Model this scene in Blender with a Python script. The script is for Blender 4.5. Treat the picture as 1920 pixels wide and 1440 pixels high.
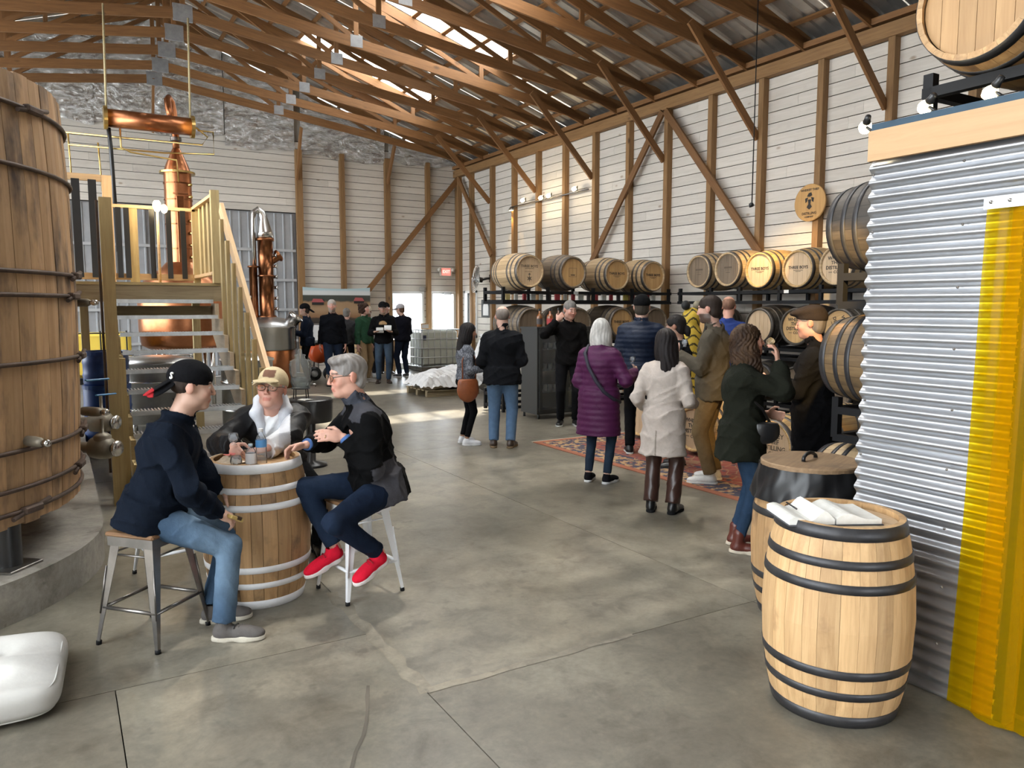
import bpy, math, random
import numpy as np
from mathutils import Matrix, Vector
R = math.radians
rnd = random.Random(7)
for _o in list(bpy.data.objects):
    bpy.data.objects.remove(_o)
SC = bpy.context.scene
COL = SC.collection

# ------------------------------------------------------------------ camera, world, light, exposure
cam_d = bpy.data.cameras.new('camera'); cam_d.sensor_width = 36.0; cam_d.lens = 1443 / 1920 * 36
cam_d.clip_start = 0.05; cam_d.clip_end = 300
cam = bpy.data.objects.new('camera', cam_d); COL.objects.link(cam)
cam.location = (0, 0, 1.83)
cam.rotation_euler = (R(90) - math.atan(145 / 1443), 0, R(-30.5))
SC.camera = cam
SC.view_settings.view_transform = 'Standard'; SC.view_settings.look = 'None'
SC.view_settings.gamma = 1.0; SC.view_settings.use_curve_mapping = False
SC.view_settings.exposure = -0.13
SC.cycles.max_bounces = 6; SC.cycles.diffuse_bounces = 3; SC.cycles.glossy_bounces = 3
SC.cycles.transmission_bounces = 4; SC.cycles.transparent_max_bounces = 10
SC.cycles.caustics_reflective = False; SC.cycles.caustics_refractive = False
SC.cycles.sample_clamp_indirect = 6.0
SC.cycles.use_denoising = True

world = bpy.data.worlds.new('world'); SC.world = world; world.use_nodes = True
_n = world.node_tree.nodes; _n.clear()
_o = _n.new('ShaderNodeOutputWorld'); _b = _n.new('ShaderNodeBackground')
_b.inputs['Color'].default_value = (0.90, 0.95, 1.0, 1); _b.inputs['Strength'].default_value = 12.0
world.node_tree.links.new(_b.outputs[0], _o.inputs[0])

sun_d = bpy.data.lights.new('sun', 'SUN'); sun_d.energy = 30.0; sun_d.angle = R(1.5); sun_d.color = (1.0, 0.93, 0.82)
sun = bpy.data.objects.new('sun', sun_d); COL.objects.link(sun)
sun.rotation_euler = (R(-18), R(12), 0)      # high sun, shining in through the roof lights

def portal(loc, rot, sx, sy):
    d = bpy.data.lights.new('door_portal', 'AREA'); d.shape = 'RECTANGLE'; d.size = sx; d.size_y = sy
    d.cycles.is_portal = True
    o = bpy.data.objects.new('door_portal', d); COL.objects.link(o); o.location = loc; o.rotation_euler = rot
    return o

# ------------------------------------------------------------------ object helpers
def link(o, parent=None):
    COL.objects.link(o)
    if parent is not None: o.parent = parent
    return o
def wm(o):
    return (wm(o.parent) @ o.matrix_basis) if o.parent else o.matrix_basis.copy()
def tag(o, label=None, cat=None, group=None, kind=None):
    if label: o['label'] = label
    if cat: o['category'] = cat
    if group: o['group'] = group
    if kind: o['kind'] = kind
    return o
def thing(name, label, cat, loc=(0, 0, 0), rz=0.0, group=None):
    o = bpy.data.objects.new(name, None); COL.objects.link(o); o.empty_display_size = 0.1
    o.location = loc; o.rotation_euler = (0, 0, rz)
    return tag(o, label, cat, group)
def struct(name, label=None):
    o = bpy.data.objects.new(name, None); COL.objects.link(o); o.empty_display_size = 0.1
    o['kind'] = 'structure'
    if label: o['label'] = label
    return o
def put(name, me, parent=None, M=None, mat=None, world=False):
    """link mesh data as an object under parent; M is the local matrix (or a world matrix when world)"""
    if mat is not None and len(me.materials) == 0: me.materials.append(mat)
    o = bpy.data.objects.new(name, me); COL.objects.link(o)
    if parent is not None: o.parent = parent
    if M is not None:
        o.matrix_basis = (wm(parent).inverted() @ M) if (world and parent is not None) else M
    elif world and parent is not None:
        o.matrix_basis = wm(parent).inverted()
    return o
def copy_tree(o, parent=None):
    c = o.copy(); COL.objects.link(c); c.parent = parent
    for ch in [x for x in o.children]:
        copy_tree(ch, c)
    return c
def T(x, y, z): return Matrix.Translation((x, y, z))
def RZ(a): return Matrix.Rotation(a, 4, 'Z')
def RX(a): return Matrix.Rotation(a, 4, 'X')
def RY(a): return Matrix.Rotation(a, 4, 'Y')
def frame(p0, p1, up=(0, 0, 1)):
    """matrix with local X from p0 to p1, local Z near up"""
    p0 = Vector(p0); p1 = Vector(p1); x = (p1 - p0).normalized(); u = Vector(up)
    if abs(x.dot(u)) > 0.98: u = Vector((0, 1, 0)) if abs(x.y) < 0.9 else Vector((1, 0, 0))
    y = u.cross(x).normalized(); z = x.cross(y)
    M = Matrix((x, y, z)).transposed().to_4x4(); M.translation = p0
    return M, (p1 - p0).length

class MB:
    def __init__(s): s.v = []; s.f = []; s.sm = []; s.mi = []; s.cur = 0
    def add(s, vs, fs, smooth=False):
        b = len(s.v); s.v.extend([tuple(v) for v in vs])
        for f in fs:
            s.f.append(tuple(b + i for i in f)); s.sm.append(smooth); s.mi.append(s.cur)
        return s
    def box(s, c, d, M=None):
        x, y, z = c; a, b, h = d[0] / 2, d[1] / 2, d[2] / 2
        vs = [Vector((x + i * a, y + j * b, z + k * h)) for k in (-1, 1) for j in (-1, 1) for i in (-1, 1)]
        if M is not None: vs = [M @ v for v in vs]
        return s.add(vs, [(0, 2, 3, 1), (4, 5, 7, 6), (0, 1, 5, 4), (2, 6, 7, 3), (0, 4, 6, 2), (1, 3, 7, 5)])
    def cbox(s, c, d, b, M=None):
        """box with chamfered edges"""
        x, y, z = c; A = [d[0] / 2, d[1] / 2, d[2] / 2]; vs = []; fs = []
        idx = {}
        for sx in (-1, 1):
            for sy in (-1, 1):
                for sz in (-1, 1):
                    for ax in range(3):
                        p = [sx * (A[0] - b), sy * (A[1] - b), sz * (A[2] - b)]
                        p[ax] = (sx, sy, sz)[ax] * A[ax]
                        idx[(sx, sy, sz, ax)] = len(vs); vs.append(Vector((x + p[0], y + p[1], z + p[2])))
        def q(*k): fs.append(tuple(idx[i] for i in k))
        for ax in range(3):
            o1, o2 = [(1, 2), (2, 0), (0, 1)][ax]
            for sg in (-1, 1):
                ks = []
                for (i, j) in ((-1, -1), (1, -1), (1, 1), (-1, 1)):
                    t = [0, 0, 0]; t[ax] = sg; t[o1] = i; t[o2] = j; ks.append((t[0], t[1], t[2], ax))
                q(*(ks if sg > 0 else ks[::-1]))
        for ax in range(3):
            o1, o2 = [(1, 2), (2, 0), (0, 1)][ax]
            for i in (-1, 1):
                for j in (-1, 1):
                    def k(sg, a):
                        t = [0, 0, 0]; t[ax] = sg; t[o1] = i; t[o2] = j; return (t[0], t[1], t[2], a)
                    ks = [k(-1, o1), k(1, o1), k(1, o2), k(-1, o2)]
                    q(*(ks[::-1] if i * j > 0 else ks))
        for sx in (-1, 1):
            for sy in (-1, 1):
                for sz in (-1, 1):
                    ks = [(sx, sy, sz, 0), (sx, sy, sz, 1), (sx, sy, sz, 2)]
                    q(*(ks if sx * sy * sz > 0 else ks[::-1]))
        if M is not None: vs = [M @ v for v in vs]
        return s.add(vs, fs)
    def tube(s, pts, r, n=8, caps=True, closed=False, smooth=True):
        """tube through points; r one radius or a list"""
        P = [Vector(p) for p in pts]; m = len(P)
        rr = r if isinstance(r, (list, tuple)) else [r] * m
        ts = []
        for i in range(m):
            a = P[i - 1] if (i > 0 or closed) else P[i]; b = P[(i + 1) % m] if (i < m - 1 or closed) else P[i]
            t = (b - a); ts.append(t.normalized() if t.length > 1e-9 else Vector((0, 0, 1)))
        u = Vector((0, 0, 1)) if abs(ts[0].z) < 0.9 else Vector((1, 0, 0))
        vs = []
        for i in range(m):
            u = (u - ts[i] * u.dot(ts[i])).normalized(); w = ts[i].cross(u)
            for k in range(n):
                a = 2 * math.pi * k / n
                vs.append(P[i] + (u * math.cos(a) + w * math.sin(a)) * rr[i])
        fs = []
        for i in range(m if closed else m - 1):
            j = (i + 1) % m
            for k in range(n):
                l = (k + 1) % n; fs.append((i * n + k, i * n + l, j * n + l, j * n + k))
        s.add(vs, fs, smooth)
        if caps and not closed:
            b = len(s.v) - m * n
            s.f.append(tuple(b + k for k in range(n))[::-1]); s.sm.append(False); s.mi.append(s.cur)
            s.f.append(tuple(b + (m - 1) * n + k for k in range(n))); s.sm.append(False); s.mi.append(s.cur)
        return s
    def lathe(s, prof, n=32, M=None, smooth=True, a0=0.0, a1=2 * math.pi, closed=False):
        """profile [(r, z)...] about local Z"""
        full = abs(a1 - a0 - 2 * math.pi) < 1e-6; m = len(prof); cnt = n if full else n + 1
        vs = []
        for k in range(cnt):
            a = a0 + (a1 - a0) * k / n
            for (r, z) in prof: vs.append(Vector((r * math.cos(a), r * math.sin(a), z)))
        if M is not None: vs = [M @ v for v in vs]
        fs = []
        for k in range(n):
            l = (k + 1) % cnt
            for i in range(m if closed else m - 1):
                j = (i + 1) % m; fs.append((k * m + i, l * m + i, l * m + j, k * m + j))
        return s.add(vs, fs, smooth)
    def disc(s, r, z=0.0, n=32, M=None, up=True):
        vs = [Vector((r * math.cos(2 * math.pi * k / n), r * math.sin(2 * math.pi * k / n), z)) for k in range(n)]
        if M is not None: vs = [M @ v for v in vs]
        f = tuple(range(n)); return s.add(vs, [f if up else f[::-1]])
    def prism(s, poly, z0, z1, M=None, smooth=False):
        n = len(poly); vs = [Vector((x, y, z0)) for x, y in poly] + [Vector((x, y, z1)) for x, y in poly]
        if M is not None: vs = [M @ v for v in vs]
        s.add(vs, [tuple(range(n))[::-1], tuple(range(n, 2 * n))] , False)
        b = len(s.v) - 2 * n
        for i in range(n):
            j = (i + 1) % n; s.f.append((b + i, b + j, b + n + j, b + n + i)); s.sm.append(smooth); s.mi.append(s.cur)
        return s
    def grid(s, fn, nu, nv, smooth=True):
        vs = [Vector(fn(i / nu, j / nv)) for j in range(nv + 1) for i in range(nu + 1)]
        fs = [(j * (nu + 1) + i, j * (nu + 1) + i + 1, (j + 1) * (nu + 1) + i + 1, (j + 1) * (nu + 1) + i) for j in range(nv) for i in range(nu)]
        return s.add(vs, fs, smooth)
    def mesh(s, name, *mats):
        me = bpy.data.meshes.new(name); me.from_pydata(s.v, [], s.f)
        me.polygons.foreach_set('use_smooth', s.sm)
        for m in mats: me.materials.append(m)
        if len(mats) > 1: me.polygons.foreach_set('material_index', s.mi)
        me.update(); return me
    def build(s, name, mat, parent=None, M=None, world=False):
        mats = mat if isinstance(mat, (list, tuple)) else [mat]
        return put(name, s.mesh(name, *mats), parent, M, None, world)

_boxes = {}
def box_mesh(L, w, h, mat, x0=0.0):
    k = (round(L, 3), round(w, 4), round(h, 4), mat.name, x0)
    if k not in _boxes:
        m = MB(); m.box((x0 + L / 2, 0, 0), (L, w, h)); _boxes[k] = m.mesh('beam', mat)
    return _boxes[k]
def beam(name, p0, p1, w, h, mat, parent=None, up=(0, 0, 1), world=True):
    """rectangular timber from p0 to p1 (world points): w across, h along up"""
    M, L = frame(p0, p1, up)
    return put(name, box_mesh(L, w, h, mat), parent, M, None, world)
_tx = {}
def text_mesh(body, size, mat, depth=0.0008, spacing=1.0, weight=0.0):
    k = (body, size, mat.name, depth, spacing, weight)
    if k in _tx: return _tx[k]
    cu = bpy.data.curves.new('lettering', 'FONT'); cu.body = body; cu.size = size; cu.align_x = 'CENTER'; cu.align_y = 'CENTER'
    cu.extrude = depth; cu.space_character = spacing; cu.offset = weight; cu.resolution_u = 2
    ob = bpy.data.objects.new('lettering_tmp', cu); COL.objects.link(ob)
    dg = bpy.context.evaluated_depsgraph_get(); dg.update()
    me = bpy.data.meshes.new_from_object(ob.evaluated_get(dg))
    bpy.data.objects.remove(ob); me.name = 'lettering'; me.materials.clear(); me.materials.append(mat)
    _tx[k] = me; return me

# ------------------------------------------------------------------ materials
MATS = {}
def mat_new(name):
    m = bpy.data.materials.new(name); m.use_nodes = True; nt = m.node_tree
    b = nt.nodes['Principled BSDF']; MATS[name] = m
    return m, nt, b
def N(nt, t, **kw):
    n = nt.nodes.new(t)
    for k, v in kw.items():
        if k.startswith('i_'): n.inputs[k[2:].replace('_', ' ')].default_value = v
        else: setattr(n, k, v)
    return n
def c4(c): return (c[0], c[1], c[2], 1.0)
def coord(nt, scale=(1, 1, 1), kind='Object', jitter=True):
    tc = N(nt, 'ShaderNodeTexCoord'); mp = N(nt, 'ShaderNodeMapping'); mp.inputs['Scale'].default_value = scale
    nt.links.new(tc.outputs[kind], mp.inputs['Vector'])
    if jitter:
        oi = N(nt, 'ShaderNodeObjectInfo'); mu = N(nt, 'ShaderNodeMath', operation='MULTIPLY'); mu.inputs[1].default_value = 37.0
        nt.links.new(oi.outputs['Random'], mu.inputs[0]); cb = N(nt, 'ShaderNodeCombineXYZ')
        for a in 'XYZ': nt.links.new(mu.outputs[0], cb.inputs[a])
        nt.links.new(cb.outputs[0], mp.inputs['Location'])
    return mp.outputs[0]
def noise(nt, vec, scale, detail=4, rough=0.6, dist=0.0):
    n = N(nt, 'ShaderNodeTexNoise'); n.inputs['Scale'].default_value = scale; n.inputs['Detail'].default_value = detail
    n.inputs['Roughness'].default_value = rough; n.inputs['Distortion'].default_value = dist
    nt.links.new(vec, n.inputs['Vector']); return n.outputs['Fac']
def ramp(nt, fac, stops):
    r = N(nt, 'ShaderNodeValToRGB'); e = r.color_ramp.elements
    while len(e) < len(stops): e.new(0.5)
    for i, (p, c) in enumerate(stops): e[i].position = p; e[i].color = c4(c) if len(c) == 3 else c
    nt.links.new(fac, r.inputs[0]); return r.outputs[0]
def mixc(nt, a, b, fac, mode='MIX'):
    m = N(nt, 'ShaderNodeMix', data_type='RGBA', blend_type=mode)
    for sock, val in ((m.inputs[6], a), (m.inputs[7], b), (m.inputs[0], fac)):
        if hasattr(val, 'is_output') or hasattr(val, 'links'): nt.links.new(val, sock)
        elif isinstance(val, (int, float)): sock.default_value = val
        else: sock.default_value = c4(val)
    return m.outputs[2]
def bump(nt, b, h, strength=0.3, dist=0.01):
    n = N(nt, 'ShaderNodeBump'); n.inputs['Strength'].default_value = strength; n.inputs['Distance'].default_value = dist
    nt.links.new(h, n.inputs['Height']); nt.links.new(n.outputs[0], b.inputs['Normal'])
def obj_tone(nt, col, lo, hi):
    """vary brightness from piece to piece"""
    oi = N(nt, 'ShaderNodeObjectInfo'); mr = N(nt, 'ShaderNodeMapRange'); mr.inputs[3].default_value = lo; mr.inputs[4].default_value = hi
    nt.links.new(oi.outputs['Random'], mr.inputs[0])
    hs = N(nt, 'ShaderNodeHueSaturation'); nt.links.new(mr.outputs[0], hs.inputs['Value']); nt.links.new(col, hs.inputs['Color'])
    return hs.outputs[0]
def m_plain(name, col, rough=0.5, metal=0.0, spec=0.5, emit=None, estr=0.0, alpha=1.0, trans=0.0, coat=0.0):
    m, nt, b = mat_new(name)
    b.inputs['Base Color'].default_value = c4(col); b.inputs['Roughness'].default_value = rough; b.inputs['Metallic'].default_value = metal
    b.inputs['Specular IOR Level'].default_value = spec; b.inputs['Coat Weight'].default_value = coat
    if emit: b.inputs['Emission Color'].default_value = c4(emit); b.inputs['Emission Strength'].default_value = estr
    if trans: b.inputs['Transmission Weight'].default_value = trans
    if alpha < 1: b.inputs['Alpha'].default_value = alpha
    return m
def m_mottle(name, c1, c2, scale=6, rough=0.6, metal=0.0, bstr=0.15, spec=0.5, stretch=(1, 1, 1), tone=None, r2=None):
    m, nt, b = mat_new(name); v = coord(nt, stretch)
    f = noise(nt, v, scale, 5, 0.62); col = ramp(nt, f, [(0.3, c1), (0.7, c2)])
    if tone: col = obj_tone(nt, col, *tone)
    nt.links.new(col, b.inputs['Base Color']); b.inputs['Metallic'].default_value = metal; b.inputs['Specular IOR Level'].default_value = spec
    if r2 is not None:
        mr = N(nt, 'ShaderNodeMapRange'); mr.inputs[3].default_value = rough; mr.inputs[4].default_value = r2
        nt.links.new(f, mr.inputs[0]); nt.links.new(mr.outputs[0], b.inputs['Roughness'])
    else: b.inputs['Roughness'].default_value = rough
    if bstr: bump(nt, b, noise(nt, v, scale * 7, 3), bstr, 0.004)
    return m
def m_wood(name, c1, c2, axis=0, scale=9.0, rough=0.65, knots=0.0, tone=(0.85, 1.12), stain=None, stain_lo=0.55, ss=(1, 1, 1), bstr=0.25, knotc=(0.10, 0.05, 0.02)):
    """grain runs along the local axis; tone varies per piece"""
    m, nt, b = mat_new(name)
    st = [1.0, 1.0, 1.0]; st[axis] = 0.07
    v = coord(nt, tuple(st)); v2 = coord(nt, ss)
    g = noise(nt, v, scale * 3.5, 6, 0.68, 0.6); col = ramp(nt, g, [(0.32, c2), (0.66, c1)])
    if knots:
        st2 = [1.0, 1.0, 1.0]; st2[axis] = 0.5
        vk = coord(nt, tuple(st2)); vo = N(nt, 'ShaderNodeTexVoronoi'); vo.inputs['Scale'].default_value = 2.3 * knots
        nt.links.new(vk, vo.inputs['Vector']); kf = ramp(nt, vo.outputs['Distance'], [(0.035, (1, 1, 1)), (0.085, (0, 0, 0))])
        col = mixc(nt, col, knotc, kf)
    if stain:
        sf = ramp(nt, noise(nt, v2, 2.6, 5, 0.65), [(stain_lo, (0, 0, 0)), (stain_lo + 0.17, (1, 1, 1))]); col = mixc(nt, col, stain, sf)
    if tone: col = obj_tone(nt, col, *tone)
    nt.links.new(col, b.inputs['Base Color']); b.inputs['Roughness'].default_value = rough
    bump(nt, b, g, bstr, 0.004)
    return m
def m_glass(name, col=(1, 1, 1), rough=0.02, tint=0.12):
    """thin clear glass or plastic: mostly see-through, with a reflection at grazing angles"""
    m = bpy.data.materials.new(name); m.use_nodes = True; nt = m.node_tree; nt.nodes.clear(); MATS[name] = m
    o = N(nt, 'ShaderNodeOutputMaterial'); tr = N(nt, 'ShaderNodeBsdfTransparent'); gl = N(nt, 'ShaderNodeBsdfGlossy')
    df = N(nt, 'ShaderNodeBsdfDiffuse'); df.inputs[0].default_value = c4(col)
    tr.inputs[0].default_value = c4(col); gl.inputs['Roughness'].default_value = rough
    lw = N(nt, 'ShaderNodeLayerWeight'); lw.inputs[0].default_value = 0.16
    m1 = N(nt, 'ShaderNodeMixShader'); m1.inputs[0].default_value = tint
    nt.links.new(tr.outputs[0], m1.inputs[1]); nt.links.new(df.outputs[0], m1.inputs[2])
    m2 = N(nt, 'ShaderNodeMixShader'); nt.links.new(lw.outputs['Fresnel'], m2.inputs[0])
    nt.links.new(m1.outputs[0], m2.inputs[1]); nt.links.new(gl.outputs[0], m2.inputs[2]); nt.links.new(m2.outputs[0], o.inputs[0])
    return m

W_WHITE = m_wood('whitewashed_board', (0.73, 0.68, 0.615), (0.63, 0.58, 0.51), 0, 7, 0.7, knots=1.1, tone=(0.90, 1.06), knotc=(0.42, 0.33, 0.25), stain=(0.60, 0.55, 0.50), stain_lo=0.60)
W_STUD = m_wood('stud_timber', (0.31, 0.175, 0.07), (0.20, 0.105, 0.042), 0, 8, 0.7, knots=0.9)
W_TRUSS = m_wood('truss_timber', (0.255, 0.122, 0.042), (0.165, 0.075, 0.025), 0, 8, 0.7, knots=0.8)
W_PINE = m_wood('pale_pine', (0.66, 0.45, 0.245), (0.53, 0.33, 0.16), 0, 7, 0.6, knots=1.0)
W_TREATED = m_wood('treated_pine', (0.47, 0.36, 0.17), (0.36, 0.26, 0.115), 0, 8, 0.7, knots=0.9)
W_GREY = m_wood('weathered_pine', (0.30, 0.235, 0.14), (0.20, 0.15, 0.085), 0, 8, 0.75, knots=0.6)
W_FASCIA = m_wood('fascia_pine', (0.58, 0.37, 0.19), (0.49, 0.295, 0.14), 0, 4, 0.55, knots=1.2, knotc=(0.22, 0.10, 0.04))
W_STAVE = m_wood('oak_stave', (0.66, 0.43, 0.215), (0.48, 0.285, 0.13), 2, 8, 0.6, tone=(0.76, 1.14), stain=(0.30, 0.17, 0.08), stain_lo=0.60)
W_STAVE2 = m_wood('aged_oak_stave', (0.52, 0.325, 0.155), (0.36, 0.205, 0.09), 2, 8, 0.6, tone=(0.85, 1.15), stain=(0.14, 0.08, 0.045), stain_lo=0.54)
W_TANK = m_wood('tank_stave', (0.50, 0.315, 0.165), (0.36, 0.21, 0.10), 2, 5, 0.65, tone=(0.80, 1.18), stain=(0.075, 0.048, 0.035), stain_lo=0.50, ss=(1, 1, 0.4))
W_HEAD = m_wood('barrel_head_oak', (0.60, 0.38, 0.165), (0.48, 0.285, 0.115), 0, 6, 0.6, tone=(0.9, 1.08))
W_HEADP = m_wood('pale_head_oak', (0.60, 0.44, 0.28), (0.49, 0.34, 0.20), 0, 6, 0.6, tone=(0.9, 1.08))
W_TABLE = m_wood('table_barrel_stave', (0.46, 0.28, 0.13), (0.33, 0.185, 0.08), 2, 8, 0.6, tone=(0.82, 1.15), stain=(0.085, 0.052, 0.032), stain_lo=0.50)
W_HEADT = m_wood('tan_head_oak', (0.47, 0.285, 0.13), (0.37, 0.21, 0.09), 0, 6, 0.6, tone=(0.9, 1.08))
W_HEADD = m_wood('dark_head_oak', (0.20, 0.145, 0.095), (0.125, 0.088, 0.056), 0, 6, 0.6, tone=(0.9, 1.08))
W_SEAT = m_wood('walnut_seat', (0.26, 0.145, 0.07), (0.16, 0.08, 0.035), 0, 6, 0.45)
STEEL = m_plain('stainless_steel', (0.62, 0.62, 0.61), 0.22, 1.0)
STEELB = m_mottle('brushed_steel', (0.42, 0.42, 0.42), (0.58, 0.58, 0.57), 5, 0.32, 1.0, 0.05)
GALV = m_mottle('galvanised_steel', (0.50, 0.52, 0.54), (0.66, 0.68, 0.70), 9, 0.42, 0.85, 0.05)
GUNMETAL = m_mottle('gunmetal', (0.17, 0.16, 0.15), (0.30, 0.28, 0.26), 4, 0.30, 0.9, 0.03)
COPPER = m_mottle('copper', (0.36, 0.135, 0.06), (0.55, 0.24, 0.115), 3, 0.32, 1.0, 0.04)
COPPERD = m_mottle('dark_copper', (0.20, 0.075, 0.035), (0.34, 0.14, 0.06), 3, 0.28, 1.0, 0.04)
BRASS = m_mottle('brass', (0.52, 0.37, 0.13), (0.66, 0.48, 0.19), 5, 0.3, 1.0, 0.03)
HOOPB = m_mottle('black_hoop_steel', (0.028, 0.028, 0.032), (0.060, 0.058, 0.06), 7, 0.42, 0.35, 0.08)
HOOPG = m_mottle('dull_hoop_steel', (0.09, 0.08, 0.072), (0.16, 0.14, 0.125), 7, 0.45, 0.6, 0.08)
HOOPW = m_mottle('white_painted_hoop', (0.72, 0.72, 0.73), (0.86, 0.86, 0.87), 8, 0.45, 0.0, 0.06)
HOOPR = m_mottle('rusty_hoop', (0.05, 0.032, 0.025), (0.11, 0.07, 0.05), 9, 0.6, 0.3, 0.15)
BLACK = m_plain('black_paint', (0.009, 0.009, 0.010), 0.55, 0, 0.2)
BLACKS = m_plain('satin_black', (0.016, 0.016, 0.017), 0.32)
INK = m_plain('black_ink', (0.022, 0.018, 0.015), 0.7)
WHITEP = m_plain('white_paint', (0.80, 0.81, 0.83), 0.35)
WHITE = m_plain('white_matte', (0.82, 0.82, 0.81), 0.7)
BULB = m_plain('lit_bulb', (1, 0.9, 0.7), 0.4, emit=(1.0, 0.80, 0.46), estr=22)
CLEAR = m_glass('clear_glass', (0.97, 0.98, 0.98), 0.02, 0.06)
# ------------------------------------------------------------------ room shell
XR, YB, XL, YF = 10.70, 21.40, -6.10, -2.60     # right wall, back wall, left wall, front wall
RIDGE = 2.28
def roof_z(x): return 6.12 + 0.33 * (8.42 - abs(x - RIDGE))
def chord_z(x): return 7.22 - 0.135 * abs(x - RIDGE)

def m_concrete(name, c1, c2, c3, rough=0.3):
    m, nt, b = mat_new(name); v = coord(nt, (1, 1, 1), jitter=True); vw = coord(nt, (1, 1, 1), jitter=False)
    f = noise(nt, v, 0.9, 7, 0.62, 0.3); col = ramp(nt, f, [(0.25, c1), (0.5, c2), (0.72, c3)])
    f2 = noise(nt, v, 4.0, 8, 0.72, 0.4); col = mixc(nt, col, ramp(nt, f2, [(0.33, (0.58, 0.56, 0.53)), (0.50, (0.95, 0.94, 0.93)), (0.66, (1.22, 1.20, 1.16))]), 0.9, 'MULTIPLY'); f3 = noise(nt, v, 30, 5, 0.7); col = mixc(nt, col, ramp(nt, f3, [(0.3, (0.82, 0.82, 0.81)), (0.7, (1.12, 1.12, 1.12))]), 0.8, 'MULTIPLY')
    st = ramp(nt, noise(nt, v, 1.7, 6, 0.6), [(0.50, (0, 0, 0)), (0.85, (1, 1, 1))])
    col = mixc(nt, col, (0.105, 0.092, 0.070), mixc(nt, (0, 0, 0), st, 0.55))
    sp = ramp(nt, noise(nt, v, 7, 3, 0.55), [(0.64, (0, 0, 0)), (0.72, (1, 1, 1))]); col = mixc(nt, col, (0.075, 0.065, 0.05), mixc(nt, (0, 0, 0), sp, 0.5))
    nt.links.new(col, b.inputs['Base Color'])
    mr = N(nt, 'ShaderNodeMapRange'); mr.inputs[1].default_value = 0.3; mr.inputs[2].default_value = 0.7; mr.inputs[3].default_value = rough - 0.03; mr.inputs[4].default_value = rough + 0.08
    nt.links.new(f, mr.inputs[0]); nt.links.new(mr.outputs[0], b.inputs['Roughness'])
    b.inputs['Specular IOR Level'].default_value = 0.5
    bump(nt, b, noise(nt, v, 28, 4), 0.025, 0.003)
    return m
CONC = m_concrete('sealed_concrete', (0.115, 0.103, 0.080), (0.178, 0.162, 0.128), (0.25, 0.228, 0.182), 0.315)
CONCR = m_concrete('rough_concrete', (0.22, 0.20, 0.175), (0.30, 0.28, 0.25), (0.40, 0.375, 0.335), 0.62)
PATCH = m_concrete('joint_mortar', (0.17, 0.15, 0.115), (0.22, 0.195, 0.15), (0.27, 0.24, 0.19), 0.5)
DARK = m_plain('dark_void', (0.03, 0.026, 0.022), 0.9)

floor = struct('floor', 'sealed grey concrete floor with saw-cut joints')
MB().box(((XL + XR) / 2, (YF + YB) / 2, -0.09), (XR - XL + 1.0, YB - YF + 1.0, 0.14)).build('slab_base', DARK, floor)
slabs = [(XL, .15, YF, 4.0), (XL, 1.43, 4.0, 9.0), (.15, 1.43, YF, 4.0), (1.43, 3.65, YF, 3.24), (1.43, 3.65, 3.24, 9.0),
         (3.65, 7.2, YF, 3.24), (3.65, 7.2, 3.24, 9.0), (7.2, XR, YF, 3.24), (7.2, XR, 3.24, 9.0)]
for y0, y1 in ((9.0, 15.2), (15.2, YB)):
    for x0, x1 in ((XL, 3.65), (3.65, 7.2), (7.2, XR)): slabs.append((x0, x1, y0, y1))
for (x0, x1, y0, y1) in slabs:
    g = 0.0025; m = MB(); m.box(((x1 - x0) / 2, (y1 - y0) / 2, -0.01), (x1 - x0 - 2 * g, y1 - y0 - 2 * g, 0.02))
    m.build('slab', CONC, floor, T(x0, y0, 0))
def crack(name, pts, w, zz=0.0012):
    m = MB(); L = []; Rr = []
    for i, p in enumerate(pts):
        q = pts[min(i + 1, len(pts) - 1)]; o = pts[max(i - 1, 0)]; d = Vector((q[0] - o[0], q[1] - o[1])).normalized()
        n = Vector((-d.y, d.x)); ww = w * (0.6 + 0.8 * rnd.random())
        L.append((p[0] + n.x * ww, p[1] + n.y * ww, zz)); Rr.append((p[0] - n.x * ww, p[1] - n.y * ww, zz))
    k = len(pts); m.add(L + Rr, [(i, k + i, k + i + 1, i + 1)[::-1] for i in range(k - 1)]); return m
# mortar-filled joint running away from the stool, and a fine crack in the foreground
crack('patch', [(1.43 + 0.012 * math.sin(i * 1.7), 3.22 + i * 0.1) for i in range(16)], 0.045).build('joint_filler', PATCH, floor)
crack('patch', [(1.43 + i * 0.14, 3.235 + 0.01 * math.sin(i * 2.1)) for i in range(10)], 0.022, 0.002).build('joint_filler', PATCH, floor)
crack('c', [(1.21, 3.43), (1.17, 3.33), (1.13, 3.22), (1.09, 3.12), (1.04, 3.02), (0.97, 2.92), (0.92, 2.82), (0.88, 2.7)], 0.008).build('crack_line', m_plain('crack_dirt', (0.10, 0.085, 0.065), 0.9), floor)

# ---- right wall
RH = 0.19
def board_row(par, mapper, s0, s1, z, holes, L0, seed):
    """boards of one row along s, cut where holes are"""
    r = random.Random(seed); cuts = [s0]; p = s0 + r.uniform(0.6, L0)
    while p < s1 - 0.4: cuts.append(p); p += L0
    cuts.append(s1)
    segs = []
    for a, b in zip(cuts[:-1], cuts[1:]):
        parts = [(a, b)]
        for (h0, h1, z0, z1) in holes:
            if z + RH > z0 + 0.03 and z < z1 - 0.03:
                nxt = []
                for (u, v) in parts:
                    if h1 <= u or h0 >= v: nxt.append((u, v)); continue
                    if h0 > u: nxt.append((u, h0))
                    if h1 < v: nxt.append((h1, v))
                parts = nxt
        segs += parts
    for (u, v) in segs:
        if v - u < 0.06: continue
        M = mapper(u, z + RH / 2)
        put('board', box_mesh(v - u - 0.003, 0.022, RH - 0.013, W_WHITE), par, M)
wall_r = struct('wall_right', 'whitewashed board wall with exposed timber studs on the right')
WIN = (20.2, 20.95, 0.95, 2.27)
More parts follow.
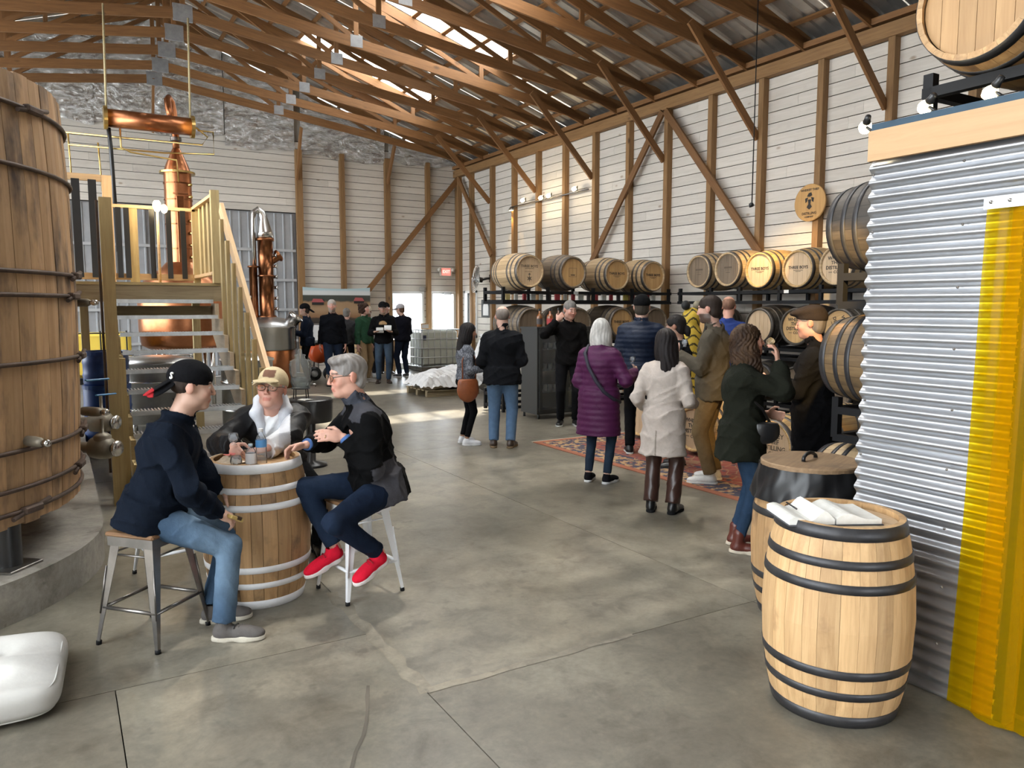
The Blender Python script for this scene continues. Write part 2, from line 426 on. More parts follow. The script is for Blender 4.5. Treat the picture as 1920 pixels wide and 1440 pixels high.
for i in range(31):
    # local X along +Y, local Y across the wall
    board_row(wall_r, lambda s, z: T(XR, s, z) @ RZ(R(90)) , 3.2, YB, i * RH, [WIN], 4.88, 100 + i)
sheath = m_plain('wall_sheathing', (0.03, 0.02, 0.014), 0.9)
m = MB(); m.box((XR + 0.06, (YF + 20.2) / 2, 3.05), (0.06, 20.2 - YF, 6.1)); m.box((XR + 0.06, 21.2, 3.05), (0.06, 0.5, 6.1))
m.box((XR + 0.06, 20.575, 0.475), (0.06, 0.75, 0.95)); m.box((XR + 0.06, 20.575, 4.2), (0.06, 0.75, 3.86)); m.build('sheathing', sheath, wall_r)
STUDY = [21.15, 20.35] + [19.1 - 1.195 * k for k in range(14)]
for k, y in enumerate(STUDY):
    if y < 3.3: continue
    beam('stud', (XR - 0.075, y, 0), (XR - 0.075, y, 5.70), 0.11 if k else 0.09, 0.13, W_STUD, wall_r, up=(1, 0, 0))
beam('top_plate', (XR - 0.10, 3.2, 5.80), (XR - 0.10, YB, 5.80), 0.14, 0.20, W_STUD, wall_r)
beam('top_plate', (XR - 0.10, 3.2, 5.98), (XR - 0.10, YB, 5.98), 0.20, 0.09, W_TRUSS, wall_r)
for a, b in (((20.98, 5.62), (18.98, 3.25)), ((11.98, 5.66), (14.28, 2.85)), ((11.90, 5.66), (9.42, 2.75)), ((5.6, 5.5), (6.95, 3.4))):
    if a[0] < 6: continue
    beam('diagonal_brace', (XR - 0.19, a[0], a[1]), (XR - 0.19, b[0], b[1]), 0.05, 0.14, W_TRUSS, wall_r, up=(0, 0.3, 1))
for y in (19.1, 16.71, 14.32, 11.93, 9.54, 7.15):
    beam('knee_brace', (XR - 0.13, y + 0.055, 4.72), (8.95, y + 0.055, chord_z(8.95) + 0.05), 0.045, 0.13, W_TRUSS, wall_r)
win = tag(bpy.data.objects.new('window_1', None), kind='structure'); COL.objects.link(win)
m = MB()
for (yy, zz, dy, dz) in ((20.2, 1.61, .07, 1.4), (20.95, 1.61, .07, 1.4), (20.575, .95, .82, .07), (20.575, 2.27, .82, .07)): m.box((XR + 0.02, yy, zz), (0.10, dy, dz))
m.build('window_frame', WHITE, win)
MB().box((XR + 0.03, 20.575, 1.61), (0.008, 0.70, 1.27)).build('window_pane', CLEAR, win)

# ---- back wall
wall_b = struct('wall_back', 'whitewashed board back wall with studs and foil insulation')
D1 = (8.52, 9.50, -1, 2.28); D2 = (9.78, 10.58, -1, 2.28); GD = (-2.5, 5.76, -1, 4.36)
for i in range(33):
    board_row(wall_b, lambda s, z: T(s, YB, z), -2.5, XR, i * RH, [D1, D2, GD], 4.88, 300 + i)
m = MB(); by = YB + 0.06
def panel(x0, x1, z0, z1): m.box(((x0 + x1) / 2, by, (z0 + z1) / 2), (x1 - x0, 0.06, z1 - z0))
panel(XL, -2.5, 0, 6.3); panel(-2.5, 5.76, 4.36, 6.3); panel(5.76, 8.52, 0, 6.3); panel(8.52, 9.5, 2.26, 6.3); panel(9.5, 9.78, 0, 6.3); panel(9.78, 10.58, 2.32, 6.3); panel(10.58, XR, 0, 6.3)
m.build('sheathing', sheath, wall_b)
for x, w in ((5.84, 0.17), (7.04, 0.13), (8.38, 0.15), (9.65, 0.12), (10.63, 0.10)):
    beam('stud', (x, YB - 0.085, 0), (x, YB - 0.085, 6.05), w, 0.14, W_STUD, wall_b, up=(0, 1, 0))
beam('diagonal_brace', (10.62, YB - 0.19, 5.66), (7.72, YB - 0.19, 2.30), 0.05, 0.15, W_TRUSS, wall_b)
for x, z0, L in ((5.80, 5.25, 1.0), (8.40, 5.35, 0.7), (2.30, 6.1, 0.9)):
    beam('knee_brace', (x - 0.04, YB - 0.16, z0), (x - 0.04, YB - 0.75, z0 + L + 0.25), 0.05, 0.14, W_TRUSS, wall_b)
# foil-faced insulation sheets hung over the gable
def m_foil():
    m, nt, b = mat_new('foil_facing'); v = coord(nt, (1, 1, 2.2)); f = noise(nt, v, 3.0, 6, 0.7, 1.4)
    nt.links.new(ramp(nt, f, [(0.35, (0.40, 0.36, 0.32)), (0.6, (0.85, 0.83, 0.80))]), b.inputs['Base Color'])
    b.inputs['Metallic'].default_value = 1.0; b.inputs['Roughness'].default_value = 0.24
    bump(nt, b, f, 1.0, 0.10); return m
FOIL = m_foil()
def foil(x0, x1, zl, amp, seed):
    r = random.Random(seed); ph = [r.uniform(0, 6) for _ in range(9)]
    def fn(u, v):
        x = x0 + (x1 - x0) * u; zb = zl + 0.05 * math.sin(x * 2.1 + ph[0]) + 0.03 * math.sin(x * 7 + ph[1]); zt = roof_z(x) - 0.05
        z = zb + (zt - zb) * v
        d = amp * (math.sin(z * 9 + ph[2] + 1.4 * math.sin(x * 2 + ph[3])) + 0.7 * math.sin(x * 8 + z * 5 + ph[4]) + 0.6 * math.sin(z * 21 + x * 6 + ph[5]) + 0.4 * math.sin(x * 19 - z * 13 + ph[6]))
        return (x, YB - 0.07 - abs(d), z)
    m = MB(); m.grid(fn, max(12, int((x1 - x0) * 14)), 34); m.build('foil_sheet', FOIL, wall_b)
foil(-2.0, 1.0, 6.15, 0.022, 1); foil(1.0, 3.95, 6.15, 0.020, 2); foil(3.97, 5.75, 6.0, 0.008, 3); foil(5.92, 8.32, 5.92, 0.010, 4); foil(8.45, 10.6, 5.98, 0.010, 5)

# doors in the back wall
def glass_door(nm, x0, x1, z1):
    d = tag(bpy.data.objects.new(nm, None), kind='structure'); COL.objects.link(d)
    w = 0.07; m = MB()
    for (cx, cz, sx, sz) in ((x0 + w / 2, z1 / 2, w, z1), (x1 - w / 2, z1 / 2, w, z1), ((x0 + x1) / 2, z1 - w / 2, x1 - x0 - 2 * w, w), ((x0 + x1) / 2, 0.08, x1 - x0 - 2 * w, 0.16)):
        m.box((cx, YB + 0.02, cz), (sx, 0.10, sz))
    m.build('door_frame', WHITE, d)
    MB().box(((x0 + x1) / 2, YB + 0.03, z1 / 2 + 0.06), (x1 - x0 - 2 * w, 0.008, z1 - 0.23)).build('door_pane', CLEAR, d)
    return d
glass_door('door_1', 8.46, 9.53, 2.285)
d2 = glass_door('door_2', 9.75, 10.58, 2.285)
MB().box((10.28, YB - 0.07, 2.22), (0.26, 0.07, 0.07)).build('door_closer', GALV, d2)
MB().cbox((9.45, YB - 0.06, 2.36), (0.13, 0.10, 0.13), 0.015).build('door_sensor', m_plain('grey_box', (.33, .31, .28), .6), tag(d2, kind='structure'))
gd = tag(bpy.data.objects.new('door_3', None), 'grey ribbed metal sliding door in the back wall', kind='structure'); COL.objects.link(gd)
GREYM = m_mottle('grey_painted_metal', (0.33, 0.34, 0.355), (0.42, 0.43, 0.445), 2, 0.5, 0.25, 0.03)
GIRT = m_plain('pale_girt', (0.50, 0.51, 0.52), 0.5, 0.3)
prof = []
x = 0.0
while x < 0.91:
    prof += [(x, 0), (x + 0.10, 0), (x + 0.115, -0.022), (x + 0.145, -0.022), (x + 0.16, 0)]; x += 0.228
prof = [(min(a, 0.915), b) for a, b in prof]
m = MB(); k = len(prof); m.add([(a, b, 0) for a, b in prof] + [(a, b, 4.3) for a, b in prof], [(i, i + 1, k + i + 1, k + i) for i in range(k - 1)])
rib_sheet = m.mesh('door_sheet', GREYM)
for i in range(9): put('door_sheet', rib_sheet, gd, T(-2.48 + i * 0.915, YB + 0.05, 0.03))
for z in (0.9, 1.75, 2.55, 3.35): MB().box((1.63, YB - 0.0, z), (8.2, 0.05, 0.07)).build('girt', GIRT, gd)
MB().box((1.63, YB + 0.1, 2.2), (8.3, 0.03, 4.4)).build('door_backing', GREYM, gd)

# left and front walls, mostly out of view
wall_l = struct('wall_left')
LWZ0, LWZ1, LWY0, LWY1 = 1.0, 5.75, -2.3, 19.5     # unseen openings added along the left wall for side daylight
m = MB(); m.box((XL - 0.05, (YF + YB) / 2, LWZ0 / 2), (0.1, YB - YF, LWZ0)); m.box((XL - 0.05, (YF + YB) / 2, (LWZ1 + 6.15) / 2), (0.1, YB - YF, 6.15 - LWZ1))
m.box((XL - 0.05, (YF + LWY0) / 2, 4.6), (0.1, LWY0 - YF, 3.0)); m.box((XL - 0.05, (YB + LWY1) / 2, 4.6), (0.1, YB - LWY1, 3.0)); m.build('board_panel', W_WHITE, wall_l)
MB().box((XL - 0.05, (LWY0 + LWY1) / 2, (LWZ0 + LWZ1) / 2), (0.01, LWY1 - LWY0, LWZ1 - LWZ0)).build('added_pane', CLEAR, wall_l)
portal((XL - 0.12, (LWY0 + LWY1) / 2, (LWZ0 + LWZ1) / 2), (0, R(-90), 0), LWZ1 - LWZ0, LWY1 - LWY0)
wall_f = struct('wall_front')
m = MB(); m.box(((XL + 1.6) / 2, YF - 0.05, 3.05), (1.6 - XL, 0.1, 6.1)); m.box(((XL + XR) / 2, YF - 0.05, 4.15), (XR - XL, 0.1, 3.9)); m.box((6.85, YF - 0.05, 3.05), (7.7, 0.1, 6.1)); m.build('board_panel', W_WHITE, wall_f)
gm = m_plain('gable_board', (.5, .45, .38), .8)
for (nm, par, y) in (('gable_panel', wall_f, YF - 0.05), ('gable_panel', wall_b, YB + 0.03)):
    MB().add([(XL, y, 6.1), (XR, y, 6.1), (RIDGE, y, roof_z(RIDGE))], [(0, 1, 2)]).build(nm, gm, par)
# small unseen doorway added behind the camera to let daylight in
portal((2.3, YF - 0.12, 1.1), (R(90), 0, R(180)), 1.4, 2.2)
portal((9.0, YB + 0.15, 1.13), (R(90), 0, 0), 1.0, 2.25)
portal((10.16, YB + 0.15, 1.13), (R(90), 0, 0), .8, 2.25)

# ---- roof: sheets, skylights, purlins, trusses
ceil = struct('ceiling', 'pitched roof of corrugated steel sheets on timber trusses')
ROOFM = m_mottle('roof_sheet_steel', (0.40, 0.38, 0.35), (0.55, 0.53, 0.49), 2.5, 0.38, 0.75, 0.06)
def m_sky():
    m = bpy.data.materials.new('skylight_plastic'); m.use_nodes = True; nt = m.node_tree; nt.nodes.clear()
    o = N(nt, 'ShaderNodeOutputMaterial'); a = N(nt, 'ShaderNodeBsdfTransparent'); b = N(nt, 'ShaderNodeBsdfTranslucent'); x = N(nt, 'ShaderNodeMixShader')
    a.inputs[0].default_value = (0.95, 0.95, 0.95, 1); b.inputs[0].default_value = (0.95, 0.95, 0.93, 1); x.inputs[0].default_value = 0.45
    nt.links.new(a.outputs[0], x.inputs[1]); nt.links.new(b.outputs[0], x.inputs[2]); nt.links.new(x.outputs[0], o.inputs[0]); return m
SKY = m_sky()
SKYF = SKY.copy(); SKYF.name = 'added_frosted_skylight'; SKYF.node_tree.nodes['Mix Shader'].inputs[0].default_value = 0.93
SL = math.hypot(8.9, 8.9 * 0.33)
def rib_panel(u0, u1, mat):
    m = MB(); pr = []; a = 0.0
    while a < 0.955: pr += [(a, 0), (a + 0.13, 0), (a + 0.15, 0.035), (a + 0.19, 0.035), (a + 0.21, 0)]; a += 0.24
    pr = [(p, q) for p, q in pr if p < 0.95] + [(0.985, 0.0)]; k = len(pr)
    m.add([(u0, p, q) for p, q in pr] + [(u1, p, q) for p, q in pr], [(i, k + i, k + i + 1, i + 1) for i in range(k - 1)]); return m.mesh('roof_sheet', mat)
full = rib_panel(0, SL, ROOFM); lowp = rib_panel(0, 3.1, ROOFM); highp = rib_panel(6.4, SL, ROOFM); skyp = rib_panel(3.1, 6.4, SKY)
ang = math.atan(0.33)
nsky = rib_panel(4.4, SL, SKYF); nlow = rib_panel(0, 4.4, ROOFM); lsky = rib_panel(0.7, 5.0, CLEAR); lhigh = rib_panel(5.0, SL, ROOFM); llow = rib_panel(0, 0.7, ROOFM)
portal((RIDGE - 8.9 + 2.85 * math.cos(ang), 8.4, roof_z(RIDGE + 8.9) + 2.85 * math.sin(ang) + 0.08), (0, -ang, 0), 4.3, 20.5)
portal((6.9, 15.7, roof_z(6.9) + .12), (0, ang, 0), 3.4, 5.5)
for i in range(25):
    y = YF + i * 0.96
    Mr = T(RIDGE + 8.9, y, roof_z(RIDGE + 8.9)) @ RZ(0) @ Matrix(((-math.cos(ang), 0, math.sin(ang), 0), (0, 1, 0, 0), (math.sin(ang), 0, math.cos(ang), 0), (0, 0, 0, 1)))
    Ml = T(RIDGE - 8.9, y, roof_z(RIDGE + 8.9)) @ Matrix(((math.cos(ang), 0, -math.sin(ang), 0), (0, 1, 0, 0), (math.sin(ang), 0, math.cos(ang), 0), (0, 0, 0, 1)))
    if i in (9, 10, 12, 13):
        put('skylight_sheet', nsky, ceil, Mr); put('roof_sheet', nlow, ceil, Mr)  # frosted skylights added out of view to brighten the room
    elif i in (17, 21):
        put('roof_sheet', lowp, ceil, Mr); put('roof_sheet', highp, ceil, Mr); put('skylight_sheet', skyp, ceil, Mr)
    else: put('roof_sheet', full, ceil, Mr)
    if 2 <= i <= 22 and i % 3 != 1:
        put('roof_sheet', lhigh, ceil, Ml); put('roof_sheet', llow, ceil, Ml); put('skylight_sheet', lsky, ceil, Ml)  # unseen left-slope skylights added for more overhead daylight
    else: put('roof_sheet', full, ceil, Ml)
for k in range(14):
    xx = RIDGE + 0.25 + k * 0.64
    for sg in (1, -1):
        x_ = RIDGE + sg * (xx - RIDGE)
        beam('purlin', (x_, YF, roof_z(x_) - 0.03), (x_, YB, roof_z(x_) - 0.03), 0.085, 0.04, W_TRUSS, ceil, up=(sg * 0.33, 0, 1))
PLATE = m_mottle('truss_plate_steel', (0.30, 0.31, 0.32), (0.40, 0.41, 0.42), 10, 0.5, 0.6, 0.1)
def truss(y):
    t = bpy.data.objects.new('roof_truss', None); COL.objects.link(t); t.parent = ceil
    tw = 0.042
    for sg in (1, -1):
        e = RIDGE + sg * 8.38
        beam('bottom_chord', (RIDGE, y, chord_z(RIDGE)), (e, y, chord_z(e)), tw, 0.19, W_TRUSS, t)
        beam('top_chord', (RIDGE, y, roof_z(RIDGE) - 0.16), (e + sg * 0.4, y, roof_z(e + sg * 0.4) - 0.16), tw, 0.19, W_TRUSS, t)
        for dx in (2.9, 5.6):
            xx = RIDGE + sg * dx; beam('web', (xx, y, chord_z(xx)), (xx, y, roof_z(xx) - 0.2), 0.04, 0.09, W_TRUSS, t, up=(1, 0, 0))
        for (a, b) in ((0.05, 2.9), (2.9, 5.6)):
            xa = RIDGE + sg * a; xb = RIDGE + sg * b
            beam('web', (xa, y + 0.002, roof_z(xa) - 0.25), (xb, y + 0.002, chord_z(xb) + 0.05), 0.04, 0.09, W_TRUSS, t)
        if sg == 1:
            for dx in (2.9,):
                xx = RIDGE + sg * dx; MB().box((0, 0, 0), (0.24, 0.05, 0.22)).build('gusset_plate', PLATE, t, T(xx, y, chord_z(xx) + 0.03))
    beam('web', (RIDGE, y, chord_z(RIDGE)), (RIDGE, y, roof_z(RIDGE) - 0.2), 0.04, 0.09, W_TRUSS, t, up=(1, 0, 0))
    MB().box((0, 0, 0), (0.34, 0.05, 0.30)).build('gusset_plate', PLATE, t, T(RIDGE, y, chord_z(RIDGE)))
for k in range(14): truss(20.62 - 1.195 * k)

# ---- outside ground seen through the doors
gr = struct('floor_outside'); MB().box((2, YB + 15.2, -0.06), (60, 30, 0.06)).build('yard_slab', m_plain('yard', (.42, .41, .38), .9), gr)
MB().box((2, YF - 15.2, -0.06), (60, 30, 0.06)).build('yard_slab', MATS['yard'], gr)

# ---- corrugated partition on the right: the side of a container bar
wall_c = struct('wall_partition', 'corrugated galvanised partition wall with pine fascia')
CX_ = 3.50; CY0, CY1 = YF, 2.45
GALVW = m_mottle('corrugated_galvanised', (0.40, 0.41, 0.43), (0.50, 0.51, 0.53), 1.6, 0.36, 0.88, 0.02)
def corr(u0, u1, z0, z1, off):
    def fn(u, v):
        y = u0 + (u1 - u0) * u; z = z0 + (z1 - z0) * v
        return (CX_ + off + 0.0125 * math.cos(2 * math.pi * (z - 2.54) / 0.0693), y, z)
    m = MB(); nz = int((z1 - z0) / 0.0693 * 12); m.grid(fn, 1, nz); return m
for (a, b, z0, z1, off) in ((1.72, 2.45, 1.15, 2.54, 0), (1.72, 2.46, 0.0, 1.19, 0.004), (YF, 1.0, 0.0, 2.54, 0), (1.0, 1.74, 2.26, 2.54, 0.002)):
    corr(b, a, z0, z1, off).build('corrugated_sheet', GALVW, wall_c)
sm = MB(); sm.lathe([(0, 0.006), (0.005, 0.005), (0.0065, 0)], 8, RY(R(-90))); screw = sm.mesh('screw', GUNMETAL)
for y in (2.42, 1.98):
    for k in range(1, 34, 4): put('screw', screw, wall_c, T(CX_ - 0.0125, y + 0.005 * math.sin(k), 2.54 - k * 0.0693 - 0.0))
beam('fascia_board', (CX_ - 0.015, YF, 2.61), (CX_ - 0.015, 2.45, 2.61), 0.03, 0.145, W_FASCIA, wall_c)
BLUE = m_mottle('blue_container_paint', (0.010, 0.034, 0.060), (0.018, 0.055, 0.090), 3, 0.5, 0.2, 0.04)
MB().box((4.66, (YF + 2.45) / 2, 2.70), (2.34, 2.45 - YF, 0.035)).build('container_roof', BLUE, wall_c)
DARKW = m_plain('container_inside', (0.05, 0.04, 0.03), 0.8)
m = MB(); m.box((4.7, 2.44, 1.34), (2.3, 0.03, 2.66)); m.box((5.85, (YF + 2.45) / 2, 1.34), (0.03, 2.45 - YF, 2.66)); m.box((3.56, 2.1, 1.3), (0.05, 0.66, 2.5)); m.box((3.56, -0.8, 1.3), (0.05, 3.5, 2.5)); m.build('inner_lining', DARKW, wall_c)
m = MB(); m.box((4.7, (YF + 2.4) / 2, 0.011), (2.2, 2.4 - YF, 0.02)); m.build('container_floor', m_plain('ply_floor', (.25, .17, .09), .7), wall_c)
beam('door_jamb', (CX_ + 0.03, 1.70, 0), (CX_ + 0.03, 1.70, 2.26), 0.06, 0.06, BLACK, wall_c, up=(1, 0, 0))

# yellow strip curtain in the doorway
def m_pvc():
    m = bpy.data.materials.new('yellow_pvc'); m.use_nodes = True; nt = m.node_tree; nt.nodes.clear()
    o = N(nt, 'ShaderNodeOutputMaterial'); tr = N(nt, 'ShaderNodeBsdfTransparent'); tr.inputs[0].default_value = (0.95, 0.70, 0.02, 1)
    p = N(nt, 'ShaderNodeBsdfPrincipled'); p.inputs['Base Color'].default_value = (0.92, 0.56, 0.003, 1); p.inputs['Roughness'].default_value = 0.22
    tl = N(nt, 'ShaderNodeBsdfTranslucent'); tl.inputs[0].default_value = (0.95, 0.62, 0.01, 1)
    a = N(nt, 'ShaderNodeMixShader'); a.inputs[0].default_value = 0.35; b = N(nt, 'ShaderNodeMixShader'); b.inputs[0].default_value = 0.26
    nt.links.new(p.outputs[0], a.inputs[1]); nt.links.new(tl.outputs[0], a.inputs[2]); nt.links.new(tr.outputs[0], b.inputs[1]); nt.links.new(a.outputs[0], b.inputs[2]); nt.links.new(b.outputs[0], o.inputs[0]); return m
PVC = m_pvc()
sc_ = thing('strip_curtain', 'translucent yellow plastic strip curtain hanging beside the corrugated wall', 'curtain', (CX_ - 0.03, 1.4, 0))
def strip(y0, y1, x, amp, ph):
    def fn(u, v):
        y = y0 + (y1 - y0) * u + 0.055 * (1 - v); z = 2.27 * v + 0.012
        return (x + amp * math.sin(u * math.pi) + 0.012 * math.sin(u * 17 + ph) * 0.25 + 0.01 * math.sin(z * 2.2 + ph), y, z)
    m = MB(); m.grid(fn, 12, 14); return m
for (y0, y1, x, amp, ph) in ((1.858, 1.66, 3.468, -0.006, 0), (1.745, 1.56, 3.448, -0.035, 1.0), (1.62, 1.42, 3.462, -0.022, 2.0), (1.48, 1.28, 3.450, -0.02, 3.1), (1.32, 1.12, 3.464, -0.02, 4), (1.16, 0.96, 3.452, -0.02, 5)):
    strip(y0, y1, x, amp, ph).build('strip', PVC, sc_, world=True)
MB().box((3.42, 1.40, 2.265), (0.012, 0.90, 0.05)).build('hanger_rail', GALV, sc_, world=True)
for k in range(12):
    mm = MB(); mm.lathe([(0, 0.009), (0.006, 0.008), (0.009, 0)], 8, T(3.414, 1.82 - k * 0.075, 2.268) @ RY(R(-90))); mm.build('rivet', STEEL, sc_, world=True)
# ------------------------------------------------------------------ barrels
BH, BRE, BRB = 0.89, 0.272, 0.330
def brad(z): t = (z - BH / 2) / (BH / 2); return BRE + (BRB - BRE) * (1 - abs(t) ** 2.0)
def m_body(name, c1, c2, dark, n=27, stain=None, lo=0.58):
    m, nt, b = mat_new(name); tc = N(nt, 'ShaderNodeTexCoord'); sp = N(nt, 'ShaderNodeSeparateXYZ'); nt.links.new(tc.outputs['Object'], sp.inputs[0])
    at = N(nt, 'ShaderNodeMath', operation='ARCTAN2'); nt.links.new(sp.outputs['Y'], at.inputs[0]); nt.links.new(sp.outputs['X'], at.inputs[1])
    mu = N(nt, 'ShaderNodeMath', operation='MULTIPLY'); mu.inputs[1].default_value = n / (2 * math.pi); nt.links.new(at.outputs[0], mu.inputs[0])
    fl = N(nt, 'ShaderNodeMath', operation='FLOOR'); nt.links.new(mu.outputs[0], fl.inputs[0]); fr = N(nt, 'ShaderNodeMath', operation='FRACT'); nt.links.new(mu.outputs[0], fr.inputs[0])
    wn = N(nt, 'ShaderNodeTexWhiteNoise', noise_dimensions='1D'); nt.links.new(fl.outputs[0], wn.inputs['W'])
    v = coord(nt, (1, 1, 0.08)); g = noise(nt, v, 26, 5, 0.65); col = ramp(nt, g, [(0.3, c2), (0.68, c1)])
    mr = N(nt, 'ShaderNodeMapRange'); mr.inputs[3].default_value = 0.80; mr.inputs[4].default_value = 1.15; nt.links.new(wn.outputs['Value'], mr.inputs[0])
    hs = N(nt, 'ShaderNodeHueSaturation'); nt.links.new(mr.outputs[0], hs.inputs['Value']); nt.links.new(col, hs.inputs['Color']); col = hs.outputs[0]
    ln = ramp(nt, fr.outputs[0], [(0.0, (1, 1, 1)), (0.05, (0, 0, 0)), (0.95, (0, 0, 0)), (1.0, (1, 1, 1))]); col = mixc(nt, col, dark, ln)
    if stain: col = mixc(nt, col, stain, ramp(nt, noise(nt, coord(nt), 3.0, 5), [(lo, (0, 0, 0)), (lo + 0.15, (1, 1, 1))]))
    col = obj_tone(nt, col, 0.88, 1.1); nt.links.new(col, b.inputs['Base Color']); b.inputs['Roughness'].default_value = 0.55; bump(nt, b, g, 0.15, 0.004)
    return m
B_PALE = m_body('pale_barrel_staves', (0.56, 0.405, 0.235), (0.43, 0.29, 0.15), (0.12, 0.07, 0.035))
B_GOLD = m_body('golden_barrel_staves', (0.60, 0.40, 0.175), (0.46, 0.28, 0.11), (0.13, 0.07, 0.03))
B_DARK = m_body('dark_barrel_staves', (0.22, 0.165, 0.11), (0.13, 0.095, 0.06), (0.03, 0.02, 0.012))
B_SHADE = m_body('rack_shade_staves', (0.085, 0.070, 0.055), (0.045, 0.037, 0.028), (0.015, 0.012, 0.01))  # shade of the rack area is put into this dark stave colour
B_DEEP = m_body('deep_dark_staves', (0.075, 0.060, 0.045), (0.035, 0.028, 0.022), (0.01, 0.008, 0.006))  # very dark staves for the high barrel by the corrugated wall
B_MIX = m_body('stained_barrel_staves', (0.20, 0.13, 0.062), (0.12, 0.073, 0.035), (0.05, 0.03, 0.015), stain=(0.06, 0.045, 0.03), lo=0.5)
_bm = {}
def body_mesh(mat):
    if ('b', mat.name) not in _bm:
        m = MB(); P = [(brad(z), z) for z in [BH * i / 12 for i in range(13)]]
        P = [(BRE - 0.03, 0.028), (BRE - 0.024, 0.0)] + P + [(BRE - 0.024, BH), (BRE - 0.03, BH - 0.028)]
        m.lathe(P, 44); _bm['b', mat.name] = m.mesh('body', mat)
    return _bm['b', mat.name]
HOOPS = [(0.0, 0.055), (0.135, 0.172), (0.235, 0.275)]
HOOPS += [(BH - b, BH - a) for a, b in HOOPS[::-1]]
def hoop_mesh(i, mat):
    if ('h', i, mat.name) not in _bm:
        a, b = HOOPS[i]; m = MB(); t = 0.0035
        P = [(brad(a), a), (brad(a) + t, a), (brad((a + b) / 2) + t, (a + b) / 2), (brad(b) + t, b), (brad(b), b)]
        m.lathe(P, 44, smooth=False); m.sm = [True] * len(m.sm) if False else m.sm
        me = m.mesh('hoop', mat); me.polygons.foreach_set('use_smooth', [True] * len(me.polygons)); _bm['h', i, mat.name] = me
    return _bm['h', i, mat.name]
def head_boards(mat, nb=6, r=BRE - 0.026):
    k = ('hd', mat.name, nb, r)
    if k not in _bm:
        out = []; w = 2 * r / nb
        for i in range(nb):
            x0 = -r + i * w + 0.0012; x1 = x0 + w - 0.0024; n = 7; up = []; dn = []
            for j in range(n):
                x = x0 + (x1 - x0) * j / (n - 1); y = math.sqrt(max(r * r - x * x, 1e-6)); up.append((y, -x)); dn.append((-y, -x))
            poly = dn + up[::-1]        # grain along local X
            area = sum(poly[a][0] * poly[(a + 1) % len(poly)][1] - poly[(a + 1) % len(poly)][0] * poly[a][1] for a in range(len(poly)))
            if area < 0: poly = poly[::-1]
            mm = MB(); mm.prism(poly, -0.02, 0); out.append(mm.mesh('head_board', mat))
        _bm[k] = out
    return _bm[k]
def stave_set(mat, n=26):
    k = ('st', mat.name, n)
    if k not in _bm:
        out = []
        for f in (0.84, 1.0, 1.16):
            half = math.pi / n * f; m = MB(); Z = [0, .11, .28, .445, .61, .78, BH]; vs = []
            for z in Z:
                ro = brad(z); ri = ro - 0.026
                for (rr, a) in ((ro, -half * 0.955), (ro + 0.0012, 0), (ro, half * 0.955), (ri, half * 0.96), (ri, -half * 0.96)): vs.append((rr * math.cos(a), rr * math.sin(a), z))
            fs = []
            for i in range(len(Z) - 1):
                for j in range(5):
                    if j == 3 and 0 < i < len(Z) - 2: continue
                    l = (j + 1) % 5; fs.append((i * 5 + j, i * 5 + l, (i + 1) * 5 + l, (i + 1) * 5 + j))
            fs += [(4, 3, 2, 1, 0), tuple((len(Z) - 1) * 5 + j for j in range(5))]
            m.add(vs, fs); out.append((half, m.mesh('stave', mat)))
        _bm[k] = out
    return _bm[k]
LIE_Y = RX(R(90))                  # head towards -Y
LIE_X = RZ(R(-90)) @ RX(R(90))     # head towards -X
def letter(par, M, body, size, x=0, y=0, mat=None, sx=1.0, weight=0.0, z=0.0015):
    return put('lettering', text_mesh(body, size, mat or INK, weight=weight), par, M @ T(x, y, z) @ Matrix.Diagonal((sx, 1, 1, 1)))
def bars(par, M, lst, mat=None):
    for (x, y, w, h) in lst: MB().box((0, 0, 0.0008), (w, h, 0.0012)).build('stencil_mark', mat or INK, par, M @ T(x, y, 0.0005))
def head_print(par, M, kind, mat=None):
    if kind == 'three':
        letter(par, M, 'THREE BOYS', 0.062, 0, 0.02, mat, weight=0.0015); bars(par, M, [(0, -0.022, 0.17, 0.006), (0, -0.038, 0.09, 0.006)], mat)
    elif kind == 'three_logo':
        letter(par, M, 'THREE BOYS', 0.060, 0, 0.085, mat, weight=0.0015); bars(par, M, [(0, 0.048, 0.18, 0.008), (-0.02, -0.005, 0.15, 0.006)], mat)
        m = MB(); m.prism([(0.06 * math.cos(a) * (1 if i % 2 else 0.35), 0.06 * math.sin(a) * (1 if i % 2 else 0.35)) for i, a in enumerate([2 * math.pi * k / 12 for k in range(12)])], 0, 0.0015); m.build('stencil_star', mat or INK, par, M @ T(0, -0.12, 0))
        m = MB(); m.prism([(-0.025, 0), (0, -0.02), (0.025, 0), (0, 0.025)], 0, 0.0015); m.build('stencil_star', mat or INK, par, M @ T(0, -0.05, 0))
    elif kind == 'thief':
        letter(par, M, 'WHISKEY', 0.070, 0, 0.105, mat, weight=0.0016); letter(par, M, 'THIEF', 0.070, 0, 0.040, mat, weight=0.0016)
        letter(par, M, 'DISTILLING', 0.070, 0, -0.030, mat, weight=0.0016); letter(par, M, 'CO.', 0.055, 0, -0.092, mat, weight=0.0012)
        bars(par, M, [(-0.10, -0.092, 0.06, 0.007), (0.10, -0.092, 0.06, 0.007)], mat)
    elif kind == 'box':
        bars(par, M, [(0, 0.075, 0.16, 0.005), (0, -0.075, 0.16, 0.005), (-0.08, 0, 0.005, 0.15), (0.08, 0, 0.005, 0.15), (0.0, -0.045, 0.09, 0.018)], mat)
    elif kind == 'faint': bars(par, M, [(0, 0.03, 0.17, 0.03), (0, -0.01, 0.13, 0.006), (0, -0.05, 0.09, 0.01)], mat)
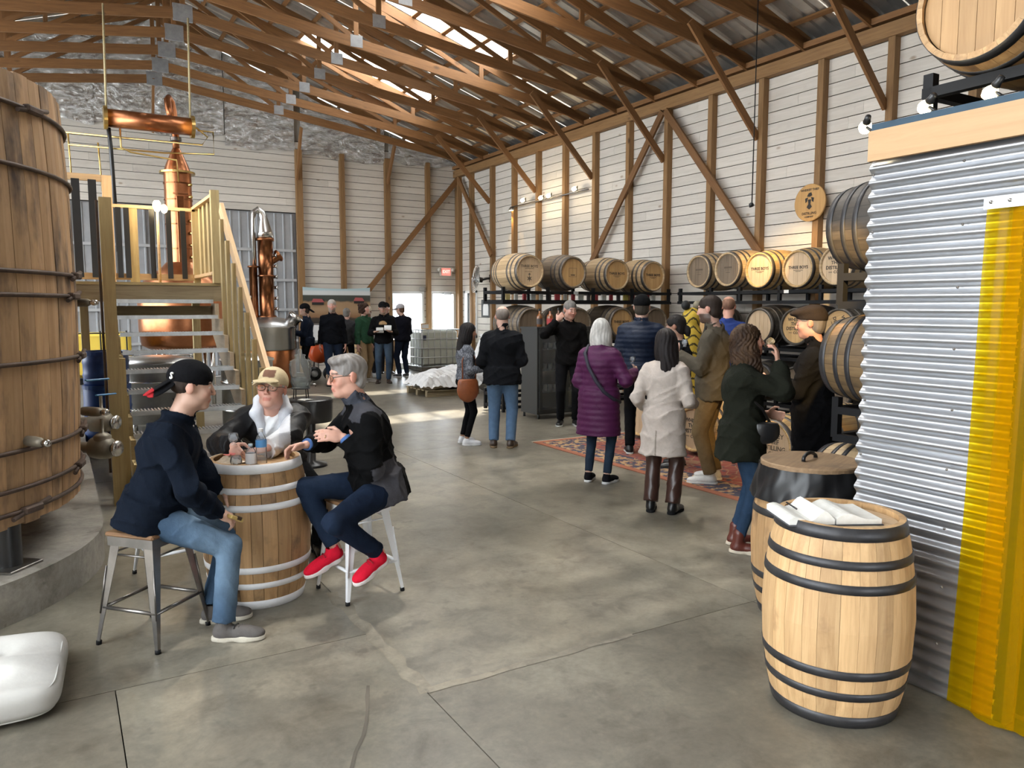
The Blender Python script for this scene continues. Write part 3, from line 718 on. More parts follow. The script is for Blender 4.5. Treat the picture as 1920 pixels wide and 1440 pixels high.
def barrel(label, M, body=None, hoop=None, head=None, staves=None, prt=None, roll=0.0, group=None, both=False, nb=6, prmat=None, hoops=range(6)):
    t = thing('barrel', label, 'barrel', group=group); t.matrix_basis = M
    if staves is not None:
        S = stave_set(staves); a = 0.0; r = random.Random(hash(label) % 1000 + 3); pat = [r.choice((0, 1, 2)) for _ in range(40)]; k = 0; tot = 0
        seq = []
        while tot < 2 * math.pi:
            hf = S[pat[k % 40]][0]; seq.append(pat[k % 40]); tot += 2 * hf; k += 1
        f = 2 * math.pi / tot
        for q in seq:
            hf, me = S[q]; a += hf * f; put('stave', me, t, RZ(a)); a += hf * f
    else: put('body', body_mesh(body), t)
    for i in hoops: put('hoop', hoop_mesh(i, hoop), t)
    Mh = T(0, 0, BH - 0.028) @ RZ(roll)
    for me in head_boards(head, nb): put('head_board', me, t, Mh @ RZ(R(90)))
    if both:
        for me in head_boards(head, nb): put('head_board', me, t, T(0, 0, 0.028) @ RX(R(180)))
    if prt: head_print(t, Mh, prt, prmat)
    return t
def lying(c, rot): return T(*c) @ rot @ T(0, 0, -BH / 2)
LINK = m_plain('faded_ink', (0.10, 0.075, 0.05), 0.8)
# top row above the glass cabinet, heads towards the room
barrel('pale oak barrel at left end of the high row, star logo on its head', lying((6.98, 11.68, 2.43), LIE_Y), B_PALE, HOOPG, W_HEADP, prt='three_logo', prmat=LINK, group='barrels on the rack by the cabinet')
barrel('dark-sided barrel with square brand on golden head, second in high row', lying((7.88, 11.68, 2.43), LIE_Y), B_DARK, HOOPG, W_HEAD, prt='box', prmat=LINK, group='barrels on the rack by the cabinet')
barrel('oak barrel with golden stencilled head, third in high row above cabinet', lying((8.86, 11.68, 2.41), LIE_Y), B_PALE, HOOPG, W_HEAD, prt='three', group='barrels on the rack by the cabinet')
barrel('oak barrel with golden stencilled head, right end of high row above cabinet', lying((9.72, 11.68, 2.40), LIE_Y), B_PALE, HOOPG, W_HEAD, prt='three', group='barrels on the rack by the cabinet')
barrel('dark grey barrel tucked behind the high row near the wall', lying((10.12, 12.62, 2.40), LIE_Y), B_SHADE, HOOPB, W_HEADD)
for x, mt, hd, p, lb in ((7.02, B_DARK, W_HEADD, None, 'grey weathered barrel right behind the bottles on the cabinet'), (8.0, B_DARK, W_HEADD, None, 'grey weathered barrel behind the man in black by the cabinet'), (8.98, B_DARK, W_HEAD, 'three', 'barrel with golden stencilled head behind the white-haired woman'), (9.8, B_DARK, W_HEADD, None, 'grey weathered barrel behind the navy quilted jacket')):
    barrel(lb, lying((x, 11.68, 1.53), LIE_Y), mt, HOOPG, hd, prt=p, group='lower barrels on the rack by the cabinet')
# rack along the right wall, heads towards the room
XH = 9.95
for y, z, mt, hd, p, lb in ((9.86, 2.43, B_PALE, W_HEADD, 'faint', 'barrel with dull brown head, far left of the high row on right wall'), (9.195, 2.44, B_PALE, W_HEADD, 'faint', 'barrel with grey smudged head, second in high row on right wall'),
                       (8.53, 2.40, B_GOLD, W_HEADP, 'three', 'golden barrel under the warm spotlight in high row on right wall'), (7.80, 2.39, B_GOLD, W_HEADP, 'three', 'golden barrel with dark hoops below the round wooden sign'),
                       (7.14, 2.41, B_PALE, W_HEADP, 'thief', 'whiskey thief barrel at right end of the high row')):
    barrel(lb, lying((XH, y, z), LIE_X), mt, HOOPG, hd, prt=p, group='high row of barrels on the right wall', prmat=LINK if p == 'faint' else None)
for y, mt, hd, p, ro, lb in ((9.92, B_SHADE, W_HEAD, None, 0, 'barrel with tan head just left of the bearded man'), (8.50, B_SHADE, W_HEADP, None, 0, 'barrel with blank pale head right of the blue shirt'),
                         (7.80, B_SHADE, W_HEAD, 'thief', 0, 'barrel with upright four-line stencil behind the drinking woman'), (7.06, B_SHADE, W_HEAD, 'thief', R(-70), 'barrel with sideways stencil behind the man with a flat cap')):
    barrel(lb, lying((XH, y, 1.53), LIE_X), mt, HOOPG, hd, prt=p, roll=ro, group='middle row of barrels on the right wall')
for y, lb in ((7.76, 'dark barrel in shadow on the lowest rack tier'), (8.46, 'second dark barrel in shadow on the lowest rack tier'), (7.05, 'dark barrel low behind the man in black coat')):
    barrel(lb, lying((XH, y, 0.66), LIE_X), B_SHADE, HOOPB, W_HEADD, group='lowest row of barrels on the right wall')
# barrels lying on the rug's far side
barrel('golden barrel lying on the floor behind the lidded barrel', lying((7.02, 5.66, 0.335), LIE_X), B_GOLD, HOOPG, W_HEADP, prt='thief', prmat=LINK, group='barrels lying on the floor')
barrel('golden barrel lying on the floor behind the cream jacket', lying((7.06, 6.90, 0.335), LIE_X), B_GOLD, HOOPG, W_HEADP, prt='thief', group='barrels lying on the floor')
barrel('pale barrel lying on the floor right of the purple coat', lying((7.25, 8.15, 0.335), LIE_X), B_GOLD, HOOPG, W_HEADP, group='barrels lying on the floor')
barrel('golden barrel top showing beyond the one behind the lidded barrel', lying((8.20, 6.20, 0.335), LIE_X), B_GOLD, HOOPG, W_HEADP, group='barrels lying on the floor')
# near rack end by the corrugated wall, axes along the wall
NX, NY = 4.90, 3.12
barrel('dark brown barrel high against the edge of the corrugated wall', lying((NX, NY, 2.38), LIE_Y), B_DEEP, HOOPB, W_HEADD, both=True)
barrel('brown stained barrel beside the man in black coat', lying((NX - 0.02, NY, 1.47), LIE_Y), B_MIX, HOOPB, W_HEADD, both=True)
barrel('pale barrel low behind the lidded barrel', lying((NX - 0.05, NY + 0.05, 0.56), LIE_Y), B_PALE, HOOPB, W_HEADD, both=True)
# barrel on the container roof
barrel('oak barrel with blank head lying on the black rack overhead', lying((4.07, 2.06, 3.22), LIE_X), B_DARK, HOOPB, W_HEADT, staves=W_STAVE2, nb=6)
# the three upright barrels
BOOKB = (3.055, 2.215)
bk = barrel('upright golden barrel with black hoops holding an open book', T(*BOOKB, 0), None, HOOPB, W_HEADP, staves=W_STAVE, nb=7)
TABB = (1.03, 4.94)
tbk = barrel('upright barrel table with white painted hoops', T(*TABB, 0) @ RZ(0.7), None, HOOPW, W_HEADT, staves=W_TABLE, nb=7)
LIDB = (3.82, 2.98)
lb_ = barrel('upright waste barrel with wooden lid and black liner', T(*LIDB, 0) @ RZ(0.4), None, HOOPB, W_HEADD, staves=W_STAVE2, hoops=[0, 1, 2, 3, 4])
BAG = m_plain('black_bin_bag', (0.010, 0.010, 0.011), 0.38)
def bagf(u, v):
    a = 2 * math.pi * u; z0_ = BH + 0.01 - 0.20 * v; rr = max(brad(min(z0_, BH)), BRE) + 0.024 + 0.010 * math.sin(a * 9 + v * 5) * (0.4 + v) + 0.005 * math.sin(a * 23)
    z = BH + 0.01 - 0.20 * v - 0.012 * math.sin(a * 7) * v
    return (rr * math.cos(a), rr * math.sin(a), z)
m = MB(); m.grid(lambda u, v: bagf(u, 1 - v), 72, 8); m.build('bin_liner', BAG, lb_)
m = MB(); m.lathe([(0, 0.925), (BRE + 0.01, 0.925), (BRE + 0.016, 0.918), (BRE + 0.016, 0.893), (BRE + 0.01, 0.887), (0, 0.887)], 48, smooth=False); lid = m.build('lid', W_HEADD, lb_)
for q in lid.data.materials: pass
lid.data.materials.clear(); lid.data.materials.append(m_wood('lid_oak', (0.36, 0.235, 0.13), (0.24, 0.145, 0.075), 0, 7, 0.7, stain=(0.16, 0.11, 0.07), stain_lo=0.5))
m = MB(); m.tube([(-0.09, 0.02, 0.925), (-0.085, 0.02, 0.95), (-0.05, 0.015, 0.965), (0.0, 0.01, 0.967), (0.05, 0.005, 0.958), (0.085, 0, 0.94), (0.09, 0, 0.925)], [0.012, 0.011, 0.011, 0.012, 0.011, 0.011, 0.014], 8); m.build('handle', BLACKS, lid)

# open book on the barrel
PAPER = m_mottle('book_paper', (0.74, 0.72, 0.66), (0.84, 0.83, 0.79), 30, 0.7, 0, 0.0)
bkt = thing('open_book', 'thick white book lying open on the upright black-hooped barrel', 'book', (BOOKB[0] - 0.06, BOOKB[1] + 0.05, BH - 0.028), R(-28))
def pages(sg):
    def top(u): return 0.012 + 0.055 * math.exp(-((u - 0.22) / 0.2) ** 2) + 0.028 * math.exp(-((u - 0.85) / 0.25) ** 2) if sg < 0 else 0.016 + 0.034 * math.exp(-((u - 0.25) / 0.3) ** 2) + 0.012 * u
    m = MB(); n = 14; W_, D_ = 0.205, 0.27
    rows = []
    for i in range(n + 1):
        u = i / n; x = sg * (0.004 + W_ * u); z1 = top(u); z0 = 0.006 if u < 0.97 else 0.006
        rows.append([(x, -D_ / 2, z0), (x, -D_ / 2, z1), (x, D_ / 2, z1), (x, D_ / 2, z0)])
    vs = [p for r_ in rows for p in r_]; fs = []
    for i in range(n):
        for j in range(4):
            l = (j + 1) % 4; q = (i * 4 + j, i * 4 + l, (i + 1) * 4 + l, (i + 1) * 4 + j); fs.append(q if sg < 0 else q[::-1])
    fs += [(0, 1, 2, 3)[::-1 if sg < 0 else 1], tuple(n * 4 + j for j in range(4))[::1 if sg < 0 else -1]]
    m.add(vs, fs); return m
pages(-1).build('page_block', PAPER, bkt); pages(1).build('page_block', PAPER, bkt)
MB().box((0, 0, 0.003), (0.43, 0.285, 0.004)).build('cover', m_plain('book_cover', (.05, .05, .06), .5), bkt)
MB().tube([(-0.13, -0.02, 0.047), (-0.128, 0.1, 0.047)], 0.004, 8).build('pen', BLACKS, bkt)

# ------------------------------------------------------------------ steel racks
def rack(label, x0, x1, y0, y1, zt, zb, posts, along, feet=0.0, cradles=()):
    """ladder-framed barrel rack between two tiers: top rails at zt, bottom rails at zb"""
    t = thing('barrel_rack', label, 'rack', ((x0 + x1) / 2, (y0 + y1) / 2, zb - feet)); w = 0.05
    def B(n, a, b): beam(n, a, b, w, w, BLACK, t)
    for z in (zt, zb):
        if along == 'y':
            for x in (x0, x1): B('rail', (x, y0, z), (x, y1, z))
            for y in posts: B('cross_bar', (x0, y, z), (x1, y, z))
        else:
            for y in (y0, y1): B('rail', (x0, y, z), (x1, y, z))
            for x in posts: B('cross_bar', (x, y0, z), (x, y1, z))
    for p in posts:
        for q in ((x0, x1) if along == 'y' else (y0, y1)):
            a = (q, p) if along == 'y' else (p, q); B('post', (a[0], a[1], zb - feet), (a[0], a[1], zt + 0.09))
    return t
yp = [6.55, 7.45, 8.2, 9.0, 9.65, 10.4]
rack('black steel rack carrying the high row along the right wall', 9.62, 10.28, 6.5, 10.45, 2.06, 1.90, yp, 'y')
rack('black steel rack carrying the middle row along the right wall', 9.62, 10.28, 6.5, 10.45, 1.17, 1.03, yp, 'y')
rack('black steel floor rack under the lowest row along the right wall', 9.62, 10.28, 6.5, 10.45, 0.30, 0.10, yp, 'y', feet=0.075)
xp = [6.52, 7.42, 8.4, 9.3, 10.2]
rack('black steel rack carrying the high row above the cabinet', 6.5, 10.25, 11.36, 12.0, 2.075, 1.90, xp, 'x')
rack('black steel rack carrying the lower row behind the cabinet', 6.5, 10.25, 11.36, 12.0, 1.18, 1.03, xp, 'x')
for z in (0.30,): rack('black steel floor rack behind the cabinet', 6.5, 10.25, 11.36, 12.0, z, 0.10, xp, 'x', feet=0.075)
rack('black steel rack post beside the flat cap man', 4.62, 5.18, 2.84, 3.42, 2.03, 1.84, [2.86, 3.41], 'y')
rack('black steel rack carrying the brown stained barrel near corrugated wall', 4.62, 5.18, 2.84, 3.42, 1.12, 0.93, [2.86, 3.41], 'y')
rack('black steel rack on the container roof under the overhead barrel', 3.80, 4.55, 0.9, 2.38, 2.885, 2.755, [0.95, 1.65, 2.35], 'y', feet=0.03)
TICKET = m_plain('paper_ticket', (.8, .8, .78), .7)
for nm, p, s, lb in (('ticket', (9.59, 8.05, 2.06), (0.004, 0.09, 0.05), 'small white paper ticket on the rack rail right of centre'), ('ticket', (8.0, 11.33, 2.075), (0.1, 0.004, 0.05), 'small white paper ticket on the rack rail above cabinet')):
    tag(MB().box((0, 0, 0), s).build(nm, TICKET, None, T(*p)), lb, 'ticket')
# ------------------------------------------------------------------ fermenter tanks on a plinth
TC = (-1.47, 6.40); TC2 = (-1.47, 9.80)
pl = thing('plinth', 'low round-ended concrete plinth under the wooden tanks', 'plinth', (TC[0], TC[1], 0))
pts = [(1.69 * math.cos(a), 1.69 * math.sin(a)) for a in [math.pi + math.pi * i / 48 for i in range(49)]] + [(1.69, 5.6), (-1.69, 5.6)]
m = MB(); m.prism(pts, 0, 0.25); m.build('kerb', CONCR, pl)
def trad(z): t = (z - 1.9) / 1.35; return 1.60 - 0.045 * t * t
def tank(label, c, seed, legs=True):
    t = thing('fermenter_tank', label, 'tank', (c[0], c[1], 0.25)); n = 72; half = math.pi / n; r = random.Random(seed)
    m = MB(); Z = [0.52, 1.2, 1.9, 2.6, 3.22]; vs = []
    for z in Z:
        ro = trad(z); ri = ro - 0.05
        for (rr, a) in ((ro - 0.002, -half * 0.97), (ro + 0.004, 0), (ro - 0.002, half * 0.97), (ri, half * 0.95), (ri, -half * 0.95)): vs.append((rr * math.cos(a), rr * math.sin(a), z - 0.25))
    fs = [(i * 5 + j, i * 5 + (j + 1) % 5, (i + 1) * 5 + (j + 1) % 5, (i + 1) * 5 + j) for i in range(4) for j in range(5)] + [(4, 3, 2, 1, 0), tuple(20 + j for j in range(5))]
    m.add(vs, fs); me = m.mesh('stave', W_TANK)
    for k in range(n): put('stave', me, t, RZ(2 * half * k + 0.01) @ T(r.uniform(-0.003, 0.003), 0, r.uniform(-0.012, 0.012)))
    lug = MB(); lug.cbox((0, 0, 0), (0.05, 0.16, 0.045), 0.01); lug.tube([(0.0, -0.16, -0.03), (0, 0.16, 0.03)], 0.014, 8); lugm = lug.mesh('hoop_lug', HOOPR)
    for i, z in enumerate((3.02, 2.66, 2.04, 1.90, 1.49, 0.97, 0.74, 0.60)):
        rr = trad(z) + 0.012; mm = MB(); mm.tube([(rr * math.cos(a), rr * math.sin(a), z - 0.25) for a in [2 * math.pi * k / 72 for k in range(72)]], 0.014, 8, closed=True); h = mm.build('hoop', HOOPR, t)
        a = R((-28, -52, -10, -14, -8, -6, -12, -36)[i]); put('hoop_lug', lugm, h, RZ(a) @ T(rr + 0.012, 0, z - 0.25))
    m = MB(); m.disc(1.5, 0.33, 48, up=False); m.disc(1.5, 0.36, 48); m.build('tank_bottom', W_TANK, t)
    if legs:
        for a in (-38.8, 60, 150, 240):
            M = RZ(R(a)) @ T(1.46, 0, 0)
            mm = MB(); mm.lathe([(0.078, 0.012), (0.078, 0.31)], 24, M); mm.build('leg', BLACKS, t)
            MB().cbox((1.46, 0, 0.008), (0.26, 0.26, 0.016), 0.003, RZ(R(a))).build('foot_plate', GUNMETAL, t)
        MB().tube([(1.46 * math.cos(R(-38.8)), 1.46 * math.sin(R(-38.8)), 0.22), (1.46 * math.cos(R(240)), 1.46 * math.sin(R(240)), 0.22)], 0.03, 10).build('cross_pipe', BLACKS, t)
    return t
tank('tall wooden fermenter tank bound with rusty rod hoops, nearest at left', TC, 1)
tank('second wooden tank half hidden behind the nearest one', TC2, 2)
def valve(label, p, d, r=0.07, L=0.34, handle=None):
    """pipe valve with a steel clamp cap; d is the horizontal direction it points"""
    t = thing('pipe_valve', label, 'valve', p); D = Vector(d).normalized()
    M = frame((0, 0, 0), D)[0] @ RY(R(90))
    VB = MATS.get('valve_bronze') or m_mottle('valve_bronze', (0.17, 0.15, 0.115), (0.27, 0.24, 0.19), 6, 0.5, 0.5, 0.1)
    mm = MB(); mm.lathe([(r * 0.5, -L), (r * 0.55, -0.12), (r, -0.09), (r * 1.1, 0), (r, 0.06), (r * 0.6, 0.09), (0, 0.09)], 20, M); mm.build('valve_body', VB, t)
    mm = MB(); mm.lathe([(0, 0.15), (r * 0.62, 0.15), (r * 0.78, 0.135), (r * 0.78, 0.115), (r * 0.5, 0.1), (r * 0.5, 0.085), (0, 0.085)], 20, M); mm.build('clamp_cap', STEEL, t)
    if r > 0.05: mm = MB(); mm.lathe([(r * 0.75, 0), (r * 0.8, 0.1), (r * 0.5, 0.12), (0.014, 0.13), (0.014, 0.24)], 16); mm.build('bonnet', VB, t)
    if handle: MB().cbox((0.05, 0, 0.245), (0.19, 0.03, 0.014), 0.005, RZ(0.5)).build('handle', handle, t)
    return t
BLUEH = m_plain('blue_handle', (0.03, 0.17, 0.36), 0.4)
valve('bronze valve with steel cap low on the nearest tank', (0.27, 7.05, 0.68), (0.9, -0.75, -0.0), 0.085, 0.42)
valve('bronze valve with steel cap beside the stair post', (0.30, 7.75, 0.80), (1, -0.6, 0), 0.085, 0.42, BLUEH)
valve('small blue-handled tap on the nearest tank', (0.20, 6.75, 1.02), (0.8, -0.9, 0), 0.035, 0.2, BLUEH)
valve('small tap halfway up the nearest tank by its hoop', (0.16, 6.6, 1.86), (0.8, -0.9, 0), 0.028, 0.16)
valve('white-crusted tap on the front of the nearest tank', (-0.16, 5.42, 1.02), (0.5, -0.8, 0), 0.03, 0.12)

# ------------------------------------------------------------------ stairs and deck
st = thing('staircase', 'open staircase with grated metal treads and timber rails', 'stairs', (1.16, 8.0, 0))
GRATE = m_mottle('tread_steel', (0.42, 0.44, 0.45), (0.60, 0.62, 0.63), 12, 0.38, 0.8, 0.05)
prf = []
nb_ = 34; wd = 1.10
for i in range(nb_): prf += [(wd * i / nb_, 0.0), (wd * (i + 0.42) / nb_, 0.0), (wd * (i + 0.44) / nb_, -0.028), (wd * (i + 0.98) / nb_, -0.028)]
m = MB(); k = len(prf)
m.add([(a, 0, b) for a, b in prf] + [(a, 0.24, b) for a, b in prf], [(i, i + 1, k + i + 1, k + i) for i in range(k - 1)])
m.add([(0, -0.002, 0.004), (wd, -0.002, 0.004), (wd, -0.002, -0.042), (0, -0.002, -0.042)], [(0, 3, 2, 1)]); m.box((wd / 2, 0.121, -0.036), (wd, 0.24, 0.012))
m.box((wd / 2, 0.004, -0.019), (wd, 0.014, 0.046))
tm = m.mesh('tread', GRATE)
for i in range(10): put('tread', tm, st, T(0.60, 10.27 - 0.287 * i, 1.915 - 0.19 * i), None, True)
def stringer(x, mat, notch=True):
    P = []
    for i in range(10):
        y = 10.51 - 0.287 * i; z = 1.87 - 0.19 * i; P += [(y, z), (y - 0.287, z)]
    P = [(10.51, 2.06), (10.40, 2.06)] + P[1:] if False else P
    P += [(7.64, 0.0), (7.95, 0.0), (10.51, 1.50)]
    m = MB(); m.prism(P, 0, 0.045, Matrix(((0, 0, 1, x), (1, 0, 0, 0), (0, 1, 0, 0), (0, 0, 0, 1)))); m.build('stringer', mat, st, None, True)
PALE = m_wood('pale_stringer', (0.60, 0.48, 0.33), (0.50, 0.38, 0.25), 1, 7, 0.65, knots=0.5)
stringer(1.71, PALE); stringer(0.555, W_TREATED)
beam('newel_post', (0.42, 7.89, 0), (0.42, 7.89, 2.80), 0.10, 0.10, W_TREATED, st, up=(0, 1, 0))
beam('newel_post', (0.505, 8.05, 0), (0.505, 8.05, 1.35), 0.05, 0.09, W_TREATED, st, up=(0, 1, 0))
beam('angle_iron', (0.355, 7.95, 0.3), (0.355, 7.95, 2.78), 0.02, 0.06, HOOPR, st, up=(0, 1, 0))
ra, rb = Vector((1.83, 10.25, 3.06)), Vector((1.83, 7.85, 0.98))
beam('handrail', ra, rb, 0.045, 0.14, W_PINE, st)
for i in range(7):
    f = (i + 0.6) / 7.4; p = ra.lerp(rb, f); zb = 2.0 - (10.4 - p.y) * 0.66 - 0.32
    if zb < 0.02: zb = 0.0
    beam('baluster', (1.79, p.y, max(zb, 0.0)), (1.79, p.y, p.z), 0.04, 0.09, W_TREATED, st, up=(0, 1, 0))
dk = thing('platform', 'raised timber platform with guard rails at the top of the stairs', 'platform', (0.7, 11.3, 0))
DZ = 2.13; DY0, DY1, DX0, DX1 = 10.50, 12.15, 0.16, 1.84
for i in range(12): beam('deck_board', (DX0, DY0 + 0.06 + i * 0.1395, DZ - 0.018), (DX1, DY0 + 0.06 + i * 0.1395, DZ - 0.018), 0.134, 0.035, W_TREATED, dk)
for y in (DY0 + 0.02, DY1 - 0.1): beam('joist', (DX0, y, DZ - 0.135), (DX1, y, DZ - 0.135), 0.04, 0.19, W_GREY, dk)
for x in (DX0 + 0.02, 0.9, DX1 - 0.03): beam('joist', (x, DY0 + 0.03, DZ - 0.135), (x, DY1 - 0.1, DZ - 0.135), 0.04, 0.19, W_GREY, dk)
beam('joist', (0.6, DY0 - 0.02, DZ - 0.36), (1.72, DY0 - 0.02, DZ - 0.36), 0.04, 0.14, W_GREY, dk)
for x, y in ((DX0 + 0.16, DY1 - 0.16), (1.74, DY1 - 0.16)): beam('deck_post', (x, y, 0), (x, y, DZ - 0.23), 0.10, 0.10, W_TREATED, dk, up=(0, 1, 0))
beam('guard_post', (1.80, DY0 + 0.02, DZ), (1.80, DY0 + 0.02, 3.30), 0.10, 0.10, W_TREATED, dk, up=(0, 1, 0))
beam('guard_post', (1.80, DY1, DZ), (1.80, DY1, 3.22), 0.09, 0.09, W_TREATED, dk, up=(0, 1, 0))
beam('top_rail', (1.80, DY0, 3.24), (1.80, DY1, 3.24), 0.09, 0.04, W_PINE, dk); beam('bottom_rail', (1.80, DY0, DZ + 0.13), (1.80, DY1, DZ + 0.13), 0.09, 0.04, W_PINE, dk)
for i in range(4): beam('baluster', (1.83, DY0 + 0.33 + i * 0.34, DZ + 0.13), (1.83, DY0 + 0.33 + i * 0.34, 3.22), 0.04, 0.14, W_TREATED, dk, up=(0, 1, 0))
beam('top_rail', (0.68, DY1, 3.22), (1.80, DY1, 3.22), 0.09, 0.045, W_PINE, dk, up=(0, 0, 1)); beam('bottom_rail', (0.2, DY1, DZ + 0.12), (1.80, DY1, DZ + 0.12), 0.04, 0.09, W_PINE, dk)
beam('guard_post', (0.98, DY1, DZ), (0.98, DY1, 3.20), 0.12, 0.06, W_TREATED, dk, up=(0, 1, 0))
beam('guard_post', (0.68, DY1, DZ), (0.68, DY1, 3.62), 0.12, 0.08, W_PINE, dk, up=(0, 1, 0)); beam('top_rail', (0.18, DY1, 3.58), (0.74, DY1, 3.58), 0.05, 0.09, W_PINE, dk)
for x in (0.30, 0.50, 0.80, 0.90, 1.22, 1.44, 1.63): beam('flat_baluster', (x, DY1 - 0.05, DZ + 0.1), (x, DY1 - 0.05, 3.55 if x < 0.6 else 3.2), 0.10 if x < .6 else 0.07, 0.012, BLACKS, dk, up=(0, 1, 0))

# work lamp on a pole by the platform
wl = thing('work_lamp', 'lit bulb lamp on a thin pole in front of the copper column', 'lamp', (1.27, 11.85, DZ))
MB().tube([(0, 0, 0), (0, 0, 1.06)], 0.018, 8).build('pole', W_PINE, wl)
mm = MB(); mm.lathe([(0, 1.0), (0.03, 1.02), (0.055, 1.08), (0.05, 1.13), (0.03, 1.16), (0, 1.165)], 16); mm.build('bulb', BULB, wl)
mm = MB(); mm.lathe([(0, 1.0), (0.03, 1.02), (0.045, 1.05), (0.04, 1.09), (0.02, 1.12), (0, 1.125)], 16, T(0.09, 0, -0.01)); mm.build('bulb', BULB, wl)
def lamp(name, loc, power, col=(1, 0.72, 0.38), size=0.05, spot=None, target=None, blend=0.6):
    d = bpy.data.lights.new(name, 'SPOT' if spot else 'POINT'); d.energy = power; d.color = col; d.shadow_soft_size = size
    o = bpy.data.objects.new(name, d); COL.objects.link(o); o.location = loc
    if spot: d.spot_size = R(spot); d.spot_blend = blend; o.rotation_euler = (Vector(target) - Vector(loc)).to_track_quat('-Z', 'Y').to_euler()
    return o
lamp('lamp_light', (1.27, 11.72, 3.28), 22)

# ------------------------------------------------------------------ stills
sx, sy = 2.06, 15.75
cs = thing('copper_still', 'tall copper column still rising behind the platform', 'still', (sx, sy, 0))
mm = MB(); mm.lathe([(0, 1.05), (0.62, 1.05), (0.74, 1.12), (0.78, 1.4), (0.78, 1.95), (0.66, 2.3), (0.35, 2.55), (0.26, 2.65)], 40); mm.build('pot', COPPER, cs)
for a in (45, 135, 225, 315): MB().tube([(0.6 * math.cos(R(a)), 0.6 * math.sin(R(a)), 0), (0.6 * math.cos(R(a)), 0.6 * math.sin(R(a)), 1.1)], 0.04, 8).build('leg', STEEL, cs)
mm = MB(); mm.lathe([(0.24, 2.6), (0.24, 4.30)], 32); mm.build('column', COPPER, cs)
for z in (2.9, 3.35, 3.8, 4.1): MB().lathe([(0.24, z - 0.012), (0.252, z - 0.012), (0.252, z + 0.012), (0.24, z + 0.012)], 32, smooth=False).build('band', COPPERD, cs)
mm = MB(); mm.lathe([(0.24, 4.28), (0.31, 4.28), (0.31, 4.315), (0.24, 4.315)], 32, smooth=False); mm.build('flange', BRASS, cs)
mm = MB(); mm.lathe([(0.235, 4.315), (0.20, 4.43), (0.09, 4.69), (0.065, 4.74)], 32); mm.build('cone', COPPER, cs)
mm = MB(); mm.tube([(0, 0, 4.72), (0, 0, 4.95), (-0.02, 0, 5.40), (-0.05, 0, 5.57), (-0.10, -0.05, 5.63), (-0.13, -0.12, 5.57), (-0.12, -0.16, 5.40), (-0.08, -0.22, 5.22)], 0.062, 16); mm.build('neck_pipe', COPPER, cs)
mm = MB(); mm.lathe([(0.1, 4.88), (0.1, 4.94)], 16); mm.lathe([(0.06, 4.86), (0.1, 4.88)], 16); mm.build('neck_clamp', GUNMETAL, cs)
for i in range(7): mm = MB(); mm.lathe([(0.03, 0), (0.03, 0.05), (0.012, 0.06), (0, 0.06)], 10, T(0.17, -0.19, 2.75 + i * 0.22) @ RX(R(90)) @ RY(R(40))); mm.build('sight_glass', BRASS, cs)
MB().cbox((0.0, -0.235, 3.2), (0.13, 0.03, 1.3), 0.01).build('side_channel', COPPERD, cs)
for z in (3.9, 4.28): MB().tube([(-0.12, -0.24, z), (0.14, -0.24, z)], 0.014, 8).build('rung', COPPERD, cs)
cd = thing('condenser', 'horizontal copper condenser tube hung on ropes under the trusses', 'condenser', (1.62, 15.45, 5.10))
Mx = RY(R(90)) @ T(0, 0, -0.75)
mm = MB(); mm.lathe([(0, 0.06), (0.155, 0.06), (0.155, 1.44), (0, 1.44)], 32, Mx, smooth=False); o = mm.build('shell', COPPER, cd); o.data.polygons.foreach_set('use_smooth', [True] * len(o.data.polygons))
for z in (0.03, 1.44): MB().lathe([(0, z - 0.03), (0.20, z - 0.03), (0.20, z + 0.03), (0, z + 0.03)], 32, Mx, smooth=False).build('end_flange', BRASS, cd)
for pts_, r_, mt in (([(-0.68, 0, -0.17), (-0.66, 0, -0.5), (-0.62, 0, -2.3)], 0.035, BLACKS), ([(0.78, 0, -0.05), (1.05, 0, -0.05), (1.05, 0, -0.45), (0.2, 0.05, -0.5), (-1.3, 0.1, -0.5)], 0.016, BRASS),
                 ([(0.75, 0, 0.0), (0.95, 0, -0.15), (0.85, 0.02, -0.3), (-1.35, 0.1, -0.3)], 0.016, BRASS), ([(-0.5, 0, -0.16), (-0.5, 0, -0.48), (-0.35, 0, -0.55), (0.4, 0, -0.62), (0.42, 0, -1.0)], 0.016, BRASS), ([(-1.3, 0.1, -0.3), (-1.28, 0.1, -1.15)], 0.014, BRASS), ([(-0.85, 0.1, -0.42), (-0.82, 0.1, -1.25)], 0.014, BRASS)):
    MB().tube(pts_, r_, 8).build('pipe', mt, cd)
ROPE = m_mottle('rope', (0.42, 0.34, 0.18), (0.58, 0.48, 0.28), 40, 0.8, 0, 0.3)
for x in (-0.70, 0.66): MB().tube([(x, 0, 0.16), (x + 0.03, 0, 2.0 - 0.13 * abs(x))], 0.018, 8).build('rope', ROPE, cd)
# second still with steel pot
s2 = thing('pot_still', 'dark copper column still on a polished steel pot', 'still', (4.12, 17.95, 0))
mm = MB(); mm.lathe([(0.60, 0.0), (0.60, 0.84), (0.58, 0.86)], 40); mm.build('jacket', COPPERD, s2)
mm = MB(); mm.lathe([(0.60, 0.86), (0.62, 0.88), (0.62, 1.33), (0.64, 1.35), (0.64, 1.38)], 40); mm.build('pot', STEEL, s2)
mm = MB(); mm.lathe([(0.64, 1.38), (0.60, 1.44), (0.42, 1.55), (0.2, 1.60)], 40); mm.build('lid', STEELB, s2)
mm = MB(); mm.lathe([(0.21, 1.58), (0.21, 1.62), (0.165, 1.64), (0.165, 2.5), (0.185, 2.5), (0.185, 2.54), (0.165, 2.54), (0.165, 3.3), (0.20, 3.3), (0.20, 3.36), (0, 3.36)], 32, smooth=False); o = mm.build('column', COPPERD, s2); o.data.polygons.foreach_set('use_smooth', [True] * len(o.data.polygons))
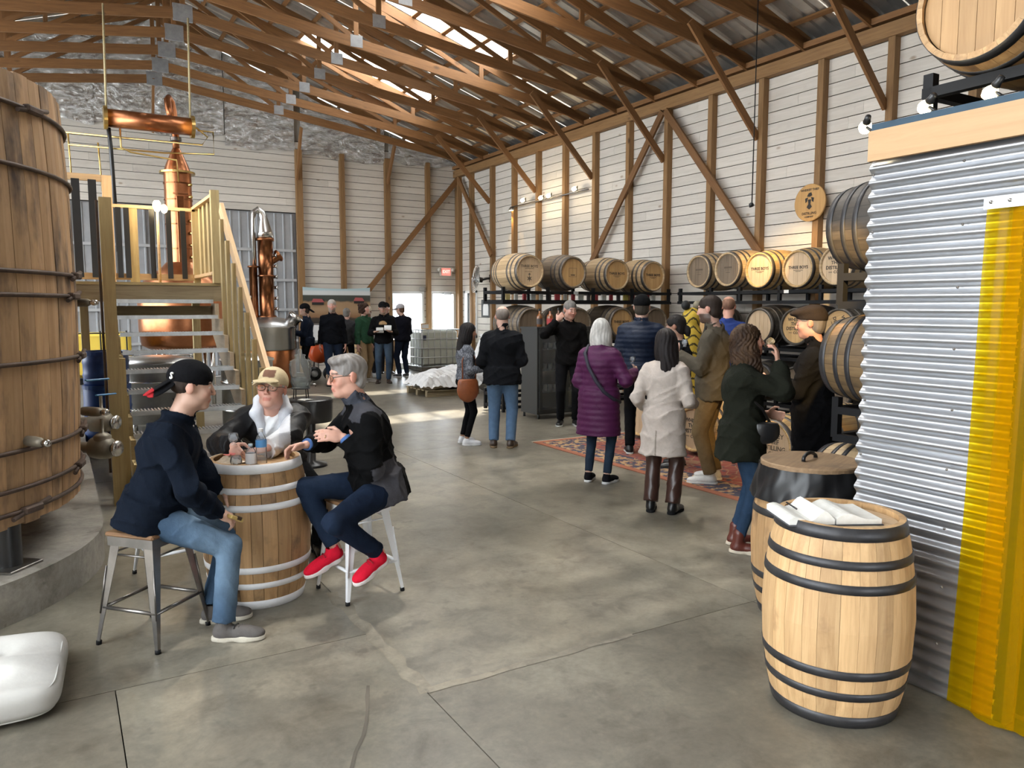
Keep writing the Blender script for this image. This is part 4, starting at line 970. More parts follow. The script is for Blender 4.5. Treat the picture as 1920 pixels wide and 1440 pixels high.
mm = MB(); mm.tube([(0, 0, 3.36), (0, 0, 3.5), (-0.02, 0, 3.78), (-0.06, 0, 3.92), (-0.14, 0, 3.98), (-0.23, 0, 3.92), (-0.25, 0, 3.75), (-0.25, 0, 2.6)], [0.19, 0.17, 0.10, 0.085, 0.08, 0.07, 0.05, 0.05], 16); mm.build('vapour_pipe', STEEL, s2)
mm = MB(); mm.lathe([(0.09, 0), (0.09, 2.4), (0.12, 2.4), (0.12, 2.44), (0, 2.44)], 20, T(-0.28, 0, 0.3)); mm.build('dephlegmator', COPPERD, s2)
mm = MB(); mm.lathe([(0.09, 0.05), (0.10, 0.3), (0.14, 0.33), (0.14, 0.38), (0, 0.38)], 20, T(0, 0, 2.78) @ RY(R(55))); mm.build('side_port', COPPERD, s2)
for i in range(6): mm = MB(); mm.lathe([(0.035, 0.15), (0.035, 0.22), (0.05, 0.225), (0.05, 0.25), (0, 0.25)], 12, T(0, 0, 1.78 + i * 0.24) @ RZ(R(-25)) @ RY(R(90))); mm.build('sight_glass', STEEL, s2)
mm = MB(); mm.lathe([(0.15, 0), (0.15, 0.22), (0.18, 0.22), (0.18, 0.27), (0, 0.29)], 20, T(0.42, -0.25, 1.42) @ RY(R(35)) @ RX(R(20))); mm.build('manway', STEEL, s2)
MB().tube([(-0.28, 0, 2.1), (-0.5, -0.1, 1.95), (-0.9, -0.2, 1.9)], 0.03, 8).build('hose', m_plain('pale_hose', (.6, .57, .5), .6), s2)

# under the platform
for nm, lb, x, y, r_, z0, z1, mt in (('steel_tank', 'stainless tank standing behind the lower stair treads', 2.35, 11.6, 0.36, 0.0, 1.05, STEELB), ('steel_tank', 'wide stainless vat behind the staircase', 1.25, 12.6, 0.62, 0.15, 1.0, STEELB)):
    t = thing(nm, lb, 'tank', (x, y, 0)); mm = MB(); mm.lathe([(0, z0), (r_, z0), (r_, z1), (r_ + 0.02, z1), (r_ + 0.02, z1 + 0.03), (r_ * 0.4, z1 + 0.10), (0, z1 + 0.11)], 36, smooth=False); o = mm.build('shell', mt, t); o.data.polygons.foreach_set('use_smooth', [True] * len(o.data.polygons))
    for z in (0.35, 0.75): MB().lathe([(r_, z - 0.015), (r_ + 0.012, z - 0.01), (r_ + 0.012, z + 0.01), (r_, z + 0.015)], 36).build('band', STEEL, t)
    if z0 > 0:
        for a in (45, 135, 225, 315): MB().tube([(0.5 * math.cos(R(a)), 0.5 * math.sin(R(a)), 0), (0.5 * math.cos(R(a)), 0.5 * math.sin(R(a)), 0.2)], 0.035, 8).build('leg', STEEL, t)
wb = thing('pipe_stand', 'stainless pipe stand with rails behind the staircase', 'stand', (1.2, 14.2, 0))
for x in (-0.75, 0.0, 0.75): MB().tube([(x, 0, 0), (x, 0, 1.02)], 0.02, 8).build('upright', STEEL, wb)
for z in (0.5, 0.8, 1.0): MB().tube([(-0.8, 0, z), (0.85, 0, z)], 0.02, 8).build('rail', STEEL, wb)
MB().box((-0.2, 0.05, 0.5), (1.0, 0.01, 0.5)).build('panel', STEEL, wb)
BLUED = m_mottle('blue_plastic', (0.012, 0.05, 0.22), (0.02, 0.08, 0.30), 4, 0.4, 0, 0.02)
def drum(label, x, y, z0, h, r_, mt):
    t = thing('plastic_drum', label, 'drum', (x, y, z0)); P = [(0, 0), (r_ * 0.95, 0), (r_, 0.03)]
    for q in (0.3, 0.68): P += [(r_, h * q - 0.03), (r_ * 1.03, h * q), (r_, h * q + 0.03)]
    P += [(r_, h - 0.06), (r_ * 0.96, h - 0.02)]; mm = MB(); mm.lathe(P, 28); mm.build('shell', mt, t)
    mm = MB(); mm.lathe([(r_ * 1.02, h - 0.05), (r_ * 1.02, h), (r_ * 0.9, h), (r_ * 0.88, h - 0.02), (0, h - 0.02)], 28, smooth=False); mm.build('lid', mt, t)
drum('blue plastic drum standing behind the stair post', 0.50, 10.9, 0.0, 0.86, 0.27, BLUED)
drum('shorter blue drum stacked on the one behind the stair post', 0.50, 10.9, 0.86, 0.42, 0.26, BLUED)
yt = thing('yellow_tote', 'translucent yellow tote glowing behind the blue drums', 'tote', (0.62, 15.3, 0))
MB().cbox((0, 0, 1.0), (0.95, 0.8, 0.75), 0.05).build('bottle', m_plain('yellow_plastic', (0.85, 0.62, 0.10), 0.4), yt)
for x in (-0.4, 0, 0.4): MB().tube([(x, -0.43, 0), (x, -0.43, 1.42)], 0.012, 6).build('cage_bar', BLACK, yt)
for z in (0.62, 1.0, 1.38): MB().tube([(-0.5, -0.44, z), (0.5, -0.44, z)], 0.012, 6).build('cage_bar', BLACK, yt)
MB().box((0, 0, 0.56), (1.0, 0.85, 0.1)).build('base', BLACK, yt)
for x in (-0.45, 0.45):
    for y in (-0.38, 0.38): MB().box((x, y, 0.26), (0.06, 0.06, 0.52)).build('leg', BLACK, yt)
# ------------------------------------------------------------------ cabinet with glassware
CBX0, CBX1, CBY0, CBY1, CBZ = 6.66, 7.72, 10.48, 10.98, 1.50
CABM = m_plain('charcoal_cabinet', (0.035, 0.036, 0.036), 0.45)
cb = thing('glass_cabinet', 'charcoal glass-fronted cabinet holding rows of tumblers', 'cabinet', (CBX0, CBY0, 0))
m = MB()
for (x, y, z, a, b, c) in ((0.0, .25, .79, .03, .5, 1.42), (1.06, .25, .79, .03, .5, 1.42), (.53, .49, .79, 1.06, .02, 1.42), (.53, .25, 1.485, 1.12, .53, .03), (.53, .25, .095, 1.06, .5, .03)): m.box((x, y, z), (a, b, c))
m.build('body', CABM, cb)
for z in (0.42, 0.77, 1.12): MB().box((.53, .25, z), (1.03, .46, .02)).build('shelf', CABM, cb)
for x0, x1 in ((0.02, 0.525), (0.535, 1.04)):
    d = MB(); 
    for (x, z, a, c) in ((x0 + .025, .79, .05, 1.36), (x1 - .025, .79, .05, 1.36), ((x0 + x1) / 2, .135, x1 - x0 - .1, .05), ((x0 + x1) / 2, 1.445, x1 - x0 - .1, .05)): d.box((x, -.012, z), (a, .022, c))
    dd = d.build('door', CABM, cb); MB().box(((x0 + x1) / 2, -.012, .79), (x1 - x0 - .1, .004, 1.27)).build('door_pane', CLEAR, dd)
for x in (0.03, 1.03):
    for y in (0.03, 0.47): MB().tube([(x, y, 0), (x, y, 0.09)], 0.02, 8).build('leg', CABM, cb)
mm = MB(); mm.lathe([(0, 0.004), (0.03, 0.004), (0.033, 0.0), (0.034, 0.0), (0.040, 0.105), (0.0375, 0.105), (0.031, 0.012), (0, 0.012)], 14); tumb = mm.mesh('tumbler', m_glass('cabinet_glass', (0.9, 0.93, 0.9), 0.03, 0.25))
ORD = 'first second third fourth fifth sixth seventh eighth ninth tenth eleventh twelfth thirteenth fourteenth fifteenth sixteenth seventeenth eighteenth nineteenth twentieth'.split()
for z in (0.43, 0.78, 1.13):
    for i in range(9):
        for j in range(2):
            o = put('tumbler', tumb, None, T(CBX0 + 0.11 + i * 0.105, CBY0 + 0.12 + j * 0.16, z)); tag(o, 'clear tumbler, %s from left in the %s row on the cabinet %s shelf' % (ORD[i], 'back' if j else 'front', {0.43: 'lowest', 0.78: 'middle', 1.13: 'top'}[z]), 'glass', 'tumblers in the cabinet')
LIQ = {}
def bottle(label, x, y, z, h=0.28, r_=0.042, liq=(0.30, 0.09, 0.02), lab=(0.10, 0.09, 0.08), rz=0.0, cap=(0.02, 0.02, 0.02)):
    t = thing('bottle', label, 'bottle', (x, y, z), rz); k = str(liq)
    if k not in LIQ: LIQ[k] = m_plain('spirit' + str(len(LIQ)), liq, 0.08, 0, 0.6, coat=0.5)
    mm = MB(); mm.lathe([(0, 0), (r_ * .92, 0), (r_, .012), (r_, h * .55), (r_ * .85, h * .64), (r_ * .36, h * .72), (r_ * .32, h * .9), (0, h * .9)], 20); mm.build('glass_body', LIQ[k], t)
    mm = MB(); mm.lathe([(r_ * 1.02, h * .14), (r_ * 1.02, h * .45)], 20); mm.build('paper_label', m_plain('bottle_label' + label[:12], lab, 0.6), t)
    mm = MB(); mm.lathe([(r_ * .36, h * .87), (r_ * .4, h * .88), (r_ * .4, h), (0, h)], 14, smooth=False); mm.build('stopper', m_plain('stopper' + label[:12], cap, 0.5), t)
    return t
bottle('amber whiskey bottle with dark label, left on the cabinet', 6.80, 10.66, CBZ, 0.30, 0.046, (0.20, 0.07, 0.02), (0.06, 0.05, 0.05))
bottle('whiskey bottle with red label, middle on the cabinet', 7.02, 10.68, CBZ, 0.30, 0.055, (0.24, 0.07, 0.02), (0.45, 0.05, 0.05))
bottle('whiskey bottle with brown label, right on the cabinet', 7.20, 10.70, CBZ, 0.31, 0.046, (0.17, 0.06, 0.03), (0.16, 0.08, 0.06))
t = thing('card_box', 'white card box on the cabinet beside the man in black', 'box', (7.42, 10.72, CBZ)); MB().cbox((0, 0, .07), (.16, .1, .14), .004).build('carton', WHITE, t); MB().cbox((0, 0, .145), (.165, .105, .01), .002).build('flap', WHITE, t)
# miniature bottles and cartons on the rack shelf under the high row
tag(MB().box((8.4, 11.68, 1.937), (3.7, .5, .02)).build('shelf_board', BLACK), 'narrow black shelf board inside the rack under the high barrels', 'shelf')
cols = [(.55, .45, .20), (.6, .6, .55), (.4, .05, .06), (.62, .6, .56), (.55, .55, .48), (.08, .07, .07), (.35, .04, .05), (.5, .5, .48), (.3, .05, .06), (.45, .45, .42), (.1, .09, .09), (.36, .05, .05), (.55, .52, .48), (.4, .06, .06), (.12, .1, .1), (.5, .42, .1), (.35, .05, .05), (.72, .55, .05), (.3, .05, .06), (.4, .38, .36)]
cname = {(.72, .55, .05): 'bright yellow', (.5, .42, .1): 'dull gold', (.55, .45, .20): 'tan'}
for i, c in enumerate(cols):
    w_ = 0.055 if i % 3 else 0.09; x = 6.68 + i * 0.172
    nm = cname.get(c) or ('dark red' if c[0] > 2.5 * c[1] else 'black' if c[0] < .2 else 'off-white')
    t = thing('carton', nm + ' small carton, %s from left on the shelf under the high barrels' % ORD[i], 'carton', (x, 11.50, 1.9475), 0, 'cartons on the rack shelf')
    if 'carton_mat' + nm not in MATS: m_plain('carton_mat' + nm, c, 0.6)
    hgt = 0.11 + 0.02 * (i % 2); MB().box((0, 0, hgt / 2), (w_, .05, hgt)).build('carton_body', MATS['carton_mat' + nm], t); MB().box((0, 0, hgt + .004), (w_ * .9, .045, .008)).build('flap', BLACK, t)

# rug
def m_rug():
    m, nt, b = mat_new('rug_weave'); tc = N(nt, 'ShaderNodeTexCoord'); sp = N(nt, 'ShaderNodeSeparateXYZ'); nt.links.new(tc.outputs['Object'], sp.inputs[0])
    def ab(s, half):
        a = N(nt, 'ShaderNodeMath', operation='ABSOLUTE'); nt.links.new(s, a.inputs[0]); q = N(nt, 'ShaderNodeMath', operation='SUBTRACT'); q.inputs[0].default_value = half; nt.links.new(a.outputs[0], q.inputs[1]); return q.outputs[0]
    mn = N(nt, 'ShaderNodeMath', operation='MINIMUM'); nt.links.new(ab(sp.outputs['X'], 1.2), mn.inputs[0]); nt.links.new(ab(sp.outputs['Y'], 1.915), mn.inputs[1])
    v = coord(nt, jitter=False); vo = N(nt, 'ShaderNodeTexVoronoi'); vo.inputs['Scale'].default_value = 9; nt.links.new(v, vo.inputs['Vector'])
    vo2 = N(nt, 'ShaderNodeTexVoronoi', feature='DISTANCE_TO_EDGE'); vo2.inputs['Scale'].default_value = 7; nt.links.new(v, vo2.inputs['Vector'])
    border = mixc(nt, (0.40, 0.25, 0.12), (0.055, 0.05, 0.075), ramp(nt, noise(nt, v, 11, 2), [(0.46, (0, 0, 0)), (0.5, (1, 1, 1))]))
    border = mixc(nt, border, (0.32, 0.085, 0.045), ramp(nt, vo.outputs['Distance'], [(0.16, (1, 1, 1)), (0.2, (0, 0, 0))]))
    field = mixc(nt, (0.23, 0.055, 0.04), (0.30, 0.16, 0.09), ramp(nt, vo2.outputs['Distance'], [(0.03, (1, 1, 1)), (0.06, (0, 0, 0))]))
    field = mixc(nt, field, (0.06, 0.045, 0.07), ramp(nt, noise(nt, v, 6, 2), [(0.58, (0, 0, 0)), (0.61, (1, 1, 1))]))
    st_ = [(0.0, (1, 1, 1)), (0.085, (1, 1, 1)), (0.09, (0, 0, 0))]
    c = mixc(nt, field, border, ramp(nt, mn.outputs[0], [(0.50, (1, 1, 1)), (0.51, (0, 0, 0))]))
    c = mixc(nt, c, (0.30, 0.10, 0.05), ramp(nt, mn.outputs[0], [(0.0, (1, 1, 1)), (0.085, (1, 1, 1)), (0.095, (0, 0, 0))]))
    c = mixc(nt, c, (0.30, 0.08, 0.05), ramp(nt, mn.outputs[0], [(0.46, (0, 0, 0)), (0.47, (1, 1, 1)), (0.50, (1, 1, 1)), (0.51, (0, 0, 0))]))
    nt.links.new(c, b.inputs['Base Color']); b.inputs['Roughness'].default_value = 0.95; bump(nt, b, noise(nt, v, 160, 2), 0.4, 0.004); return m
rg = thing('rug', 'red oriental rug with dark patterned border on the concrete', 'rug', (6.66, 6.795, 0))
MB().grid(lambda u, v: (-1.2 + 2.4 * u, -1.915 + 3.83 * v, 0.011 + 0.001 * math.sin(u * 9) * math.sin(v * 14)), 12, 20).build('pile', m_rug(), rg)
MB().box((0, 0, 0.0055), (2.40, 3.83, 0.009)).build('backing', m_plain('rug_back', (.3, .12, .07), .95), rg)
FR = m_plain('rug_fringe', (.55, .47, .36), .9)
for sg in (-1, 1):
    mm = MB(); mm.grid(lambda u, v: (-1.2 + 2.4 * u, sg * (1.915 + 0.06 * v), 0.005 + 0.002 * math.sin(u * 500)), 240, 1); mm.build('fringe', FR, rg)

# ------------------------------------------------------------------ wall fittings
fan = thing('wall_fan', 'round wire-guarded fan fixed high on the right wall', 'fan', (10.60, 19.15, 2.60))
Mf = T(-0.42, 0.15, 0.0) @ RZ(R(-12)) @ RY(R(-82)) 
for i in range(7): mm = MB(); q = 0.06 + i * 0.052; mm.tube([Mf @ Vector((q * math.cos(a), q * math.sin(a), 0.07 * math.cos(q / 0.37 * 1.4))) for a in [2 * math.pi * k / 32 for k in range(32)]], 0.007, 5, closed=True); mm.build('guard_ring', STEEL, fan)
for i in range(12): a = 2 * math.pi * i / 12; MB().tube([Mf @ Vector((0.05 * math.cos(a), 0.05 * math.sin(a), 0.07)), Mf @ Vector((0.37 * math.cos(a), 0.37 * math.sin(a), 0.0)), Mf @ Vector((0.1 * math.cos(a), 0.1 * math.sin(a), -0.09))], 0.006, 5).build('guard_wire', STEEL, fan)
for i in range(4):
    mm = MB(); M2 = Mf @ RZ(i * math.pi / 2); mm.grid(lambda u, v: M2 @ Vector((0.06 + 0.27 * u, (v - 0.5) * (0.08 + 0.14 * u), (v - 0.5) * 0.06 - 0.02)), 5, 3); mm.build('blade', STEELB, fan)
mm = MB(); mm.lathe([(0.07, -0.2), (0.08, -0.05), (0.05, 0.02), (0, 0.03)], 16, Mf); mm.build('motor', BLACKS, fan)
MB().tube([Mf @ Vector((0, 0, -0.18)), (-0.1, 0.05, 0.02), (0.0, 0, 0.02)], 0.03, 8).build('bracket', BLACKS, fan); MB().cbox((-0.015, 0, 0.02), (0.03, 0.16, 0.22), .006).build('wall_plate', BLACKS, fan)

ex = thing('exit_sign', 'red lit exit sign on the back wall above the doors', 'sign', (10.23, YB - 0.07, 2.88))
MB().cbox((0, 0, 0), (0.40, 0.06, 0.27), 0.01).build('housing', m_plain('sign_housing', (.7, .62, .55), .5), ex)
MB().box((0, -0.034, 0), (0.28, 0.008, 0.20)).build('face', m_plain('sign_red', (.8, .1, .08), .4, emit=(1, .16, .13), estr=2.2), ex)
put('lettering', text_mesh('EXIT', 0.12, m_plain('sign_letter', (.9, .3, .25), .4, emit=(1, .42, .36), estr=2.5), weight=0.003), ex, T(0, -0.0395, 0) @ RX(R(90)))
for x in (-0.23, 0.23): mm = MB(); mm.lathe([(0.05, 0), (0.06, 0.05), (0, 0.06)], 12, T(x, -0.01, 0.06) @ RX(R(90))); mm.build('emergency_head', m_plain('sign_lamp%d' % (x > 0), (.75, .7, .62), .4), ex)

sg = thing('round_sign', 'round barrel-head wooden sign with dark emblem on a stud', 'sign', (10.53, 8.41, 3.49))
Ms = RZ(R(-90)) @ RX(R(90))
mm = MB(); mm.lathe([(0, 0.0), (0.285, 0.0), (0.295, 0.008), (0.295, 0.035), (0.285, 0.04), (0, 0.04)], 48, Ms, smooth=False); mm.build('disc', m_wood('sign_oak', (0.50, 0.29, 0.10), (0.40, 0.22, 0.07), 2, 6, 0.55), sg)
Mf2 = Ms @ T(0, 0, 0.041)
for tx, yy, sz in (('WHISKEY THIEF', 0.20, 0.05), ('DISTILLING', -0.17, 0.055), ('COMPANY', -0.225, 0.035)): letter(sg, Mf2, tx, sz, 0, yy, None, weight=0.001, z=0.001)
def blob(P, M, nm, par): mm = MB(); mm.prism(P, 0, 0.002, M); mm.build(nm, INK, par)
blob([(-.02, .15), (.03, .16), (.05, .11), (.0, .09), (-.05, .1)], Mf2, 'emblem_mark', sg); blob([(-.085, .07), (-.03, .085), (-.045, .02), (-.075, .0)], Mf2, 'emblem_mark', sg); blob([(.085, .07), (.03, .085), (.045, .02), (.075, .0)], Mf2, 'emblem_mark', sg)
blob([(-.03, .05), (.03, .05), (.02, -.02), (.05, -.07), (0, -.11), (-.05, -.07), (-.02, -.02)], Mf2, 'emblem_mark', sg)

tl = thing('track_light', 'row of four lit bulbs on a conduit along the right wall', 'light', (10.5, 16.2, 4.48))
MB().tube([(0.02, 1.75, -0.03), (0.02, -1.75, 0.0)], 0.018, 8).build('conduit', GUNMETAL, tl)
for i, (y, z) in enumerate(((17.05, 4.53), (16.2, 4.49), (15.85, 4.50), (14.78, 4.52))):
    mm = MB(); mm.lathe([(0.03, 0.09), (0.045, 0.06), (0.075, 0.0), (0.07, -0.01)], 14, T(-0.12, y - 16.2, z - 4.45) @ RY(R(150))); mm.build('lamp_head', GUNMETAL, tl)
    mm = MB(); mm.lathe([(0, 0.05), (0.045, 0.045), (0.068, 0.0), (0.05, -0.03), (0, -0.045)], 14, T(-0.14, y - 16.2, z - 4.48) @ RY(R(150))); mm.build('bulb', BULB, tl)
    lamp('track_lamp_light', (10.2, y, z - 0.02), 9, (1, .80, .52), 0.06)
wlp = thing('stud_lamp', 'small lamp washing a stud with amber light on right wall', 'lamp', (10.55, 17.9, 4.40))
MB().cbox((-.02, 0, 0), (.10, .14, .05), .01).build('housing', GUNMETAL, wlp); MB().cbox((-.03, 0, -.03), (.07, .11, .012), .004).build('lens', m_plain('amber_lens', (1, .7, .3), .4, emit=(1, .66, .22), estr=20), wlp)
lamp('stud_lamp_light', (10.46, 17.95, 4.30), 40, (1, .66, .24), 0.04, 70, (10.66, 17.95, 3.2))

# container-roof spot lamps
def spot_lamp(label, p, aim, power, deg, col=(1, .74, .36)):
    t = thing('spot_lamp', label, 'lamp', p); d = (Vector(aim) - Vector(p)).normalized(); M = d.to_track_quat('Z', 'Y').to_matrix().to_4x4()
    mm = MB(); mm.lathe([(0, -0.05), (0.014, -0.048), (0.016, -0.02), (0.020, -0.005), (0.016, 0.0)], 16, M); mm.build('housing', BLACKS, t)
    mm = MB(); mm.lathe([(0.015, 0.0), (0.028, 0.018), (0.032, 0.036), (0.026, 0.054), (0, 0.064)], 16, M); mm.build('bulb', BULB, t)
    MB().tube([(0, 0, -0.02), (0.02, -0.03, -0.05), (0.05, -0.03, -0.055)], 0.008, 6).build('bracket', BLACKS, t)
    lamp('spot_lamp_light', tuple(Vector(p) + d * 0.085), power, col, 0.03, deg, aim)
    return t
spot_lamp('warm spot lamp at the far corner of the container roof', (3.52, 2.50, 2.74), (7.2, 6.1, 0.3), 700, 28, (1, .64, .22))
spot_lamp('warm spot lamp in the middle of the container edge', (3.50, 2.17, 2.765), (6.0, 6.6, 0.2), 450, 40, (1, .64, .22))
spot_lamp('warm spot lamp above the yellow curtain', (3.50, 1.88, 2.765), (4.6, 4.9, 0.0), 600, 36, (1, .64, .22))
lamp('rack_lamp_light', (8.9, 8.15, 3.25), 170, (1, .66, .26), 0.05, 70, (9.9, 8.45, 2.6))
rl = thing('rack_lamp', 'small warm spot lamp above the high barrel row', 'lamp', (8.9, 8.15, 3.30))
mm = MB(); mm.lathe([(0, .06), (.03, .05), (.04, 0), (.036, 0)], 14, RY(R(-30))); mm.build('housing', BLACKS, rl); MB().tube([(0, 0, .05), (0, 0, 2.97)], .008, 6).build('cable', BLACK, rl)
# printed banner
def m_banner():
    m, nt, b = mat_new('banner_print'); tc = N(nt, 'ShaderNodeTexCoord'); sp = N(nt, 'ShaderNodeSeparateXYZ'); nt.links.new(tc.outputs['Object'], sp.inputs[0])
    v = coord(nt, (1, 1, 2.5), jitter=False); g = noise(nt, v, 5, 5, 0.7); mr = N(nt, 'ShaderNodeMath', operation='MULTIPLY_ADD'); mr.inputs[1].default_value = 0.14; nt.links.new(g, mr.inputs[0]); nt.links.new(sp.outputs['Z'], mr.inputs[2])
    c = ramp(nt, mr.outputs[0], [(0.0, (0.03, 0.025, 0.02)), (0.22, (0.05, 0.04, 0.03)), (0.26, (0.26, 0.13, 0.06)), (0.45, (0.40, 0.26, 0.15)), (0.66, (0.38, 0.24, 0.13)), (0.72, (0.055, 0.06, 0.05)), (0.95, (0.07, 0.08, 0.07))])
    c2 = mixc(nt, c, (0.70, 0.72, 0.72), ramp(nt, sp.outputs['Z'], [(0.79, (0, 0, 0)), (0.81, (1, 1, 1))])); c2 = mixc(nt, c2, (0.45, 0.60, 0.64), ramp(nt, sp.outputs['Z'], [(0.90, (0, 0, 0)), (0.95, (1, 1, 1))]))
    nt.links.new(c2, b.inputs['Base Color']); b.inputs['Roughness'].default_value = 0.5; return m
bn = thing('banner', 'printed banner of fields and red-roofed barns on the back wall', 'banner', (5.82, YB - 0.26, 1.35))
MB().grid(lambda u, v: (1.93 * u, 0.02 * math.sin(u * 7 + v), 1.0 * v - 0.045 * (1 - (2 * u - 1) ** 2) * (v ** 2) + 0.02), 24, 12).build('sheet', m_banner(), bn)
PINKR = m_plain('printed_red_roof', (.42, .10, .10), .6)
for (x, z, a) in ((.22, .60, .36), (1.42, .64, .32)): mm = MB(); mm.prism([(0, 0), (a, 0), (a - .06, .09), (.05, .10)], 0, .002, T(x, -.032, z) @ RX(R(90))); mm.build('printed_roof', PINKR, bn); MB().box((x + a / 2, -.031, z - .035), (a * .92, .002, .07)).build('printed_barn', INK, bn)
wbd = thing('white_board', 'white panel standing below the banner', 'board', (6.02, YB - 0.35, 0.72)); MB().cbox((0, 0, .3), (.42, .03, .62), .006).build('panel', WHITE, wbd)
for x in (-.16, .16): MB().box((x, .02, -.36), (.03, .03, .74)).build('leg', GUNMETAL, wbd)
t = thing('stacked_crate', 'pale wooden crate standing behind the people near the doors', 'crate', (7.62, 20.7, 0))
for i in range(5): MB().cbox((0, -.35, .1 + i * .17), (1.1, .025, .14), .004).build('slat', W_PINE, t); MB().cbox((-.55, 0, .1 + i * .17), (.025, .7, .14), .004).build('slat', W_PINE, t)
for x in (-.52, .52): MB().box((x, -.32, .45), (.05, .04, .9)).build('corner_post', W_PINE, t)
MB().box((0, 0, .88), (1.12, .74, .03)).build('top_board', W_PINE, t)
# orange machine on wheels
oc = thing('orange_machine', 'orange wheeled machine parked behind the man in dark pullover', 'machine', (5.62, 19.1, 0))
ORG = m_plain('orange_paint', (.62, .09, .02), .35)
mm = MB(); mm.lathe([(0, -.22), (.2, -.2), (.26, -.1), (.26, .1), (.2, .2), (0, .22)], 24, T(0, 0, .68) @ RX(R(90))); mm.build('drum', ORG, oc); MB().cbox((.0, 0, .93), (.34, .4, .10), .03).build('hopper', BLACKS, oc)
for x in (-.2, .2): mm = MB(); mm.lathe([(.09, -.05), (.17, -.045), (.18, 0), (.17, .045), (.09, .05)], 20, T(x, -.25, .18) @ RX(R(90))); mm.build('wheel', BLACKS, oc); mm = MB(); mm.lathe([(0, .03), (.09, .03), (.09, -.03), (0, -.03)], 16, T(x, -.25, .18) @ RX(R(90))); mm.build('wheel_hub', WHITEP, oc)
for x in (-.2, .2): MB().tube([(x, -.2, .2), (x * .6, 0, .5)], .02, 8).build('strut', BLACKS, oc)
# water tote
tt = thing('water_tote', 'caged white plastic tote of pale water by the glass doors', 'tote', (9.35, 20.35, 0), 0)
MB().cbox((0, 0, .66), (1.12, .92, 1.0), .06).build('inner_tank', m_mottle('tote_plastic', (.62, .68, .62), (.70, .74, .68), 1.2, .35, 0, 0), tt); MB().cbox((0, 0, .075), (1.2, 1.0, .12), .01).build('pallet', GUNMETAL, tt)
for i in range(7): x = -.57 + i * .19; MB().tube([(x, -.49, .14), (x, -.49, 1.17)], .011, 6).build('cage_bar', GALV, tt)
for i in range(6): y = -.49 + i * .196; MB().tube([(-.59, y, .14), (-.59, y, 1.17)], .011, 6).build('cage_bar', GALV, tt)
for z in (.14, .4, .66, .92, 1.18): MB().tube([(-.6, .5, z), (-.6, -.5, z), (.6, -.5, z), (.6, .5, z)], .013, 6).build('cage_bar', GALV, tt)
MB().box((-.5, -.502, .96), (.1, .004, .14)).build('plate', m_plain('tote_plate', (.05, .06, .12), .5), tt)
t = thing('framed_notice', 'small framed notice standing on the water tote', 'notice', (9.0, 20.15, 1.195)); MB().cbox((0, 0, .08), (.26, .02, .16), .004).build('frame', W_PINE, t); MB().box((0, -.012, .08), (.21, .004, .11)).build('sheet', WHITE, t)
# pallet of plastic-wrapped sacks
pt = thing('pallet', 'grey wooden pallet under the plastic-wrapped sacks', 'pallet', (6.98, 14.75, 0), 0)
for i in range(6): MB().cbox((0, -.5 + i * .2, .125), (1.2, .13, .022), .003).build('top_slat', W_GREY, pt)
for y in (-.48, 0, .48): MB().cbox((0, y, .065), (1.2, .09, .09), .003).build('bearer', W_GREY, pt)
for y in (-.48, 0, .48): MB().cbox((0, y, .01), (1.2, .1, .02), .003).build('bottom_slat', W_GREY, pt)
SACK = m_mottle('plastic_wrap', (.66, .65, .65), (.82, .81, .80), 7, .22, 0, .5); SACKP = m_mottle('paper_sack', (.55, .45, .33), (.66, .56, .43), 6, .6, 0, .2)
def sack(label, x, y, z, a, mt, sx=.36, sy=.26, h=.11, seed=0):
    r = random.Random(seed); ph = [r.uniform(0, 6) for _ in range(5)]
    def fn(u, v):
        th = 2 * math.pi * u; f = math.pi * (v - .5); cx = abs(math.cos(th)) ** .55 * (1 if math.cos(th) > 0 else -1); cy = abs(math.sin(th)) ** .55 * (1 if math.sin(th) > 0 else -1); w = abs(math.cos(f)) ** .5
        k = 1 + .05 * math.sin(th * 5 + ph[0]) + .03 * math.sin(th * 11 + f * 6 + ph[1]); zz = h * math.sin(f) * (1 + .18 * math.sin(th * 3 + ph[2]) * w) + .018 * math.sin(cx * 9 + ph[3]) * math.cos(cy * 8 + ph[4])
        return (sx * cx * w * k, sy * cy * w * k, h + zz)
    t = thing('sack', label, 'sack', (x, y, z), a); MB().grid(fn, 40, 16).build('bag', mt, t)
    mm = MB(); mm.grid(lambda u, v: (sx * (0.98 + .12 * v), (u - .5) * sy * 1.3, h + .02 * math.sin(u * 22 + seed) + .02 * v), 14, 3); mm.build('gathered_end', mt, t); return t
for i, (x, y, z, a, mt, sx_, sy_, h_, lb) in enumerate(((6.70, 14.45, .136, .1, SACKP, .29, .25, .10, 'tan paper sack at the front of the pallet'), (7.30, 14.45, .136, -.05, SACKP, .29, .25, .10, 'tan paper sack on the pallet behind the woman'), (6.70, 15.03, .136, .05, SACK, .29, .27, .10, 'white plastic-wrapped sack at back of the pallet'), (7.3, 15.03, .136, -.05, SACK, .29, .27, .10, 'white plastic-wrapped sack at back right of the pallet'))):
    sack(lb, x, y, z, a, mt, sx_, sy_, h_, seed=i)
hw = thing('plastic_wrap', 'crumpled clear plastic sheeting heaped over the sacks on the pallet', 'wrap', (6.98, 14.72, .355))
def heap(u, v):
    x = (u - .5) * 1.35; y = (v - .5) * 1.15; e = max(abs(x) / .68, abs(y) / .58)
    z = .20 * math.exp(-((x - .25) ** 2 + (y - .1) ** 2) / .10) + .13 * math.exp(-((x + .3) ** 2 + (y + .1) ** 2) / .06) + .05 * abs(math.sin(x * 9 + 2 * math.sin(y * 7))) * abs(math.cos(y * 8 + x * 3)) + .03 * abs(math.sin(x * 23 + y * 17)) - (.20 * (e - .8) / .2 if e > .8 else 0)
    return (x, y, z)
